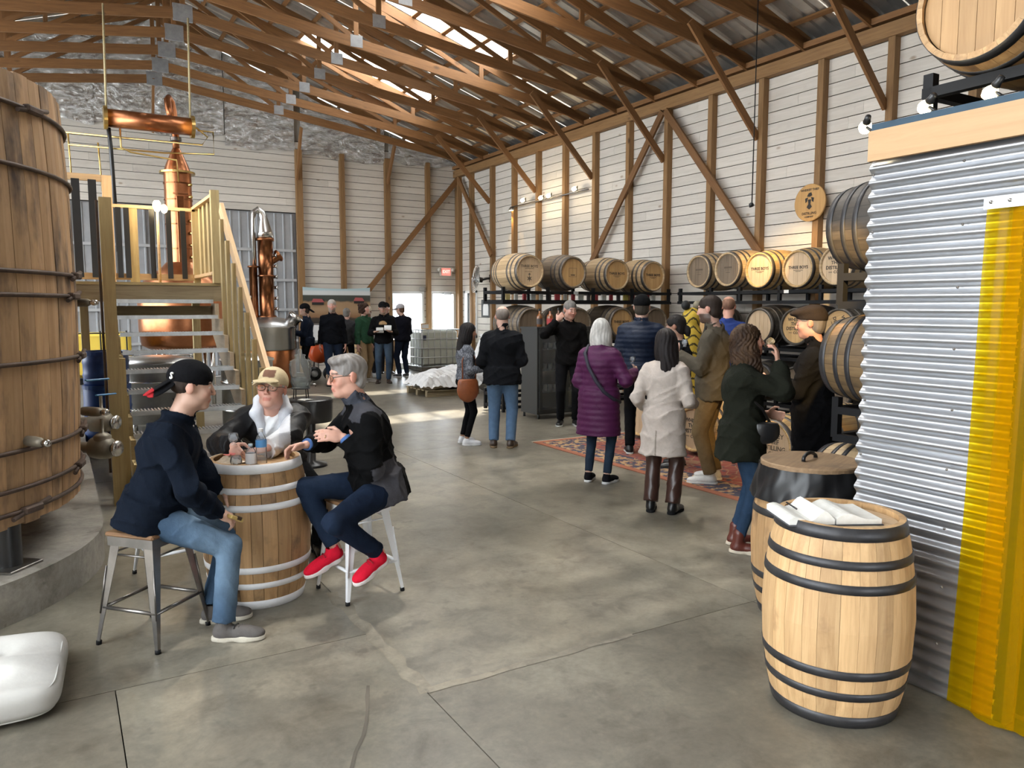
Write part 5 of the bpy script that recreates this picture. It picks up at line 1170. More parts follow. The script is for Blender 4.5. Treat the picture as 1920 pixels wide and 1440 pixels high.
MB().grid(heap, 60, 50, smooth=False).build('sheeting', SACK, hw)

wbg = thing('white_glow_bag', 'tall white bag added for the white glow behind the couple by the pallet', 'bag', (7.95, 14.75, 0))  # bag shape stands in for a white glow behind the couple
MB().grid(lambda u, v: ((.27 * math.sin(math.pi * min(.5, v * 2.2)) * (1 - .75 * max(0, v - .55) / .45) * (1 + .07 * math.sin(u * 44 + v * 9) + .05 * math.sin(u * 82 - v * 14))) * math.cos(2 * math.pi * u), (.24 * math.sin(math.pi * min(.5, v * 2.2)) * (1 - .75 * max(0, v - .55) / .45) * (1 + .07 * math.sin(u * 44 + v * 9))) * math.sin(2 * math.pi * u), 1.12 * v), 60, 20).build('bag_body', SACK, wbg)
mm = MB(); mm.lathe([(.06, 1.11), (.03, 1.15), (.07, 1.22), (.05, 1.24)], 14); mm.build('knotted_top', SACK, wbg)
nb = thing('notice_board', 'small black notice board with a white arch on the right wall', 'sign', (10.6, 19.45, 1.78)); MB().cbox((0, 0, 0), (.03, .55, .50), .006).build('panel', BLACK, nb)
mm = MB(); mm.prism([(-.16, -.2), (.16, -.2), (.16, .02)] + [(.16 * math.cos(a), .02 + .16 * math.sin(a)) for a in [math.pi * k / 10 for k in range(1, 10)]] + [(-.16, .02)], 0, .003, T(-.016, 0, 0) @ RZ(R(-90)) @ RX(R(90))); mm.build('white_arch', WHITE, nb)

# ------------------------------------------------------------------ beverage dispenser on a black drum
dm = thing('black_barrel_table', 'black painted half-barrel side table behind the seated men', 'table', (2.45, 8.72, 0))
mm = MB(); P = [(.235, .52), (.25, .56), (.255, .68), (.25, .78)]; mm.lathe(P, 40); mm.build('body', BLACKS, dm)
mm = MB(); mm.lathe([(0, .785), (.245, .785), (.258, .775), (.258, .735), (.25, .735)], 40, smooth=False); mm.build('top', BLACKS, dm)
mm = MB(); mm.lathe([(.235, .52), (0, .52)], 40); mm.build('underside', BLACKS, dm)
mm = MB(); mm.lathe([(.055, .52), (.05, .06), (.17, .03), (.18, 0), (0, 0)], 24); mm.build('pedestal', BLACKS, dm)
t = thing('paper_sheet', 'white paper sheet lying on the black half barrel', 'paper', (2.40, 8.60, .786), .3); MB().grid(lambda u, v: (-.1 + .2 * u, -.07 + .14 * v, .003 + .006 * math.sin(u * 5)), 8, 3).build('page', PAPER, t)
ds = thing('drink_dispenser', 'ribbed glass beehive drink dispenser with tap on a wire stand', 'dispenser', (2.37, 8.80, .786)); ds.scale = (.78, .78, .78)
P = [(0, .14), (.08, .14), (.13, .16)]
for i in range(9): z = .18 + i * .043; q = .148 * math.sin(math.pi * (.30 + .52 * (1 - i / 9.5))) + .005; P += [(q, z), (q + .008, z + .021)]
P += [(.075, .58), (.07, .62)]
GLS = m_glass('ribbed_glass', (.86, .88, .87), .04, .22)
mm = MB(); mm.lathe(P, 32); mm.build('jar', GLS, ds); mm = MB(); mm.lathe([(0, .145), (.12, .165), (.145, .24), (.14, .3), (0, .3)], 28); mm.build('water', m_glass('still_water', (.8, .84, .84), .02, .15), ds)
mm = MB(); mm.lathe([(.08, .62), (.082, .635), (.03, .65), (.025, .68), (.035, .70), (.02, .72), (0, .722)], 20); mm.build('lid', GLS, ds)
for a in (0, 90, 180, 270): MB().tube([(.13 * math.cos(R(a + 20)), .13 * math.sin(R(a + 20)), 0), (.12 * math.cos(R(a + 20)), .12 * math.sin(R(a + 20)), .15)], .008, 6).build('stand_leg', BLACKS, ds)
mm = MB(); mm.tube([(.13 * math.cos(a), .13 * math.sin(a), .145) for a in [2 * math.pi * k / 28 for k in range(28)]], .008, 6, closed=True); mm.build('stand_ring', BLACKS, ds)
MB().tube([(.13, -.05, .2), (.19, -.08, .2), (.2, -.085, .17)], .014, 8).build('tap', STEEL, ds)

# ------------------------------------------------------------------ stools
def stool(label, x, y, rz, metal, hz=0.62, shoe=None):
    t = thing('stool', label, 'stool', (x, y, 0), rz, None); a, b = 0.135, 0.205
    m = MB(); m.cbox((0, 0, hz - .012), (.32, .32, .024), .008); m.build('seat', W_SEAT, t)
    m = MB(); m.prism([(-.15, -.15), (.15, -.15), (.15, .15), (-.15, .15)], hz - .075, hz - .024); m.build('apron', metal, t)
    for sx_ in (-1, 1):
        for sy_ in (-1, 1):
            # angle-section tapering leg, splayed outwards
            m = MB(); top, bot = hz - .03, .016; prof_ = []
            for i in range(6):
                f = i / 5; z = top + (bot - top) * f; q = a + (b - a) * f; w = .062 * (1 - f) + .018 * f if f < .93 else .02
                cx, cy = sx_ * q, sy_ * q
                prof_.append([(cx, cy, z), (cx - sx_ * w, cy, z), (cx - sx_ * w * .95, cy - sy_ * .006, z), (cx - sx_ * .010, cy - sy_ * .010, z), (cx - sx_ * .006, cy - sy_ * w * .95, z), (cx, cy - sy_ * w, z)])
            vs = [p for r_ in prof_ for p in r_]; fs = []
            for i in range(5):
                for j in range(6): l = (j + 1) % 6; fs.append((i * 6 + j, i * 6 + l, (i + 1) * 6 + l, (i + 1) * 6 + j))
            fs += [tuple(range(6)), tuple(30 + j for j in range(6))[::-1]]
            if sx_ * sy_ < 0: fs = [f_[::-1] for f_ in fs]
            m.add(vs, fs); lg = m.build('leg', metal, t)
            mm = MB(); mm.tube([(sx_ * (b - .008), sy_ * (b - .008), 0), (sx_ * (b - .009), sy_ * (b - .009), .022)], .015, 8); mm.build('rubber_foot', BLACK, lg)
            f1, f2 = .30, .72; q1 = a + (b - a) * f1; q2 = a + (b - a) * f2; mm = MB(); mm.tube([(sx_ * (q1 + .002), sy_ * (q1 + .002), hz * (1 - f1)), (sx_ * (q2 + .001), sy_ * (q2 + .001), hz * (1 - f2))], .005, 6); mm.build('pressed_rib', metal, lg)
    q = a + (b - a) * .67; z = hz * .33
    for (p0, p1) in (((-q, -q), (q, -q)), ((q, -q), (q, q)), ((q, q), (-q, q)), ((-q, q), (-q, -q))): MB().tube([(p0[0] * .95, p0[1] * .95, z), (p1[0] * .95, p1[1] * .95, z)], .011, 8).build('footrest', metal, t)
    q = a + (b - a) * .22
    for (p0, p1) in (((-q, -q), (q, -q)), ((q, -q), (q, q)), ((q, q), (-q, q)), ((-q, q), (-q, -q))): MB().tube([(p0[0] * .93, p0[1] * .93, hz * .8), (p1[0] * .93, p1[1] * .93, hz * .8)], .006, 6).build('brace', metal, t)
    return t
STO1 = (0.385, 4.60); STO2 = (1.61, 4.68); STO3 = (0.60, 5.60)
stool('gunmetal stool with walnut seat under the man in navy jacket', STO1[0], STO1[1], R(-48), GUNMETAL)
stool('white metal stool under the man in red shoes', STO2[0], STO2[1], R(10), WHITEP, .605)
stool('white metal stool behind the barrel table, mostly hidden', STO3[0], STO3[1], R(10), WHITEP)
# things on the barrel table
TZ = BH - 0.028
def pet(label, x, y, h, r_, lab, lz0, lz1, cap):
    t = thing('water_bottle', label, 'bottle', (x, y, TZ)); P = [(0, .004), (r_ * .8, 0), (r_, .012)]
    for i in range(1, 6): z = .012 + i * (h * .62) / 6; P += [(r_ * (.94 if i % 2 else 1), z)]
    P += [(r_, h * .66), (r_ * .8, h * .77), (r_ * .38, h * .88), (r_ * .36, h * .93)]
    mm = MB(); mm.lathe(P, 24); mm.build('bottle_body', GLS2, t)
    mm = MB(); mm.lathe([(r_ * 1.015, h * lz0), (r_ * 1.015, h * lz1)], 24); mm.build('paper_label', lab, t)
    mm = MB(); mm.lathe([(r_ * .42, h * .91), (r_ * .44, h * .92), (r_ * .44, h), (0, h)], 16, smooth=False); mm.build('cap', cap, t)
GLS2 = m_glass('pet_plastic', (.93, .95, .97), .03, .16)
pet('tall water bottle with blue label on the barrel table', 1.04, 4.80, .225, .033, m_plain('blue_label', (.10, .32, .66), .4), .50, .70, WHITE)
pet('short water bottle with white label on the barrel table', .965, 4.745, .145, .031, m_plain('white_label', (.8, .8, .82), .5), .18, .62, m_plain('pale_blue_cap', (.55, .68, .78), .4))
tg = thing('tasting_glass', 'small clear tasting glass near the short water bottle', 'glass', (.885, 4.775, TZ)); mm = MB(); mm.lathe([(.018, 0), (.02, .006), (.008, .012), (.03, .025), (.036, .045), (.03, .068), (.026, .075), (.024, .075), (.028, .066), (.033, .045), (.02, .026), (0, .02)], 20); mm.build('bowl', GLS2, tg)
sn = thing('snack_bag', 'crumpled open snack bag on the barrel table', 'bag', (.875, 4.90, TZ), .6)
CRK = m_mottle('snack_foil', (.58, .42, .25), (.74, .62, .48), 14, .35, .1, .5)
MB().grid(lambda u, v: ((u - .5) * .20, (v - .5) * .13 * (1 + .2 * math.sin(u * 7)), .010 + .05 * math.exp(-((u - .35) ** 2) / .04) * (1 - (2 * v - 1) ** 2) + .012 * math.sin(u * 17 + v * 9) * math.sin(v * 11)), 24, 16).build('foil', CRK, sn)
MB().grid(lambda u, v: ((u - .5) * .07, (v - .5) * .05, .064 + .006 * math.sin(u * 9)), 6, 5).build('printed_panel', m_plain('red_print', (.55, .14, .12), .5), sn)
# ------------------------------------------------------------------ floor cushion
CUSH = m_mottle('cushion_cotton', (.46, .445, .415), (.56, .545, .51), 5, .95, 0, .3, spec=.1)
cu = thing('floor_cushion', 'off-white tufted floor cushion on the concrete', 'cushion', (-.50, 4.24, 0), R(-4))
def cush(u, v):
    th = 2 * math.pi * u; f = math.pi * (v - .5); e = .28
    sg_ = lambda q, p: (abs(q) ** p) * (1 if q >= 0 else -1)
    cx = sg_(math.cos(th), e); cy = sg_(math.sin(th), e); w = abs(math.cos(f)) ** .42; x = .45 * cx * w; y = .385 * cy * w
    z = .078 * sg_(math.sin(f), .6) + .078
    if f > 0: z += .014 * math.sin(y * 26) * w * 0 + .020 * math.sin((y + .1) * 19 + .9 * math.sin(x * 6)) * (1 - abs(math.cos(f)) ** 6) + .028 * (1 - (x / .46) ** 2) * (1 - (y / .395) ** 2) - .036 * sum(math.exp(-((x - a) ** 2 + (y - b) ** 2) / .004) for a in (-.15, .15) for b in (-.13, .13))
    return (x, y, max(z, 0))
mm = MB(); mm.grid(cush, 96, 40); mm.build('cover', CUSH, cu)
for z_, k_ in ((.134, .955), (.032, .955)):
    mm = MB(); mm.tube([(.448 * k_ * (abs(math.cos(a)) ** .28) * (1 if math.cos(a) >= 0 else -1), .383 * k_ * (abs(math.sin(a)) ** .28) * (1 if math.sin(a) >= 0 else -1), z_ - .006) for a in [2 * math.pi * k / 96 + .01 for k in range(96)]], .004, 6, closed=True); mm.build('piping', CUSH, cu)
for a in (-.15, .15):
    for b in (-.13, .13): mm = MB(); mm.lathe([(0, .006), (.012, .004), (.016, 0)], 12, T(a, b, .150)); mm.build('tuft_button', CUSH, cu)
# blue parasol outside the glass door
pa = thing('parasol', 'blue parasol seen outside through the glass door', 'parasol', (10.3, 26.5, -.03)); mm = MB(); mm.lathe([(1.2, 2.0), (.6, 2.3), (.02, 2.5)], 8, smooth=False); mm.build('canopy', m_plain('blue_canvas', (.12, .35, .6), .8), pa); MB().tube([(0, 0, 0), (0, 0, 2.5)], .03, 8).build('pole', WHITEP, pa)
# ------------------------------------------------------------------ people: smooth implicit bodies meshed with surface nets
V = lambda *a: np.array(a, float)
def rx(a): c, s = math.cos(a), math.sin(a); return np.array([[1, 0, 0], [0, c, -s], [0, s, c]])
def ry(a): c, s = math.cos(a), math.sin(a); return np.array([[c, 0, s], [0, 1, 0], [-s, 0, c]])
def rz_(a): c, s = math.cos(a), math.sin(a); return np.array([[c, -s, 0], [s, c, 0], [0, 0, 1]])
class Field:
    """signed distance grid; o, Rm, s give the frame that primitives are written in"""
    def __init__(s, lo, hi, h):
        s.h = h; s.lo = np.array(lo, float); n = np.ceil((np.array(hi) - s.lo) / h).astype(int) + 1
        s.D = np.full(n, 0.2, np.float32); s.ax = [s.lo[i] + h * np.arange(n[i]) for i in range(3)]
        s.o = V(0, 0, 0); s.Rm = np.eye(3); s.sc = 1.0
    def fr(s, o=(0, 0, 0), Rm=None, sc=1.0): s.o = np.array(o, float); s.Rm = np.eye(3) if Rm is None else Rm; s.sc = sc; return s
    def w(s, p): return s.o + s.Rm @ (np.array(p, float) * s.sc)
    def _pts(s, lo, hi):
        sl = []
        for i in range(3):
            a = int(max(0, math.floor((lo[i] - s.lo[i]) / s.h))); b = int(min(s.D.shape[i], math.ceil((hi[i] - s.lo[i]) / s.h) + 1)); sl.append(slice(a, max(a, b)))
        X = s.ax[0][sl[0]][:, None, None]; Y = s.ax[1][sl[1]][None, :, None]; Z = s.ax[2][sl[2]][None, None, :]
        return tuple(sl), X, Y, Z
    def _mix(s, sl, d, k, sub):
        a = s.D[sl]
        if a.size == 0: return s
        if sub: a, d = -a, d
        hh = np.clip(.5 + .5 * (d - a) / k, 0, 1); r = d * (1 - hh) + a * hh - k * hh * (1 - hh)
        s.D[sl] = -r if sub else r; return s
    def cone(s, a, b, ra, rb, k=.02, sub=False):
        a = s.w(a); b = s.w(b); ra *= s.sc; rb *= s.sc; pad = max(ra, rb) + k + 3 * s.h + .03
        sl, X, Y, Z = s._pts(np.minimum(a, b) - pad, np.maximum(a, b) + pad); ba = b - a; L = max(ba @ ba, 1e-9)
        px, py, pz = X - a[0], Y - a[1], Z - a[2]; t = np.clip((px * ba[0] + py * ba[1] + pz * ba[2]) / L, 0, 1)
        d = np.sqrt((px - t * ba[0]) ** 2 + (py - t * ba[1]) ** 2 + (pz - t * ba[2]) ** 2) - (ra + (rb - ra) * t)
        return s._mix(sl, d, k, sub)
    def ell(s, c, r, k=.02, sub=False, Rl=None):
        c = s.w(c); r = np.array(r, float) * s.sc; M = s.Rm if Rl is None else s.Rm @ Rl; pad = r.max() + k + 3 * s.h + .03
        sl, X, Y, Z = s._pts(c - pad, c + pad); px, py, pz = X - c[0], Y - c[1], Z - c[2]
        q = [(M[0, i] * px + M[1, i] * py + M[2, i] * pz) / r[i] for i in range(3)]
        k0 = np.sqrt(q[0] ** 2 + q[1] ** 2 + q[2] ** 2) + 1e-9; k1 = np.sqrt((q[0] / r[0]) ** 2 + (q[1] / r[1]) ** 2 + (q[2] / r[2]) ** 2) + 1e-9
        return s._mix(sl, k0 * (k0 - 1) / k1, k, sub)
    def frust(s, c0, r0, c1, r1, k=.02):
        """elliptic frustum along the frame's z between two heights: centres (x, y, z), radii (rx, ry)"""
        M = s.Rm; c0 = np.array(c0, float) * s.sc; c1 = np.array(c1, float) * s.sc; R0 = np.array(r0, float) * s.sc; R1 = np.array(r1, float) * s.sc
        cs_ = [s.o + M @ c0, s.o + M @ c1]; pad = max(R0.max(), R1.max()) + k + 3 * s.h + .03
        sl, X, Y, Z = s._pts(np.minimum(*cs_) - pad, np.maximum(*cs_) + pad); px, py, pz = X - s.o[0], Y - s.o[1], Z - s.o[2]
        q = [M[0, i] * px + M[1, i] * py + M[2, i] * pz for i in range(3)]; t = np.clip((q[2] - c0[2]) / (c1[2] - c0[2]), 0, 1)
        a = R0[0] + (R1[0] - R0[0]) * t; b = R0[1] + (R1[1] - R0[1]) * t; x = q[0] - (c0[0] + (c1[0] - c0[0]) * t); y = q[1] - (c0[1] + (c1[1] - c0[1]) * t)
        kk = np.sqrt((x / a) ** 2 + (y / b) ** 2) + 1e-6; k1 = np.sqrt((x / a ** 2) ** 2 + (y / b ** 2) ** 2) + 1e-6; d2 = kk * (kk - 1) / k1
        zm, zM = min(c0[2], c1[2]), max(c0[2], c1[2]); dz = np.maximum(zm - q[2], q[2] - zM)
        return s._mix(sl, np.maximum(d2, dz), k, False)
    def cut(s, n, p, k=None):
        """keep the side that n points to, plane through p (frame coordinates)"""
        n = s.Rm @ np.array(n, float); n = n / np.linalg.norm(n); p = s.w(p)
        s.D = np.maximum(s.D, -((s.ax[0][:, None, None] - p[0]) * n[0] + (s.ax[1][None, :, None] - p[1]) * n[1] + (s.ax[2][None, None, :] - p[2]) * n[2])).astype(np.float32); return s
    def local(s):
        px = s.ax[0][:, None, None] - s.o[0]; py = s.ax[1][None, :, None] - s.o[1]; pz = s.ax[2][None, None, :] - s.o[2]; M = s.Rm
        return [(M[0, i] * px + M[1, i] * py + M[2, i] * pz) / s.sc for i in range(3)]
    def disp(s, f): s.D = (s.D + f).astype(np.float32); return s
    def mesh(s, name, mat, colf=None):
        D = s.D; S = D < 0; c = np.zeros(tuple(np.array(D.shape) - 1), np.int8)
        for i in (0, 1):
            for j in (0, 1):
                for k in (0, 1): c += S[i:D.shape[0] - 1 + i, j:D.shape[1] - 1 + j, k:D.shape[2] - 1 + k]
        act = (c > 0) & (c < 8); ai = np.argwhere(act); idx = np.full(act.shape, -1, np.int64); idx[act] = np.arange(len(ai))
        acc = np.zeros((len(ai), 3)); cnt = np.zeros(len(ai))
        C = [(i, j, k) for i in (0, 1) for j in (0, 1) for k in (0, 1)]
        for a in C:
            for b in C:
                if sum(abs(np.subtract(a, b))) != 1 or a > b: continue
                va = D[ai[:, 0] + a[0], ai[:, 1] + a[1], ai[:, 2] + a[2]].astype(float); vb = D[ai[:, 0] + b[0], ai[:, 1] + b[1], ai[:, 2] + b[2]].astype(float)
                cr = (va < 0) != (vb < 0); t = np.where(cr, va / np.where(cr, va - vb, 1), 0)
                acc += (np.array(a) + t[:, None] * (np.array(b) - np.array(a))) * cr[:, None]; cnt += cr
        verts = s.lo + s.h * (ai + acc / cnt[:, None]); Q = []
        e = S[:-1, 1:-1, 1:-1] != S[1:, 1:-1, 1:-1]; I = np.argwhere(e); f = S[:-1, 1:-1, 1:-1][e]; i, j, k = I.T
        def quad(a, b, c_, d, f): q = np.stack([a, b, c_, d], 1); q[~f] = q[~f][:, ::-1]; Q.append(q)
        j1, k1 = j + 1, k + 1; quad(idx[i, j1 - 1, k1 - 1], idx[i, j1, k1 - 1], idx[i, j1, k1], idx[i, j1 - 1, k1], f)
        e = S[1:-1, :-1, 1:-1] != S[1:-1, 1:, 1:-1]; I = np.argwhere(e); f = S[1:-1, :-1, 1:-1][e]; i, j, k = I.T; i1, k1 = i + 1, k + 1
        quad(idx[i1 - 1, j, k1 - 1], idx[i1 - 1, j, k1], idx[i1, j, k1], idx[i1, j, k1 - 1], f)
        e = S[1:-1, 1:-1, :-1] != S[1:-1, 1:-1, 1:]; I = np.argwhere(e); f = S[1:-1, 1:-1, :-1][e]; i, j, k = I.T; i1, j1 = i + 1, j + 1
        quad(idx[i1 - 1, j1 - 1, k], idx[i1, j1 - 1, k], idx[i1, j1, k], idx[i1 - 1, j1, k], f)
        Q = np.concatenate(Q); Q = Q[(Q >= 0).all(1)]
        # keep the largest connected piece only
        par = np.arange(len(verts))
        for _ in range(60):
            m = par[Q].min(1); new = par.copy()
            for col in range(4): np.minimum.at(new, Q[:, col], m)
            new = new[new]; 
            if (new == par).all(): break
            par = new
        lab, n_ = np.unique(par[Q[:, 0]], return_counts=True); keep = lab[n_.argmax()]
        if getattr(s, 'all_pieces', False) is False:
            Q = Q[par[Q[:, 0]] == keep]
            used = np.zeros(len(verts), bool); used[Q.ravel()] = True; rm = np.cumsum(used) - 1; verts = verts[used]; Q = rm[Q]
        # one light relaxation
        nb = np.zeros_like(verts); nc = np.zeros(len(verts))
        for a, b in ((0, 1), (1, 2), (2, 3), (3, 0)):
            np.add.at(nb, Q[:, a], verts[Q[:, b]]); np.add.at(nb, Q[:, b], verts[Q[:, a]]); np.add.at(nc, Q[:, a], 1); np.add.at(nc, Q[:, b], 1)
        verts = verts * .55 + .45 * nb / nc[:, None]
        me = bpy.data.meshes.new(name); me.vertices.add(len(verts)); me.vertices.foreach_set('co', verts.ravel())
        me.loops.add(Q.size); me.loops.foreach_set('vertex_index', Q.ravel().astype(np.int32)); me.polygons.add(len(Q))
        me.polygons.foreach_set('loop_start', np.arange(0, Q.size, 4, dtype=np.int32)); me.polygons.foreach_set('loop_total', np.full(len(Q), 4, np.int32))
        me.polygons.foreach_set('use_smooth', np.ones(len(Q), bool)); me.update(calc_edges=True); me.validate()
        if colf is not None:
            col = colf(verts); at = me.color_attributes.new('Col', 'FLOAT_COLOR', 'POINT'); at.data.foreach_set('color', np.c_[col, np.ones(len(col))].astype(np.float32).ravel())
        me.materials.append(mat); return me
def m_attr(name, rough, bscale=0, bstr=0, bdist=.002, stretch=(1, 1, 1), sss=0, spec=.5, var=.12, vscale=20, sheen=0, coat=0):
    m, nt, b = mat_new(name); at = N(nt, 'ShaderNodeVertexColor', layer_name='Col'); v = coord(nt, stretch); f = noise(nt, v, vscale, 4, .6)
    col = mixc(nt, at.outputs[0], ramp(nt, f, [(.3, (1 - var,) * 3), (.7, (1 + var,) * 3)]), 1.0, 'MULTIPLY'); nt.links.new(col, b.inputs['Base Color'])
    b.inputs['Roughness'].default_value = rough; b.inputs['Specular IOR Level'].default_value = spec
    if sss: b.inputs['Subsurface Weight'].default_value = sss; b.inputs['Subsurface Radius'].default_value = (.012, .005, .003); b.inputs['Subsurface Scale'].default_value = .6
    if sheen: b.inputs['Sheen Weight'].default_value = sheen
    if coat: b.inputs['Coat Weight'].default_value = coat; b.inputs['Coat Roughness'].default_value = .3
    if bscale: bump(nt, b, noise(nt, v, bscale, 4, .6), bstr, bdist)
    return m
SKIN = m_attr('skin', .48, 60, .12, .001, sss=.0, spec=.4, var=.06)
CLOTH = m_attr('woven_cloth', .92, 8, .7, .022, spec=.10, var=.08, sheen=0)
DENIM = m_attr('denim', .88, 11, .7, .016, spec=.10, var=.16, vscale=9)
NYLON = m_attr('nylon_shell', .52, 10, .5, .015, spec=.22, var=.06)
LEATH = m_attr('leather', .33, 16, .4, .006, spec=.5, var=.12)
HAIRM = m_attr('hair', .6, 40, .6, .004, (1, 1, .16), spec=.18, var=.25, vscale=34)
SHOEM = {}
def flat(col): return lambda v: np.tile(np.array(col, float), (len(v), 1))
def ik(A, Tt, l1, l2, pole):
    d = Tt - A; L = np.linalg.norm(d); Lm = (l1 + l2) * .998
    if L > Lm: Tt = A + d / L * Lm; d = Tt - A; L = Lm
    L = max(L, abs(l1 - l2) + .01); u = d / np.linalg.norm(d); x = (l1 * l1 - l2 * l2 + L * L) / (2 * L); hgt = math.sqrt(max(l1 * l1 - x * x, 0))
    p = np.array(pole, float); p = p - u * (p @ u); p = p / (np.linalg.norm(p) + 1e-9); return A + u * x + p * hgt, Tt
def nrm(v): v = np.array(v, float); return v / (np.linalg.norm(v) + 1e-9)
_shoe = {}
def shoe_mesh(kind, col, sole, S):
    k = (kind, tuple(col), tuple(sole), round(S, 2))
    if k in _shoe: return _shoe[k]
    F = Field((-.15, -.08, -.02), (.26, .08, .2), .0065 / 1.0).fr(sc=S)
    if kind == 'boot': F.cone((-.03, 0, .05), (-.02, 0, .15), .044, .046, .02)
    else: F.cone((-.035, 0, .05), (-.03, 0, .088), .042, .040, .02)
    F.ell((-.035, 0, .042), (.052, .040, .045), .02).ell((.055, 0, .040), (.085, .044, .038), .03).ell((.125, .0, .032), (.062, .045, .030), .025)
    F.cut((0, 0, 1), (0, 0, .018))
    if kind != 'boot': F.cone((-.03, 0, .085), (-.025, 0, .14), .030, .034, .006, sub=True)
    up = F.mesh('shoe', LEATH if kind != 'cloth' else CLOTH, flat(col))
    G = Field((-.15, -.08, -.03), (.26, .08, .08), .0065).fr(sc=S)
    G.frust((-.045, 0, 0), (.052, .042), (-.045, 0, .026), (.050, .041), .012); G.frust((.04, 0, 0), (.085, .040), (.04, 0, .024), (.08, .040), .03); G.frust((.115, 0, 0), (.075, .049), (.115, 0, .024), (.074, .048), .03)
    so = G.mesh('sole', CLOTH, flat(sole)); _shoe[k] = (up, so); return _shoe[k]
SKINC = (.53, .33, .25)
def person(label, loc, face, H=1.75, hip=None, lean=0., side=0., twist=0., head=(0, 0, 0), hs=1.08, g=1.0, arms=None, legs=None, res=.011,
           top=None, bot=None, shoes=None, hair=None, cap=None, skin=SKINC, beard=None, fem=False, glasses=None, extra=None, neckfwd=0.03, group=None):
    """face: (dx, dy) the body faces; all arm and leg targets are world points"""
    S = H / 1.75; rz = math.atan2(face[0], -face[1]); Rw = rz_(rz); L0 = np.array([loc[0], loc[1], 0.])
    tl = lambda p: Rw.T @ (np.array(p, float) - L0)          # world -> local
    tv = lambda p: Rw.T @ np.array(p, float)
    hp = V(0, 0, .925 * S) if hip is None else tl(hip)
    Rt = rz_(R(twist)) @ rx(R(lean)) @ ry(R(side)); sw = (.165 if fem else .185)
    tw = lambda p: hp + Rt @ (np.array(p, float) * S)
    nk = tw((0, 0, .53)); Rh = rz_(R(head[0] + twist)) @ rx(R(head[1])) @ ry(R(head[2])); hS = S * hs
    hc = nk + Rt @ V(0, -neckfwd, .03) * S + Rh @ V(0, -.015, .125) * hS
    A = {}
    for sd, sg in (('R', -1), ('L', 1)):
        sh = tw((sg * (sw - .006), .0, .432)); sp = (arms or {}).get(sd)
        if sp is None:
            t_ = sh + V(sg * .075, -.02, -.535) * S; pole = V(sg * .3, 1, 0); hd = V(sg * -.02, -.1, -1); pn = V(-sg, 0, 0); cu_ = .35
        else:
            loc_ = 'l' in sp; t_ = V(*sp['l']) * S if loc_ else tl(sp['w']); cu_ = sp.get('curl', .5)
            pole = V(*sp['lp']) if 'lp' in sp else tv(sp['pole']) if 'pole' in sp else V(sg * .25, .5, -1.); hd = Rw @ V(*sp['lh']) if 'lh' in sp else sp.get('hd'); pn = Rw @ V(*sp['ln']) if 'ln' in sp else sp.get('pn')
        el, t_ = ik(sh, t_, .285 * S, .255 * S, pole); fd = nrm(t_ - el); hd = fd if hd is None else nrm(tv(hd) if sp else hd)
        pn = nrm((tv(pn) if sp else pn) if pn is not None else V(-sg, 0, 0)); pn = nrm(pn - hd * (pn @ hd)); A[sd] = (sg, sh, el, t_, hd, pn, cu_)
    G = {}
    for sd, sg in (('R', -1), ('L', 1)):
        h0 = hp + Rt @ (V(sg * .088, 0, -.015) * S) if hip is None else hp + V(sg * .092, 0, -.02) * S; sp = (legs or {}).get(sd)
        if sp is None: an = V(sg * .105 * S, .02, .085 * S); td = V(sg * .18, -1, 0); pole = V(sg * .15, -1, 0)
        else: an = tl(sp['a']); td = tv(sp.get('toe', tuple(Rw @ V(sg * .15, -1, 0)))); pole = tv(sp['pole']) if 'pole' in sp else V(sg * .2, -1, .3)
        kn, an = ik(h0, an, .435 * S, .415 * S, pole); G[sd] = (sg, h0, kn, an, nrm(td))
    pts_ = [hp, nk, hc] + [q for a in A.values() for q in (a[1], a[2], a[3])] + [q for a in G.values() for q in (a[2], a[3])]
    lo = np.min(pts_, 0); hi = np.max(pts_, 0)
    # ---- body
    F = Field(lo - .28, hi + .28, res)
    F.fr(hp, Rt, S); F.ell((0, 0, .02), (.14 * g, .10 * g, .11), .04).ell((0, 0, .17), (.12 * g, .09 * g, .14), .05).ell((0, 0, .36), (.145 * g, .10 * g, .16), .05)
    for sg in (-1, 1): F.cone((sg * .03, .01, .47), (sg * (sw - .03), 0, .434), .046, .044, .04)
    F.fr(nk, Rt, S).ell((0, -.006, -.010), (.062, .056, .042), .03); F.fr(); F.cone(nk - (nk - hp) * .08, hc + Rh @ V(0, .02, -.07) * hS, .060 * S, .054 * hS, .03)
    for sg, h0, kn, an, td in G.values():
        F.cone(h0, kn, .070 * S * g, .046 * S, .03).cone(kn, an, .046 * S, .033 * S, .02); F.cone(an + V(0, 0, -.04 * S), an + td * .1 * S + V(0, 0, -.055 * S), .03 * S, .024 * S, .02)
    for sg, sh, el, wr, hd, pn, cu_ in A.values():
        F.fr(); F.cone(sh, el, .046 * S, .036 * S, .03).cone(el, wr, .036 * S, .025 * S, .02)
        ts = nrm(np.cross(pn, hd)) * 1.0                       # across the palm
        thumb = ts if ts @ (V(0, 0, 1) + nrm(-(np.array([sg, 0, 0]))) * .2) > 0 else -ts
        Mh = np.stack([thumb, pn, hd], 1); F.fr(wr, Mh, S * 1.05)
        F.ell((0, 0, .052), (.040, .017, .050), .012)
        for fi, (ox, ln) in enumerate(((.030, .072), (.010, .080), (-.010, .074), (-.029, .058))):
            b0 = V(ox, 0, .088); a1 = cu_ * (.7 + .08 * fi); a2 = cu_ * (1.7 + .1 * fi); m1 = b0 + V(ox * .15, math.sin(a1), math.cos(a1)) * ln * .52; m2 = m1 + V(0, math.sin(a2), math.cos(a2)) * ln * .5
            F.cone(b0, m1, .0098, .0090, .006).cone(m1, m2, .0090, .0075, .004)
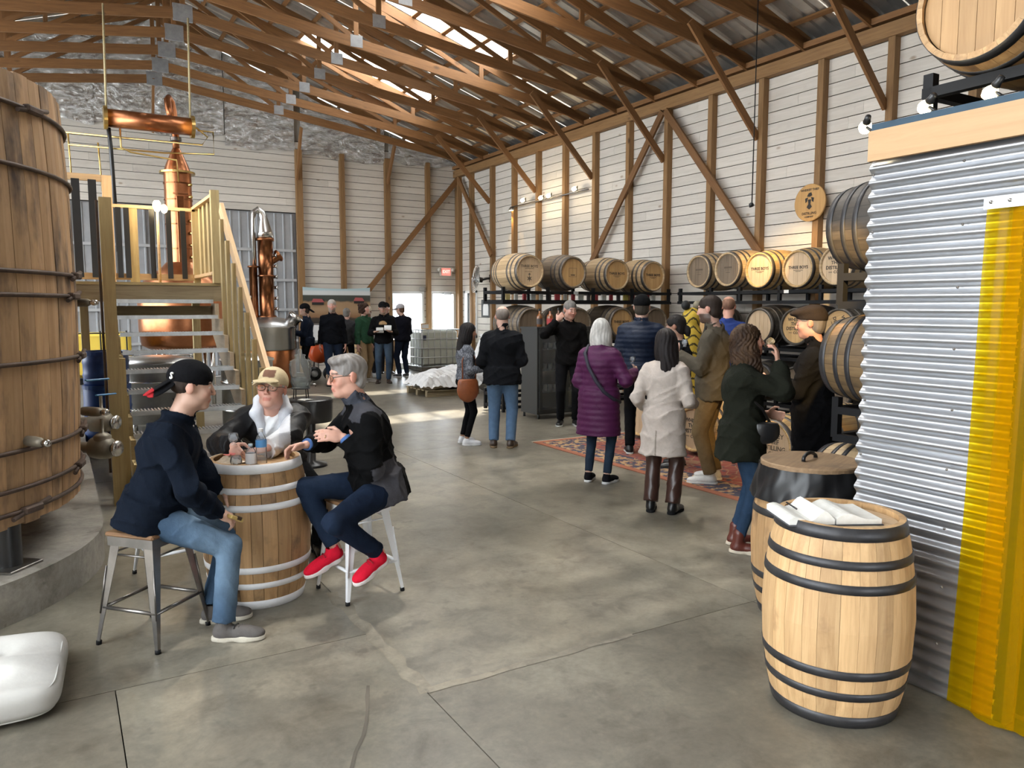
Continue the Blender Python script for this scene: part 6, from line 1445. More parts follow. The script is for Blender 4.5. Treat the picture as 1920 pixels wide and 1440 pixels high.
        t0 = V(.030, .004, .025); t1 = t0 + V(.030, .014, .030); t2 = t1 + V(.006, .020 + .01 * cu_, .028); F.cone(t0, t1, .013, .0115, .01).cone(t1, t2, .011, .0085, .004)
    F.fr(hc, Rh, hS)
    F.ell((0, .014, .034), (.075, .096, .084), .02).ell((0, -.022, -.04), (.058, .066, .074), .035).ell((0, -.058, -.092), (.030, .026, .022), .025)
    for sg in (-1, 1):
        F.ell((sg * .036, -.058, -.028), (.026, .026, .026), .02).ell((sg * .076, .012, -.004), (.009, .022, .033), .006, Rl=rz_(sg * .35)).ell((sg * .045, .0, -.075), (.018, .04, .022), .03)
    F.ell((0, -.076, .026), (.052, .014, .011), .014)
    for sg in (-1, 1): F.ell((sg * .031, -.100, .004), (.018, .016, .010), .010, sub=True); F.ell((sg * .031, -.074, .002), (.0135, .0125, .0115), .004)
    F.cone((0, -.088, .012), (0, -.106, -.030), .0072, .0092, .008)
    for sg in (-1, 1): F.ell((sg * .010, -.098, -.034), (.008, .010, .0065), .006)
    F.ell((0, -.084, -.060), (.023, .010, .006), .006).ell((0, -.081, -.072), (.020, .010, .006), .006); F.ell((0, -.094, -.0655), (.020, .006, .0022), .003, sub=True)
    sk = np.array(skin, float)
    def skincol(v):
        q = (v - hc) @ Rh / hS; c = np.tile(sk, (len(v), 1)); near = np.linalg.norm(q, axis=1) < .16
        def blend(m, col): c[:] = c * (1 - m[:, None]) + np.array(col) * m[:, None]
        front = near & (q[:, 1] < -.05)
        blend(np.where(front, np.exp(-((np.abs(q[:, 0]) - .04) ** 2 + (q[:, 2] + .03) ** 2) / .0006) * .5, 0), sk * V(1.08, .72, .70))
        blend(np.where(front, np.exp(-((q[:, 0]) ** 2 + (q[:, 2] + .03) ** 2) / .00025) * .45, 0), sk * V(1.05, .75, .72))
        blend(np.where(near & (np.abs(q[:, 0]) > .07), .45, 0), sk * V(1.08, .70, .66))
        if beard is not None:
            bm = near & (q[:, 2] < -.035) & (q[:, 2] > -.13) & (q[:, 1] < .03) & ~((np.abs(q[:, 0]) < .026) & (np.abs(q[:, 2] + .066) < .009) & front); bm &= ~(front & (q[:, 2] > -.048) & (np.abs(q[:, 0]) < .03)); blend(bm * beard[3], beard[:3])
        blend(np.where(front & (np.abs(q[:, 0]) < .024) & (np.abs(q[:, 2] + .066) < .010), .7, 0), sk * V(.82, .45, .45))
        br = front & (np.abs(np.abs(q[:, 0]) - .033) < .019) & (np.abs(q[:, 2] - .024) < .0055); bc = hair[1] if hair else sk * .4; blend(br * .75, np.array(bc) * .8)
        ey = front & (((np.abs(q[:, 0]) - .031) / .0125) ** 2 + ((q[:, 2] - .002) / .0062) ** 2 < 1); blend(ey * .9, (.55, .52, .50)); ir = front & (((np.abs(q[:, 0]) - .031)) ** 2 + ((q[:, 2] - .002)) ** 2 < .0055 ** 2); blend(ir * .95, (.05, .035, .03))
        return c
    root = put('person', F.mesh('person', SKIN, skincol)); root.location = (loc[0], loc[1], 0); root.rotation_euler = (0, 0, rz); tag(root, label, 'person', group)
    nfold = np.sin
    # ---- trousers
    if bot:
        b = dict(col=(.02, .02, .025), fat=.0, hem=.09, mat=DENIM, flare=0.); b.update(bot)
        q_ = [hp] + [x for a in G.values() for x in (a[1], a[2], a[3])]; F = Field(np.min(q_, 0) - .26, np.max(q_, 0) + .26, res * 1.1); f_ = b['fat']
        F.fr(hp, Rt, S); F.ell((0, .0, .03), (.158 * g + f_, .118 * g + f_, .125), .04)
        if fem: F.ell((0, .03, -.02), (.165 + f_, .115 + f_, .10), .04)
        F.fr()
        for sg, h0, kn, an, td in G.values():
            F.cone(h0, kn, (.088 * g + f_) * S, (.060 + f_) * S, .03).cone(kn, an, (.060 + f_) * S, (.048 + f_ + b['flare']) * S, .02)
            if hip is not None: F.ell(h0 + V(0, .035, -.0) * S, (.092 * g * S, .09 * g * S, .09 * S), .04)
        for sg, h0, kn, an, td in G.values():
            ad = nrm(kn - an); F.D = np.where(((F.ax[2][None, None, :] < an[2] + .12 * S) & (np.abs(F.ax[0][:, None, None] - an[0]) < .12 * S) & (np.abs(F.ax[1][None, :, None] - an[1]) < .14 * S)), np.maximum(F.D, -((F.ax[0][:, None, None] - an[0]) * ad[0] + (F.ax[1][None, :, None] - an[1]) * ad[1] + (F.ax[2][None, None, :] - an[2]) * ad[2] - (b['hem'] - .085) * S)), F.D).astype(np.float32)
        F.fr(hp, Rt, S).cut((0, 0, -1), (0, 0, .16)); F.fr(); X, Y, Z = F.local()
        ph = (loc[0] * 5.1 + loc[1] * 2.7) % 6; F.disp(-.007 * ((1 - np.abs(np.sin(Z * 21 + 2.8 * np.sin(X * 15 + ph) + 2.4 * np.sin(Y * 13 + ph)))) ** 3 * (.3 + .7 * np.abs(np.sin(X * 6 + Y * 7 + Z * 4 + ph))) - .2))
        bc = np.array(b['col'], float); fade = b.get('fade')
        def bcol(v):
            c = np.tile(bc, (len(v), 1))
            if fade is not None:
                for sg, h0, kn, an, td in G.values():
                    for (a, e, wd) in ((h0, kn, .05), (kn, an, .045)):
                        ba = e - a; t = np.clip(((v - a) @ ba) / (ba @ ba), 0, 1); ctr = a + t[:, None] * ba; out = (v - ctr) @ nrm(V(0, -1, .35)); m = np.clip(out / (.07 * S), 0, 1) * np.exp(-((t - .55) ** 2) / .12) * .6; c = c * (1 - m[:, None]) + np.array(fade) * m[:, None]
            return c
        put('trousers', F.mesh('trousers', b['mat'], bcol), root)
    # ---- shoes
    if shoes:
        for sg, h0, kn, an, td in G.values():
            up, so = shoe_mesh(shoes.get('kind', 'sneaker'), shoes['col'], shoes.get('sole', (.6, .6, .58)), S); f = nrm(V(td[0], td[1], 0)); ptch = math.asin(max(-.6, min(.6, td[2])))
            M = Matrix.Translation(Vector(an + V(0, 0, -.085 * S) + f * .03 * S)) @ RZ(math.atan2(f[1], f[0])) @ RY(-ptch); o = put('shoe', up, root, M); put('sole', so, o)
            if shoes.get('laces'):
                for q in range(4): mm = MB(); xq = .030 + .022 * q; zq = .082 - .007 * q; mm.tube([(xq * S, -.030 * S, (zq - .012) * S), (xq * S, -.014 * S, zq * S), ((xq + .012) * S, .014 * S, zq * S), ((xq + .012) * S, .030 * S, (zq - .012) * S)], .0035, 6); mm.build('lace', m_plain('lace_' + str(shoes['laces']), shoes['laces'], .8) if 'lace_' + str(shoes['laces']) not in MATS else MATS['lace_' + str(shoes['laces'])], o)
    # ---- top
    if top:
        t = dict(col=(.02, .02, .022), fat=.012, hem=-.06, mat=CLOTH, collar=1, sleeve=1.0, skirt=None, quilt=0, hood=0, colf=None, wrist=.0, name='jacket'); t.update(top); f_ = t['fat']; dn = 0.
        q_ = [hp, nk] + [x for a in A.values() for x in (a[1], a[2], a[3])] + ([hp + Rt @ V(0, 0, t['hem'])] if t['hem'] < -.15 else []); F = Field(np.min(q_, 0) - .24, np.max(q_, 0) + .24, res); F.fr(hp, Rt, S)
        hipw = (.165 if not fem else .17) * g
        F.ell((0, 0, .0), (hipw + f_, .125 * g + f_, .16), .05).ell((0, -.01, .17), (.148 * g + f_, .115 * g + f_, .17), .06).ell((0, .005, .35), (.165 * g + f_, .118 * g + f_, .17), .06)
        if fem: F.ell((0, -.075, .32), (.12, .06, .07), .05)
        for sg in (-1, 1): F.cone((sg * .035, .01, .482), (sg * (sw - .03), 0, .436), .046 + f_ * .8, .056 + f_ * .8, .04)
        if t['hem'] < -.08:
            w2 = t.get('flare', .0); F.frust((0, .005, .08), (hipw - .004 + f_, .128 * g + f_), (0, .01, t['hem'] - .03), (hipw + .012 + f_ + w2, .132 * g + f_ + w2), .04)
        F.fr()
        for sg, sh, el, wr, hd, pn, cu_ in A.values():
            e2 = el + (wr - el) * (t['sleeve'] - .02); F.cone(sh, el, (.055 + f_ * .8) * S, (.048 + f_ * .8) * S, .04).cone(el, e2, (.050 + f_) * S, (.038 + f_ * .8 + t['wrist']) * S, .02)
        F.fr(hp, Rt, S)
        if t['hood']: F.ell((0, .085, .47), (.10, .055, .06), .03)
        F.fr(); F.fr(nk, Rt, S)
        if t['collar']:
            ch = .035 * t['collar']; F.cone((0, .012, -.03), (0, -neckfwd * .5, ch), .080, .076, .02); F.cone((0, .005, .01 + ch * .2), (0, -neckfwd - .02, .14), .062, .085, .008, sub=True)
        else: F.cone((0, 0, .03), (0, -.05, .12), .066, .09, .01, sub=True)
        F.fr(hp, Rt, S).cut((0, 0, 1), (0, 0, t['hem']))
        for sg, sh, el, wr, hd, pn, cu_ in A.values():
            d_ = nrm(wr - el); e2 = el + (wr - el) * t['sleeve']; rr = .062 * S
            X0, Y0, Z0 = F.ax[0][:, None, None] - e2[0], F.ax[1][None, :, None] - e2[1], F.ax[2][None, None, :] - e2[2]; al = X0 * d_[0] + Y0 * d_[1] + Z0 * d_[2]; rad = np.sqrt(np.maximum(X0 ** 2 + Y0 ** 2 + Z0 ** 2 - al ** 2, 0)); F.D = np.where((rad < rr) & (np.abs(al) < .06), np.maximum(F.D, al), F.D).astype(np.float32)
        X, Y, Z = F.local()
        if t['quilt']: F.disp(-.0075 * np.abs(np.sin(math.pi * Z / t['quilt'])) + .004)
        F.fr(); X, Y, Z = F.local(); ph = (loc[0] * 7.3 + loc[1] * 3.1) % 6; rg1 = (1 - np.abs(np.sin(Z * 17 + 3.2 * np.sin(X * 8 + ph) + 2.6 * np.sin(Y * 9 + ph * 2)))) ** 2; rg2 = (1 - np.abs(np.sin(X * 15 - Y * 13 + Z * 9 + 2.4 * np.sin(Z * 11 + ph)))) ** 3
        F.disp((-.014 if not t['quilt'] else -.004) * (rg1 * (.35 + .65 * np.abs(np.sin(X * 5 + Y * 6 + Z * 3 + ph))) + .8 * rg2 - .45))
        tc_ = np.array(t['col'], float)
        def tcol(v):
            c = np.tile(tc_, (len(v), 1)); q = (v - hp) @ Rt / S
            if t['colf']: c = t['colf'](c, q, v, A)
            return c
        put(t['name'], F.mesh(t['name'], t['mat'], tcol), root)
    # ---- hair and headwear
    def HF(r_=res * .8, ext=.16): return Field(hc - ext * hS * 1.0, hc + ext * hS, min(r_, .010)).fr(hc, Rh, hS)
    if hair:
        kind, hcol = hair[0], np.array(hair[1], float); ext = .16
        if kind == 'long': ext = .50
        elif kind in ('bob', 'wavy'): ext = .34
        F = HF(ext=ext)
        if kind == 'thin': F.ell((0, .020, .030), (.0785, .0955, .082), .01); F.ell((0, -.055, .08), (.075, .12, .075), .02, sub=True)
        else: F.ell((0, .016, .038), ((.079, .1005, .085) if kind in ('short', 'side') else (.083, .104, .088)), .015)
        if kind == 'short': F.ell((0, .05, -.03), (.072, .055, .06), .03)
        if kind == 'side': F.ell((.01, -.050, .088), (.062, .05, .028), .025).ell((0, .055, -.03), (.068, .045, .055), .03)
        if kind == 'curly':
            for i in range(26): a = i * 2.4; zz = .09 - .17 * (i / 26); rr = .085; F.ell((rr * math.cos(a), .03 + rr * math.sin(a) * .9, zz), (.034, .034, .034), .015)
        if kind == 'bob':
            F.ell((0, .045, -.07), (.098, .07, .13), .04); 
            for sg in (-1, 1): F.ell((sg * .075, .0, -.08), (.035, .06, .12), .03)
            F.cone((-.05, .06, -.17), (-.06, .065, -.215), .028, .012, .02).cone((.04, .06, -.17), (.03, .07, -.22), .028, .012, .02)
        if kind == 'long':
            F.ell((0, .06, -.06), (.092, .065, .14), .04).ell((0, .10, -.22), (.085, .05, .19), .04)
            for sg in (-1, 1): F.ell((sg * .07, .02, -.07), (.03, .06, .12), .03)
        if kind == 'wavy':
            F.ell((0, .05, -.06), (.10, .085, .13), .04)
            for sg in (-1, 1): F.ell((sg * .08, .01, -.10), (.042, .06, .14), .03); F.ell((sg * .07, -.02, -.20), (.032, .04, .06), .03)
            F.ell((0, .085, -.19), (.085, .05, .10), .04)
        if kind == 'pony': F.ell((0, .05, -.03), (.074, .06, .07), .03).ell((0, .12, -.05), (.03, .04, .05), .02).cone((0, .13, -.07), (0, .12, -.16), .028, .012, .02)
        # clear the face
        fz = {'short': .035, 'side': .045, 'thin': .03, 'curly': .045, 'bob': .05, 'long': .055, 'wavy': .05, 'pony': .05}[kind]
        F.ell((0, -.125, fz - .12), (.070 if kind in ('bob', 'long', 'wavy', 'curly') else .095, .108, .125), .012, sub=True)
        if kind in ('short', 'side', 'thin', 'pony'):
            for sg in (-1, 1): F.ell((sg * .088, -.008, -.045), (.034, .050, .062), .01, sub=True)
            F.cut((0, .35, 1), (0, .0, -.075))
        X, Y, Z = F.local(); th = np.arctan2(X, Y + .02)
        am = {'wavy': .006, 'curly': .005, 'long': .003, 'bob': .0025}.get(kind, .0012); F.disp(am * np.sin(th * 26 + (6 * np.sin(Z * 38) if kind in ('wavy', 'curly') else 2 * np.sin(Z * 20))) + am * .5 * np.sin(th * 47 + Z * 30))
        h2 = np.array(hair[2], float) if len(hair) > 2 else hcol
        def hcf(v): q = (v - hc) @ Rh / hS; th_ = np.arctan2(q[:, 0], q[:, 1]); m = np.clip(.5 + .35 * np.sin(th_ * 3.1 + 20 * q[:, 2]) + .25 * np.sin(th_ * 13 + 6 * np.sin(q[:, 2] * 25)), 0, 1)[:, None]; return hcol * (1 - m) + h2 * m
        put('hair', F.mesh('hair', HAIRM, hcf), root)
    if cap:
        cc = np.array(cap['col'], float); F = HF(ext=.24); back = cap.get('back', False); bs = 1 if back else -1
        F.ell((0, .014, .045), (.087, .108, .090), .01)
        if cap.get('flat'): F.ell((0, -.03, .085), (.095, .12, .035), .03, Rl=rx(.12))
        F.cut((0, bs * -.10, 1), (0, 0, .022 if not back else .018))
        F.ell((0, .01, -.02), (.079, .098, .078), .006, sub=True)
        if cap.get('brim', True):
            tilt = .30; Bm = rx(-bs * -tilt if not back else -tilt); F.ell((0, bs * (.125 if not back else .148), .036 if not back else -.010), (.076, .075 if not back else .088, .0085), .008, Rl=rx(.16 if not back else -.62))
            for sg in (-1, 1): F.ell((sg * .045, bs * (.115 if not back else .135), .026 if not back else -.018), (.034, .065 if not back else .078, .0085), .012, Rl=rx(.16 if not back else -.62) @ ry(sg * .55))
        cf = cap.get('colf'); o = put('cap', F.mesh('cap', CLOTH, (lambda v: cf(np.tile(cc, (len(v), 1)), (v - hc) @ Rh / hS)) if cf else flat(cc)), root)
        if cap.get('text'):
            p = hc + Rh @ V(*cap['tp']) * hS; n_ = nrm(Rh @ V(*cap['tn'])); u_ = nrm(Rh @ V(0, 0, 1) - n_ * (n_ @ (Rh @ V(0, 0, 1)))); x_ = np.cross(u_, n_)
            M = Matrix(((x_[0], u_[0], n_[0], p[0]), (x_[1], u_[1], n_[1], p[1]), (x_[2], u_[2], n_[2], p[2]), (0, 0, 0, 1))); put('lettering', text_mesh(cap['text'], cap['ts'], WHITE, depth=.003, weight=.001), o, M)
    if glasses:
        mm = MB(); P3 = lambda x, y, z: tuple(hc + Rh @ V(x, y, z) * hS)
        for sg in (-1, 1):
            mm.tube([P3(sg * .034 + .026 * math.cos(a), -.101 + .006 * abs(math.cos(a)), .0 + .018 * math.sin(a)) for a in [2 * math.pi * k / 20 for k in range(20)]], .0018 * hS, 6, closed=True)
            mm.tube([P3(sg * .060, -.096, .006), P3(sg * .078, -.06, .010), P3(sg * .081, .005, .008), P3(sg * .079, .022, -.006)], .0020 * hS, 6)
        mm.tube([P3(-.009, -.103, .003), P3(0, -.107, .006), P3(.009, -.103, .003)], .0018 * hS, 6); o = mm.build('eyeglasses', m_plain('glasses_frame', (.10, .08, .06), .3, .6) if 'glasses_frame' not in MATS else MATS['glasses_frame'], root)
        if 'lens' not in MATS: m_glass('lens', glasses, .02, .18)
        for sg in (-1, 1): mm = MB(); mm.add([P3(sg * .034 + .025 * math.cos(a), -.1005, .017 * math.sin(a)) for a in [2 * math.pi * k / 20 for k in range(20)]], [tuple(range(20))]); mm.build('lens', MATS['lens'], o)
    ctx = dict(root=root, hp=hp, Rt=Rt, S=S, hc=hc, Rh=Rh, hS=hS, A=A, G=G, nk=nk, tl=tl)
    if extra: extra(ctx)
    return ctx
def fdir(loc, deg):
    v = nrm((loc[0], loc[1])); a = R(deg); return (v[0] * math.cos(a) + v[1] * math.sin(a), v[1] * math.cos(a) - v[0] * math.sin(a))
def tpt(c, p): return tuple(c['hp'] + c['Rt'] @ (np.array(p, float) * c['S']))
def hold_glass(label, p, tilt=0., tall=.075):
    t = thing('tasting_glass', label, 'glass', p); t.rotation_euler = (tilt, 0, 0); mm = MB(); mm.lathe([(.018, 0), (.02, .005), (.010, .012), (.026, .028), (.031, .045), (.026, tall), (.0245, tall), (.028, .045), (.02, .03), (0, .022)], 18); mm.build('bowl', GLS2, t); return t
# ------------------------------------------------------------------ the three men at the barrel table
NAVY = (.0045, .0075, .0145); JEAN = (.048, .086, .145); JEANF = (.15, .22, .30); DJEAN = (.008, .014, .030); BLK = (.006, .006, .007)
FG = .0075
def p1x(c):
    r = c['root']; mm = MB()
    for x in (-.012, .016): mm = MB(); mm.lathe([(0, .004), (.006, .003), (.007, 0)], 10, Matrix.Translation(tpt(c, (x * 2.2 - .02, -.088, .50))) @ RX(R(70))); mm.build('snap_button', STEEL, r)
    MB().tube([tpt(c, (-.155, -.07, .26)), tpt(c, (-.115, -.115, .275))], .004, 6).build('pocket_zip', GUNMETAL, r)
def cap_red(c, q): m = (q[:, 1] > .17) & (q[:, 2] < -.02); c[m] = (.33, .02, .025); return c
person('seated man in navy jacket and backwards black cap', (STO1[0], STO1[1]), (.95, -.32), 1.80, hip=(STO1[0] + .02, STO1[1], .715), lean=17, head=(12, 6, 0), res=FG, g=1.12, hs=1.08,
       arms={'R': dict(w=(.70, 4.42, .70), pole=(-.35, -.9, -.3), hd=(.75, .1, -.45), pn=(-.1, .5, -.8), curl=.75), 'L': dict(w=(.80, 4.78, .72), pole=(0, .9, -.4), hd=(.7, -.5, -.4), pn=(0, -.3, -.9), curl=.6)},
       legs={'R': dict(a=(.705, 4.33, .088), pole=(.9, -.2, .5), toe=(.9, -.42, 0)), 'L': dict(a=(.69, 4.62, .088), pole=(.9, .3, .5), toe=(.95, -.15, 0))},
       top=dict(col=NAVY, fat=.022, hem=-.10, collar=1.2, mat=CLOTH), bot=dict(col=JEAN, fade=JEANF, fat=.004, hem=.10, flare=.008), shoes=dict(kind='cloth', col=(0.115, 0.105, 0.1), sole=(.52, .48, .40), laces=(.03, .03, .03)),
       hair=('thin', (.035, .025, .02)), cap=dict(col=(0.006, 0.006, 0.0072), back=True, colf=cap_red, text='S', tp=(-.062, .098, .050), tn=(-.62, .78, .15), ts=.052), extra=p1x)
def p2col(c, q, v, A):
    # open white-lined hood and white shirt on the chest
    fr = q[:, 1] < -.02; w = .035 + .30 * np.clip(q[:, 2] - .24, 0, .3)
    m = fr & (np.abs(q[:, 0]) < w) & (q[:, 2] > .20); c[m] = (.66, .67, .71); m2 = fr & (np.abs(q[:, 0]) < w * .42) & (q[:, 2] > .20); c[m2] = (.82, .82, .83); return c
def p2x(c):
    # broad white lining of the open hood, lying round the neck
    F = Field(c['nk'] - .26, c['nk'] + .26, .008).fr(c['nk'], c['Rt'], c['S'])
    for sg in (-1, 1): F.cone((sg * .075, .05, .03), (sg * .095, -.04, .0), .035, .042, .03).cone((sg * .095, -.04, .0), (sg * .055, -.13, -.12), .040, .030, .03)
    F.cone((-.075, .06, .03), (.075, .06, .03), .035, .035, .03); F.disp(.004 * np.sin(F.ax[2][None, None, :] * 60 + F.ax[0][:, None, None] * 35))
    put('hood_lining', F.mesh('hood_lining', CLOTH, flat((.60, .615, .66))), c['root'])
def tan_cap(c, q): m = (q[:, 1] < -.05) & (q[:, 2] > .062) & (q[:, 2] < .108) & (np.abs(q[:, 0]) < .036); c[m] = (.17, .09, .06); return c
stool('gunmetal stool behind the barrel under the man in tan cap', 1.33, 5.74, R(12), GUNMETAL)
person('man in tan cap and glasses leaning on the barrel table', (1.33, 5.74), (-.26, -.96), 1.76, hip=(1.33, 5.70, .715), lean=38, head=(-16, -10, 3), res=FG, g=1.16, hs=1.14, neckfwd=.05,
       arms={'R': dict(w=(.93, 5.08, .945), pole=(-.7, .5, -.5), hd=(-.1, -.9, -.15), pn=(.6, -.1, -.7), curl=.9), 'L': dict(w=(1.12, 4.98, .93), pole=(.9, -.1, -.4), hd=(-.95, -.15, -.1), pn=(0, .2, -.95), curl=.8)},
       legs={'R': dict(a=(1.22, 5.48, .20), pole=(-.2, -.9, .4)), 'L': dict(a=(1.60, 5.55, .088), pole=(.2, -.9, .4))},
       top=dict(col=BLK, fat=.035, hem=-.12, collar=0, mat=NYLON, colf=p2col), bot=dict(col=BLK, fat=.01), shoes=dict(col=(0.0072, 0.0072, 0.0078), sole=(.02, .02, .02)), hair=('thin', (.42, .40, .38)),
       cap=dict(col=(0.56, 0.45, 0.28), colf=tan_cap), glasses=(.75, .52, .38), skin=(.60, .33, .25), extra=p2x)
def p3col(c, q, v, A):
    m = (q[:, 2] > .445) & (np.abs(q[:, 0]) > .06) & (np.abs(q[:, 0]) < .21) & (q[:, 1] > -.09); c[m] = (.052, .052, .060)
    m = (q[:, 2] < .17) & (q[:, 0] > .09) & (q[:, 1] > -.075) & (q[:, 1] < .13); c[m] = (.055, .054, .062)
    m = (q[:, 2] > .535) & (q[:, 1] < .2); c[m] = (.05, .055, .07); return c
def p3x(c):
    r = c['root']
    for sd in 'RL':
        sg, sh, el, wr, hd, pn, cu_ = c['A'][sd]; d = wr - el; mm = MB(); mm.tube([tuple(el + d * .86), tuple(el + d * .985)], [.043, .036], 18); mm.build('shirt_cuff', m_plain('blue_cuff', (.055, .13, .33), .85) if 'blue_cuff' not in MATS else MATS['blue_cuff'], r)
    sg, sh, el, wr, hd, pn, cu_ = c['A']['L']; ts = nrm(np.cross(pn, hd)); p = wr + hd * .10 + ts * 0; mm = MB(); b = wr + hd * .115 - (ts if ts[2] > 0 else -ts) * .012
    mm.tube([tuple(b + .0105 * (math.cos(a) * ts + math.sin(a) * pn)) for a in [2 * math.pi * k / 14 for k in range(14)]], .0018, 6, closed=True); mm.build('ring', BRASS, r)
    MB().tube([tpt(c, (0, -.135, .20)), tpt(c, (0, -.150, .30)), tpt(c, (0, -.135, .40)), tpt(c, (0, -.10, .47))], .003, 6).build('zip', BLACK, r); MB().cbox((0, 0, 0), (.008, .004, .02), .001, Matrix.Translation(tpt(c, (0, -.155, .28)))).build('zip_pull', STEEL, r)
person('seated man in black fleece, glasses and red sneakers', (STO2[0] + .08, STO2[1] - .06), (-.97, .10), 1.82, hip=(1.72, 4.60, .70), lean=13, head=(4, 4, 0), res=FG, g=1.10, hs=1.10,
       arms={'L': dict(w=(1.475, 4.53, 1.035), pole=(.6, -.6, -.8), hd=(-.90, .12, .18), pn=(.05, .75, -.5), curl=.42), 'R': dict(w=(1.31, 4.78, .965), pole=(.2, .9, -.5), hd=(-.9, .15, -.18), pn=(-.05, -.5, -.7), curl=.8)},
       legs={'L': dict(a=(1.645, 4.40, .315), pole=(-.9, -.35, .6), toe=(-.86, -.42, -.30)), 'R': dict(a=(1.44, 4.63, .315), pole=(-.95, .2, .6), toe=(-.93, -.25, -.28))},
       top=dict(col=(0.0033, 0.0033, 0.0036), fat=.020, hem=-.10, collar=1.6, sleeve=.93, colf=p3col), bot=dict(col=DJEAN, fade=(.016, .028, .055), fat=.004, hem=.115), shoes=dict(kind='cloth', col=(0.62, 0.012, 0.035), sole=(.72, .66, .64), laces=(.30, .01, .02)),
       hair=('side', (.16, .14, .125), (.30, .285, .275)), glasses=(.75, .52, .38), skin=(.66, .37, .28), extra=p3x)
hold_glass('small tasting glass in the hand of the man in tan cap', (.915, 4.995, .965))

# ------------------------------------------------------------------ standing crowd
MID = .0115; FAR = .0145
def bag(c, label_name, mat, p, size, strap, sw_=.012):
    r = c['root']; F = Field(np.array(p) - .25, np.array(p) + .25, .009).fr(p, np.eye(3)); a, b, h_ = size
    F.ell((0, 0, 0), (a, b, h_), .02); F.ell((0, 0, h_ * .55), (a * .8, b * .9, h_ * .5), .03); F.cut((0, 0, -1), (0, 0, h_ * .8)); o = put(label_name, F.mesh(label_name, LEATH, flat(mat)), r)
    mm = MB(); mm.tube(strap, sw_, 8); mm.build('strap', m_plain('strap_' + c['root'].name, tuple(np.array(mat) * .7), .5), o)
# woman with long black hair
def w1(c): bag(c, 'shoulder_bag', (.26, .075, .025), c['hp'] + V(-.20, .03, -.10), (.055, .15, .17), [tpt(c, (-.19, -.09, -.02)), tpt(c, (-.17, -.10, .3)), tpt(c, (-.11, -.02, .49)), tpt(c, (-.17, .10, .3)), tpt(c, (-.19, .10, -.02))], .010)
def marl(c, q, v, A): n = np.sin(v[:, 0] * 90 + 5 * np.sin(v[:, 2] * 47)) * np.sin(v[:, 2] * 110 + 4 * np.sin(v[:, 1] * 60)); c[:] = np.where((n > .1)[:, None], (.20, .21, .24), (.085, .09, .105)); return c
person('woman with very long black hair, grey marl jacket and white sneakers', (4.63, 9.08), fdir((4.63, 9.08), 72), 1.62, res=MID, fem=True, head=(-4, 4, 0), top=dict(col=(0.2, 0.2, 0.22), fat=.012, hem=.02, colf=marl), arms={'R': dict(l=(-0.2, -0.24, 1.1), curl=.7), 'L': dict(l=(0.16, -0.28, 1.12), curl=.7)},
       bot=dict(col=(0.0048, 0.0048, 0.0054), mat=CLOTH, fat=-.008, hem=.12), shoes=dict(kind='cloth', col=(0.78, 0.78, 0.8), sole=(.80, .80, .80)), hair=('long', (.012, .010, .010)), skin=(.30, .16, .10), extra=w1)
person('man in black jacket and light blue jeans seen from behind', (4.93, 8.62), fdir((4.93, 8.62), 8), 1.84, res=MID, g=1.16, head=(12, 0, 0), top=dict(col=(0.0072, 0.0078, 0.0096), fat=.03, hem=-.13, flare=.02), bot=dict(col=(.10, .17, .28), fade=(.15, .23, .34), fat=.014, hem=.09), shoes=dict(kind='boot', col=(0.05, 0.03, 0.02), sole=(.24, .17, .10)), hair=('thin', (.20, .17, .15)),
       arms={'R': dict(l=(-0.22, -0.26, 1.12), curl=.7), 'L': dict(l=(0.24, -0.18, 0.98), curl=.7)}, skin=(.60, .36, .28))
person('man in all black with grey hair raising a glass to his face', (6.75, 9.75), fdir((6.75, 9.75), 176), 1.93, res=MID, g=1.05, head=(24, 10, 0), top=dict(col=(0.006, 0.0054, 0.0054), fat=.02, hem=-.08, collar=1.2), bot=dict(col=(0.0078, 0.0078, 0.009), mat=CLOTH, fat=.006), shoes=dict(col=(0.0072, 0.0072, 0.0078), sole=(.55, .55, .53)), hair=('short', (.16, .15, .14)),
       arms={'R': dict(l=(-.17, -.20, 1.47), lp=(-.8, -.2, -.8), lh=(.55, .05, .6), ln=(.2, .9, .0), curl=.8)}, skin=(.60, .34, .26))
def wp(c):
    r = c['root']; pts = [tpt(c, p) for p in ((.10, -.11, .45), (.125, .0, .535), (.11, .135, .46), (.05, .175, .32), (-.04, .190, .18), (-.12, .165, .07), (-.20, .09, -.01), (-.225, -.03, -.05))]
    mm = MB(); mm.tube(pts, .019, 8); mm.build('bag_strap', m_plain('navy_webbing', (.018, .016, .03), .7), r)
person('white-haired woman in long purple quilted coat with crossbody strap', (4.80, 6.37), fdir((4.80, 6.37), 22), 1.71, res=MID, g=1.12, fem=True, head=(18, 2, 0), top=dict(col=(.072, .012, .055), fat=.028, hem=-.40, flare=.015, quilt=.062, mat=NYLON, collar=1.3, name='coat'), bot=dict(col=(0.022, 0.034, 0.055), mat=CLOTH, fat=-.004, hem=.11), shoes=dict(kind='cloth', col=(0.0084, 0.0084, 0.0108), sole=(.72, .72, .72)),
       hair=('bob', (.62, .60, .57), (.48, .46, .43)), arms={'R': dict(l=(-.30, -.24, 1.17), lp=(-.5, .6, -1), curl=.8), 'L': dict(l=(0.22, -0.24, 1.08), curl=.7)}, extra=wp)
hold_glass('small glass held by the woman in the purple coat', (5.16, 6.28, 1.235))
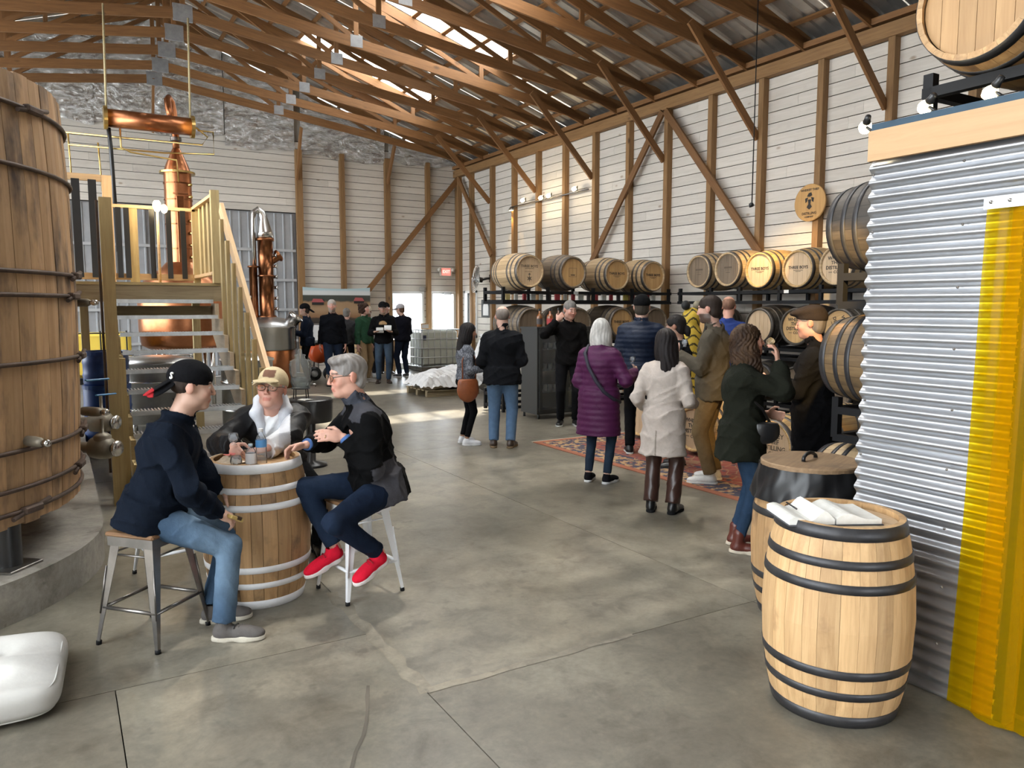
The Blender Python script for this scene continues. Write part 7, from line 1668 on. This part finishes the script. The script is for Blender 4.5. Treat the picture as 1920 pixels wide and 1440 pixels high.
person('tall man in navy quilted puffer jacket and black cap from behind', (6.18, 7.36), fdir((6.18, 7.36), 2), 1.97, res=MID, g=1.15, top=dict(col=(.006, .012, .030), fat=.034, hem=-.09, quilt=.05, mat=NYLON, collar=1.4), bot=dict(col=(0.006, 0.006, 0.0066), mat=CLOTH, fat=.006), shoes=dict(col=(0.0084, 0.0084, 0.0096), sole=(.6, .6, .58)), hair=('short', (.05, .04, .03)), cap=dict(col=(0.006, 0.006, 0.0066)),
       arms={'R': dict(l=(-0.2, -0.28, 1.1), curl=.7), 'L': dict(l=(0.22, -0.26, 1.08), curl=.7)})
person('woman with dark tied hair in profile behind the cream jacket', (6.04, 6.52), fdir((6.04, 6.52), -80), 1.74, res=MID, fem=True, head=(0, 6, 0), top=dict(col=(0.0096, 0.0102, 0.0114), fat=.018, hem=-.08, collar=1.5), bot=dict(col=(0.0072, 0.0072, 0.0084), fat=0), shoes=dict(col=(0.012, 0.012, 0.012), sole=(.03, .03, .03)), hair=('pony', (.014, .011, .010)), skin=(.33, .18, .12))
def vent(c, q, v, A): m = (np.abs(q[:, 0] - .03) < .005) & (q[:, 1] > .05) & (q[:, 2] < -.12); c[m] = (.20, .17, .14); return c
person('woman in cream blazer and brown leather trousers from behind', (4.58, 5.13), fdir((4.58, 5.13), 14), 1.64, res=.010, fem=True, g=1.05, head=(38, 4, 0), top=dict(col=(0.46, 0.4, 0.355), fat=.016, hem=-.36, flare=.02, collar=.6, colf=vent, name='blazer'), bot=dict(col=(0.042, 0.018, 0.013), mat=LEATH, fat=.012, hem=.10, flare=.012), shoes=dict(kind='boot', col=(0.006, 0.006, 0.0066), sole=(.012, .012, .013)),
       hair=('long', (.013, .010, .010)), arms={'R': dict(l=(-.24, -.20, 1.03), lp=(-.35, .6, -1), curl=.7), 'L': dict(l=(.24, -.14, .98), lp=(.35, .6, -1), curl=.7)}, skin=(.40, .23, .15))
person('tall bearded man in olive jacket and khaki trousers', (5.83, 5.78), fdir((5.83, 5.78), -78), 1.95, res=MID, g=1.12, head=(-4, 6, 0), top=dict(col=(0.082, 0.07, 0.052), fat=.022, hem=-.14, collar=1.2), bot=dict(col=(.15, .105, .055), mat=CLOTH, fat=.014, hem=.10), shoes=dict(kind='sneaker', col=(0.7, 0.69, 0.66), sole=(.72, .71, .68)), hair=('short', (.030, .020, .015)), beard=(.045, .03, .022, .9),
       arms={'L': dict(l=(.15, -.30, 1.20), lp=(.2, .5, -1), lh=(-.2, -.7, .6), ln=(-1, 0, .1), curl=.9), 'R': dict(l=(-0.2, -0.22, 1.08), curl=.7)}, skin=(.56, .33, .25))
hold_glass('small glass raised by the bearded man in olive jacket', (5.53, 5.90, 1.42))
person('balding man in royal blue shirt behind the bearded man', (8.35, 8.03), fdir((8.35, 8.03), 8), 1.98, res=MID, g=1.1, top=dict(col=(0.028, 0.05, 0.19), fat=.012, hem=-.1, collar=.4, sleeve=.9), bot=dict(col=(0.02, 0.022, 0.03)), shoes=dict(col=(0.03, 0.03, 0.03)), hair=('thin', (.22, .12, .08)), skin=(.64, .34, .25))
def wb_(c):
    bag(c, 'handbag', (.012, .012, .013), c['hp'] + V(-.13, -.14, .02), (.055, .11, .09), [tpt(c, (-.02, -.20, .08)), tpt(c, (-.13, -.12, .20)), tpt(c, (-.175, .0, .30)), tpt(c, (-.15, .08, .42)), tpt(c, (-.08, .05, .50))], .011)
    sg, sh, el, wr, hd, pn, cu_ = c['A']['R']; d = nrm(wr - el); ts = nrm(np.cross(d, (0, 0, 1))); u = np.cross(ts, d); mm = MB(); mm.tube([tuple(wr - d * .012 + .033 * (math.cos(a) * ts + math.sin(a) * u)) for a in [2 * math.pi * k / 18 for k in range(18)]], .0045, 6, closed=True); mm.build('bracelet', BRASS, c['root'])
person('woman with wavy brown hair in dark green top drinking from a glass', (4.38, 4.04), fdir((4.38, 4.04), 82), 1.70, res=.010, fem=True, g=1.06, head=(6, -8, 0), top=dict(col=(0.012, 0.0132, 0.009), fat=.030, hem=-.20, flare=.03, collar=.3, sleeve=.93, name='blouse'), bot=dict(col=(0.02, 0.04, 0.075), fade=(.05, .09, .15), fat=-.006, hem=.13), shoes=dict(kind='boot', col=(0.1, 0.024, 0.016), sole=(.55, .48, .38)),
       hair=('wavy', (.030, .016, .010), (.060, .033, .017)), arms={'R': dict(l=(-.07, -.235, 1.47), lp=(-.5, -.6, -.8), lh=(.12, .12, 1), ln=(.3, .9, -.1), curl=.75), 'L': dict(l=(0.14, -0.2, 1.05), curl=.7)}, skin=(.58, .32, .23), extra=wb_)
hold_glass('small glass tipped to the lips of the wavy-haired woman', (4.595, 4.03, 1.535), .9)
person('man in black coat and dark flat cap beside the near rack', (5.42, 4.22), fdir((5.42, 4.22), -84), 1.83, res=MID, g=1.12, head=(-4, 2, 0), top=dict(col=(0.006, 0.006, 0.0072), fat=.030, hem=-.30, collar=1.4, name='coat'), bot=dict(col=(0.0072, 0.0072, 0.0084), mat=CLOTH, fat=.008), shoes=dict(col=(0.0072, 0.0072, 0.0072), sole=(.02, .02, .02)), hair=('short', (.16, .14, .13)), cap=dict(col=(0.03, 0.022, 0.018), flat=True, brim=False),
       arms={'L': dict(l=(.14, -.34, 1.16), lp=(.2, .5, -1), lh=(-.1, -.9, .15), ln=(-.8, 0, -.5), curl=.85), 'R': dict(l=(-0.16, -0.28, 1.1), curl=.7)}, skin=(.58, .30, .23), beard=(.20, .12, .09, .35))
# ------------------------------------------------------------------ people near the back doors
person('man in dark cap and navy jacket in profile by the pot still', (5.14, 18.4), fdir((5.14, 18.4), -88), 1.90, res=FAR, g=1.05, top=dict(col=(0.012, 0.018, 0.034), fat=.02, hem=-.1), bot=dict(col=(0.006, 0.006, 0.0072), fat=.008), shoes=dict(col=(0.012, 0.012, 0.012)), hair=('short', (.04, .03, .025)), cap=dict(col=(0.0084, 0.0084, 0.0102), back=True), arms={'R': dict(l=(-0.12, -0.3, 1.12), curl=.7), 'L': dict(l=(0.12, -0.3, 1.12), curl=.7)})
person('grey-bearded man in dark quarter-zip pullover walking toward the camera', (5.52, 17.62), fdir((5.52, 17.62), 182), 2.00, res=FAR, g=1.24, top=dict(col=(0.0048, 0.0054, 0.0078), fat=.016, hem=-.08), bot=dict(col=(0.014, 0.022, 0.042), fat=.012), shoes=dict(col=(0.009, 0.009, 0.0102), sole=(.02, .02, .02)), hair=('short', (.42, .38, .34)), beard=(.30, .26, .22, .85), legs={'R': dict(a=(5.40, 17.48, .10)), 'L': dict(a=(5.68, 17.80, .12))}, skin=(.62, .33, .26))
person('person in grey jacket half hidden behind the green sweatshirt', (6.22, 18.7), fdir((6.22, 18.7), 15), 1.80, res=FAR, top=dict(col=(0.045, 0.045, 0.048), fat=.02, hem=-.06), bot=dict(col=(0.0072, 0.0072, 0.0084)), shoes=dict(col=(0.012, 0.012, 0.012)), hair=('short', (.22, .20, .18)), skin=(.66, .40, .32))
person('curly-haired youth in green sweatshirt and tan trousers', (6.42, 18.0), fdir((6.42, 18.0), 128), 1.92, res=FAR, head=(0, -6, 0), top=dict(col=(0.03, 0.085, 0.05), fat=.024, hem=-.08, collar=.4, name='sweatshirt'), bot=dict(col=(0.3, 0.21, 0.12), mat=CLOTH, fat=.014), shoes=dict(col=(0.3, 0.28, 0.25)), hair=('curly', (.045, .022, .014)), skin=(.70, .42, .34), arms={})
person('person in white cap and pale hoodie looking down', (7.02, 19.3), fdir((7.02, 19.3), 185), 1.86, res=FAR, head=(-10, 22, 0), top=dict(col=(0.5, 0.5, 0.52), fat=.03, hem=-.06, hood=1), bot=dict(col=(0.02, 0.02, 0.025)), shoes=dict(col=(0.5, 0.5, 0.5)), hair=('short', (.03, .02, .02)), cap=dict(col=(0.68, 0.62, 0.52)), skin=(.36, .21, .15))
person('man in black graphic hoodie and cap holding white boxes', (6.70, 17.45), fdir((6.70, 17.45), 180), 1.94, res=FAR, g=1.06, top=dict(col=(0.0054, 0.0054, 0.006), fat=.024, hem=-.07, hood=1, name='hoodie', colf=lambda c, q, v, A: np.where(((q[:, 1] < -.08) & ((q[:, 0] / .085) ** 2 + ((q[:, 2] - .36) / .06) ** 2 < 1) & (q[:, 2] > .345))[:, None], (.42, .27, .14), c)), bot=dict(col=(0.03, 0.05, 0.085), fade=(.06, .09, .13), fat=.006), shoes=dict(kind='boot', col=(0.035, 0.02, 0.014), sole=(.05, .04, .03)), hair=('short', (.05, .04, .03)), cap=dict(col=(0.0072, 0.0072, 0.0078)), beard=(.25, .17, .12, .6),
       arms={'R': dict(l=(-.18, -.26, 1.12), lp=(-.5, .5, -1), lh=(.5, -.6, .1), ln=(0, 0, 1), curl=.25), 'L': dict(l=(.18, -.26, 1.12), lp=(.5, .5, -1), lh=(-.5, -.6, .1), ln=(0, 0, 1), curl=.25)})
for i, (x, y, z, lb) in enumerate(((6.50, 17.13, 1.275, 'white takeout box on the left arm of the hooded man'), (6.68, 17.09, 1.28, 'white takeout box tilted up in front of the hoodie'))):
    t = thing('takeout_box', lb, 'box', (x, y, z), -.4); MB().cbox((0, 0, .035), (.17, .15, .07), .008).build('tray', WHITE, t); MB().cbox((0, .06 if i else .07, .09), (.17, .012, .10), .004, RX(R(-20 if i else -70))).build('lid', WHITE, t)
person('man in dark beanie behind the hooded man', (7.66, 19.72), fdir((7.66, 19.72), 172), 1.93, res=FAR, top=dict(col=(0.02, 0.02, 0.024), fat=.02, hem=-.06), bot=dict(col=(0.02, 0.02, 0.025)), shoes=dict(col=(0.012, 0.012, 0.012)), hair=('short', (.02, .02, .02)), cap=dict(col=(0.0072, 0.0072, 0.0084), brim=False), skin=(.5, .3, .24))
person('man in grey cap and navy hoodie with back turned', (7.72, 18.72), fdir((7.72, 18.72), -35), 1.90, res=FAR, g=1.12, head=(20, 10, 0), top=dict(col=(0.0072, 0.0078, 0.0132), fat=.034, hem=-.07, hood=1), bot=dict(col=(0.012, 0.018, 0.035), fat=.01), shoes=dict(kind='sneaker', col=(0.03, 0.03, 0.035), sole=(.7, .7, .7)), hair=('short', (.10, .05, .03)), cap=dict(col=(0.42, 0.4, 0.42)), arms={'R': dict(l=(-0.16, -0.28, 1.1), curl=.7), 'L': dict(l=(0.16, -0.28, 1.1), curl=.7)})
# striped yellow figure standing between the racks
fg = thing('carved_figure', 'yellow figure with dark wavy stripes standing between the racks', 'statue', (8.42, 8.85, 0))
F = Field((-.35, -.35, -.05), (.35, .35, 2.1), .014); F.frust((0, 0, 0), (.20, .18), (0, 0, 1.1), (.17, .15), .03).ell((0, 0, 1.2), (.20, .17, .45), .05).ell((0, 0, 1.66), (.15, .14, .16), .05)
put('figure_body', F.mesh('figure_body', NYLON, lambda v: np.where((np.sin(v[:, 2] * 48 + 2.5 * np.sin(np.arctan2(v[:, 0], v[:, 1]) * 3)) > .72)[:, None], (.05, .04, .02), (.62, .43, .06))), fg)
for sg in (-1, 1): F = Field((sg * .12 - .12, -.14, 1.72), (sg * .12 + .12, .14, 1.98), .011); F.ell((sg * .12, 0, 1.85), (.075, .06, .075), .02); put('figure_ear', F.mesh('figure_ear', NYLON, flat((.25, .22, .16) if sg > 0 else (.03, .03, .03))), fg)

pk = thing('snack_packet', 'small brown and gold packet in the hand of the man in navy jacket', 'packet', (.80, 4.405, .655), .4)
MB().cbox((0, 0, 0), (.085, .05, .022), .004, RY(.5)).build('wrapper', m_plain('gold_wrapper', (.48, .34, .12), .35), pk); MB().cbox((.012, 0, .004), (.036, .052, .024), .004, RY(.5)).build('dark_band', m_plain('brown_print', (.05, .025, .015), .4), pk)
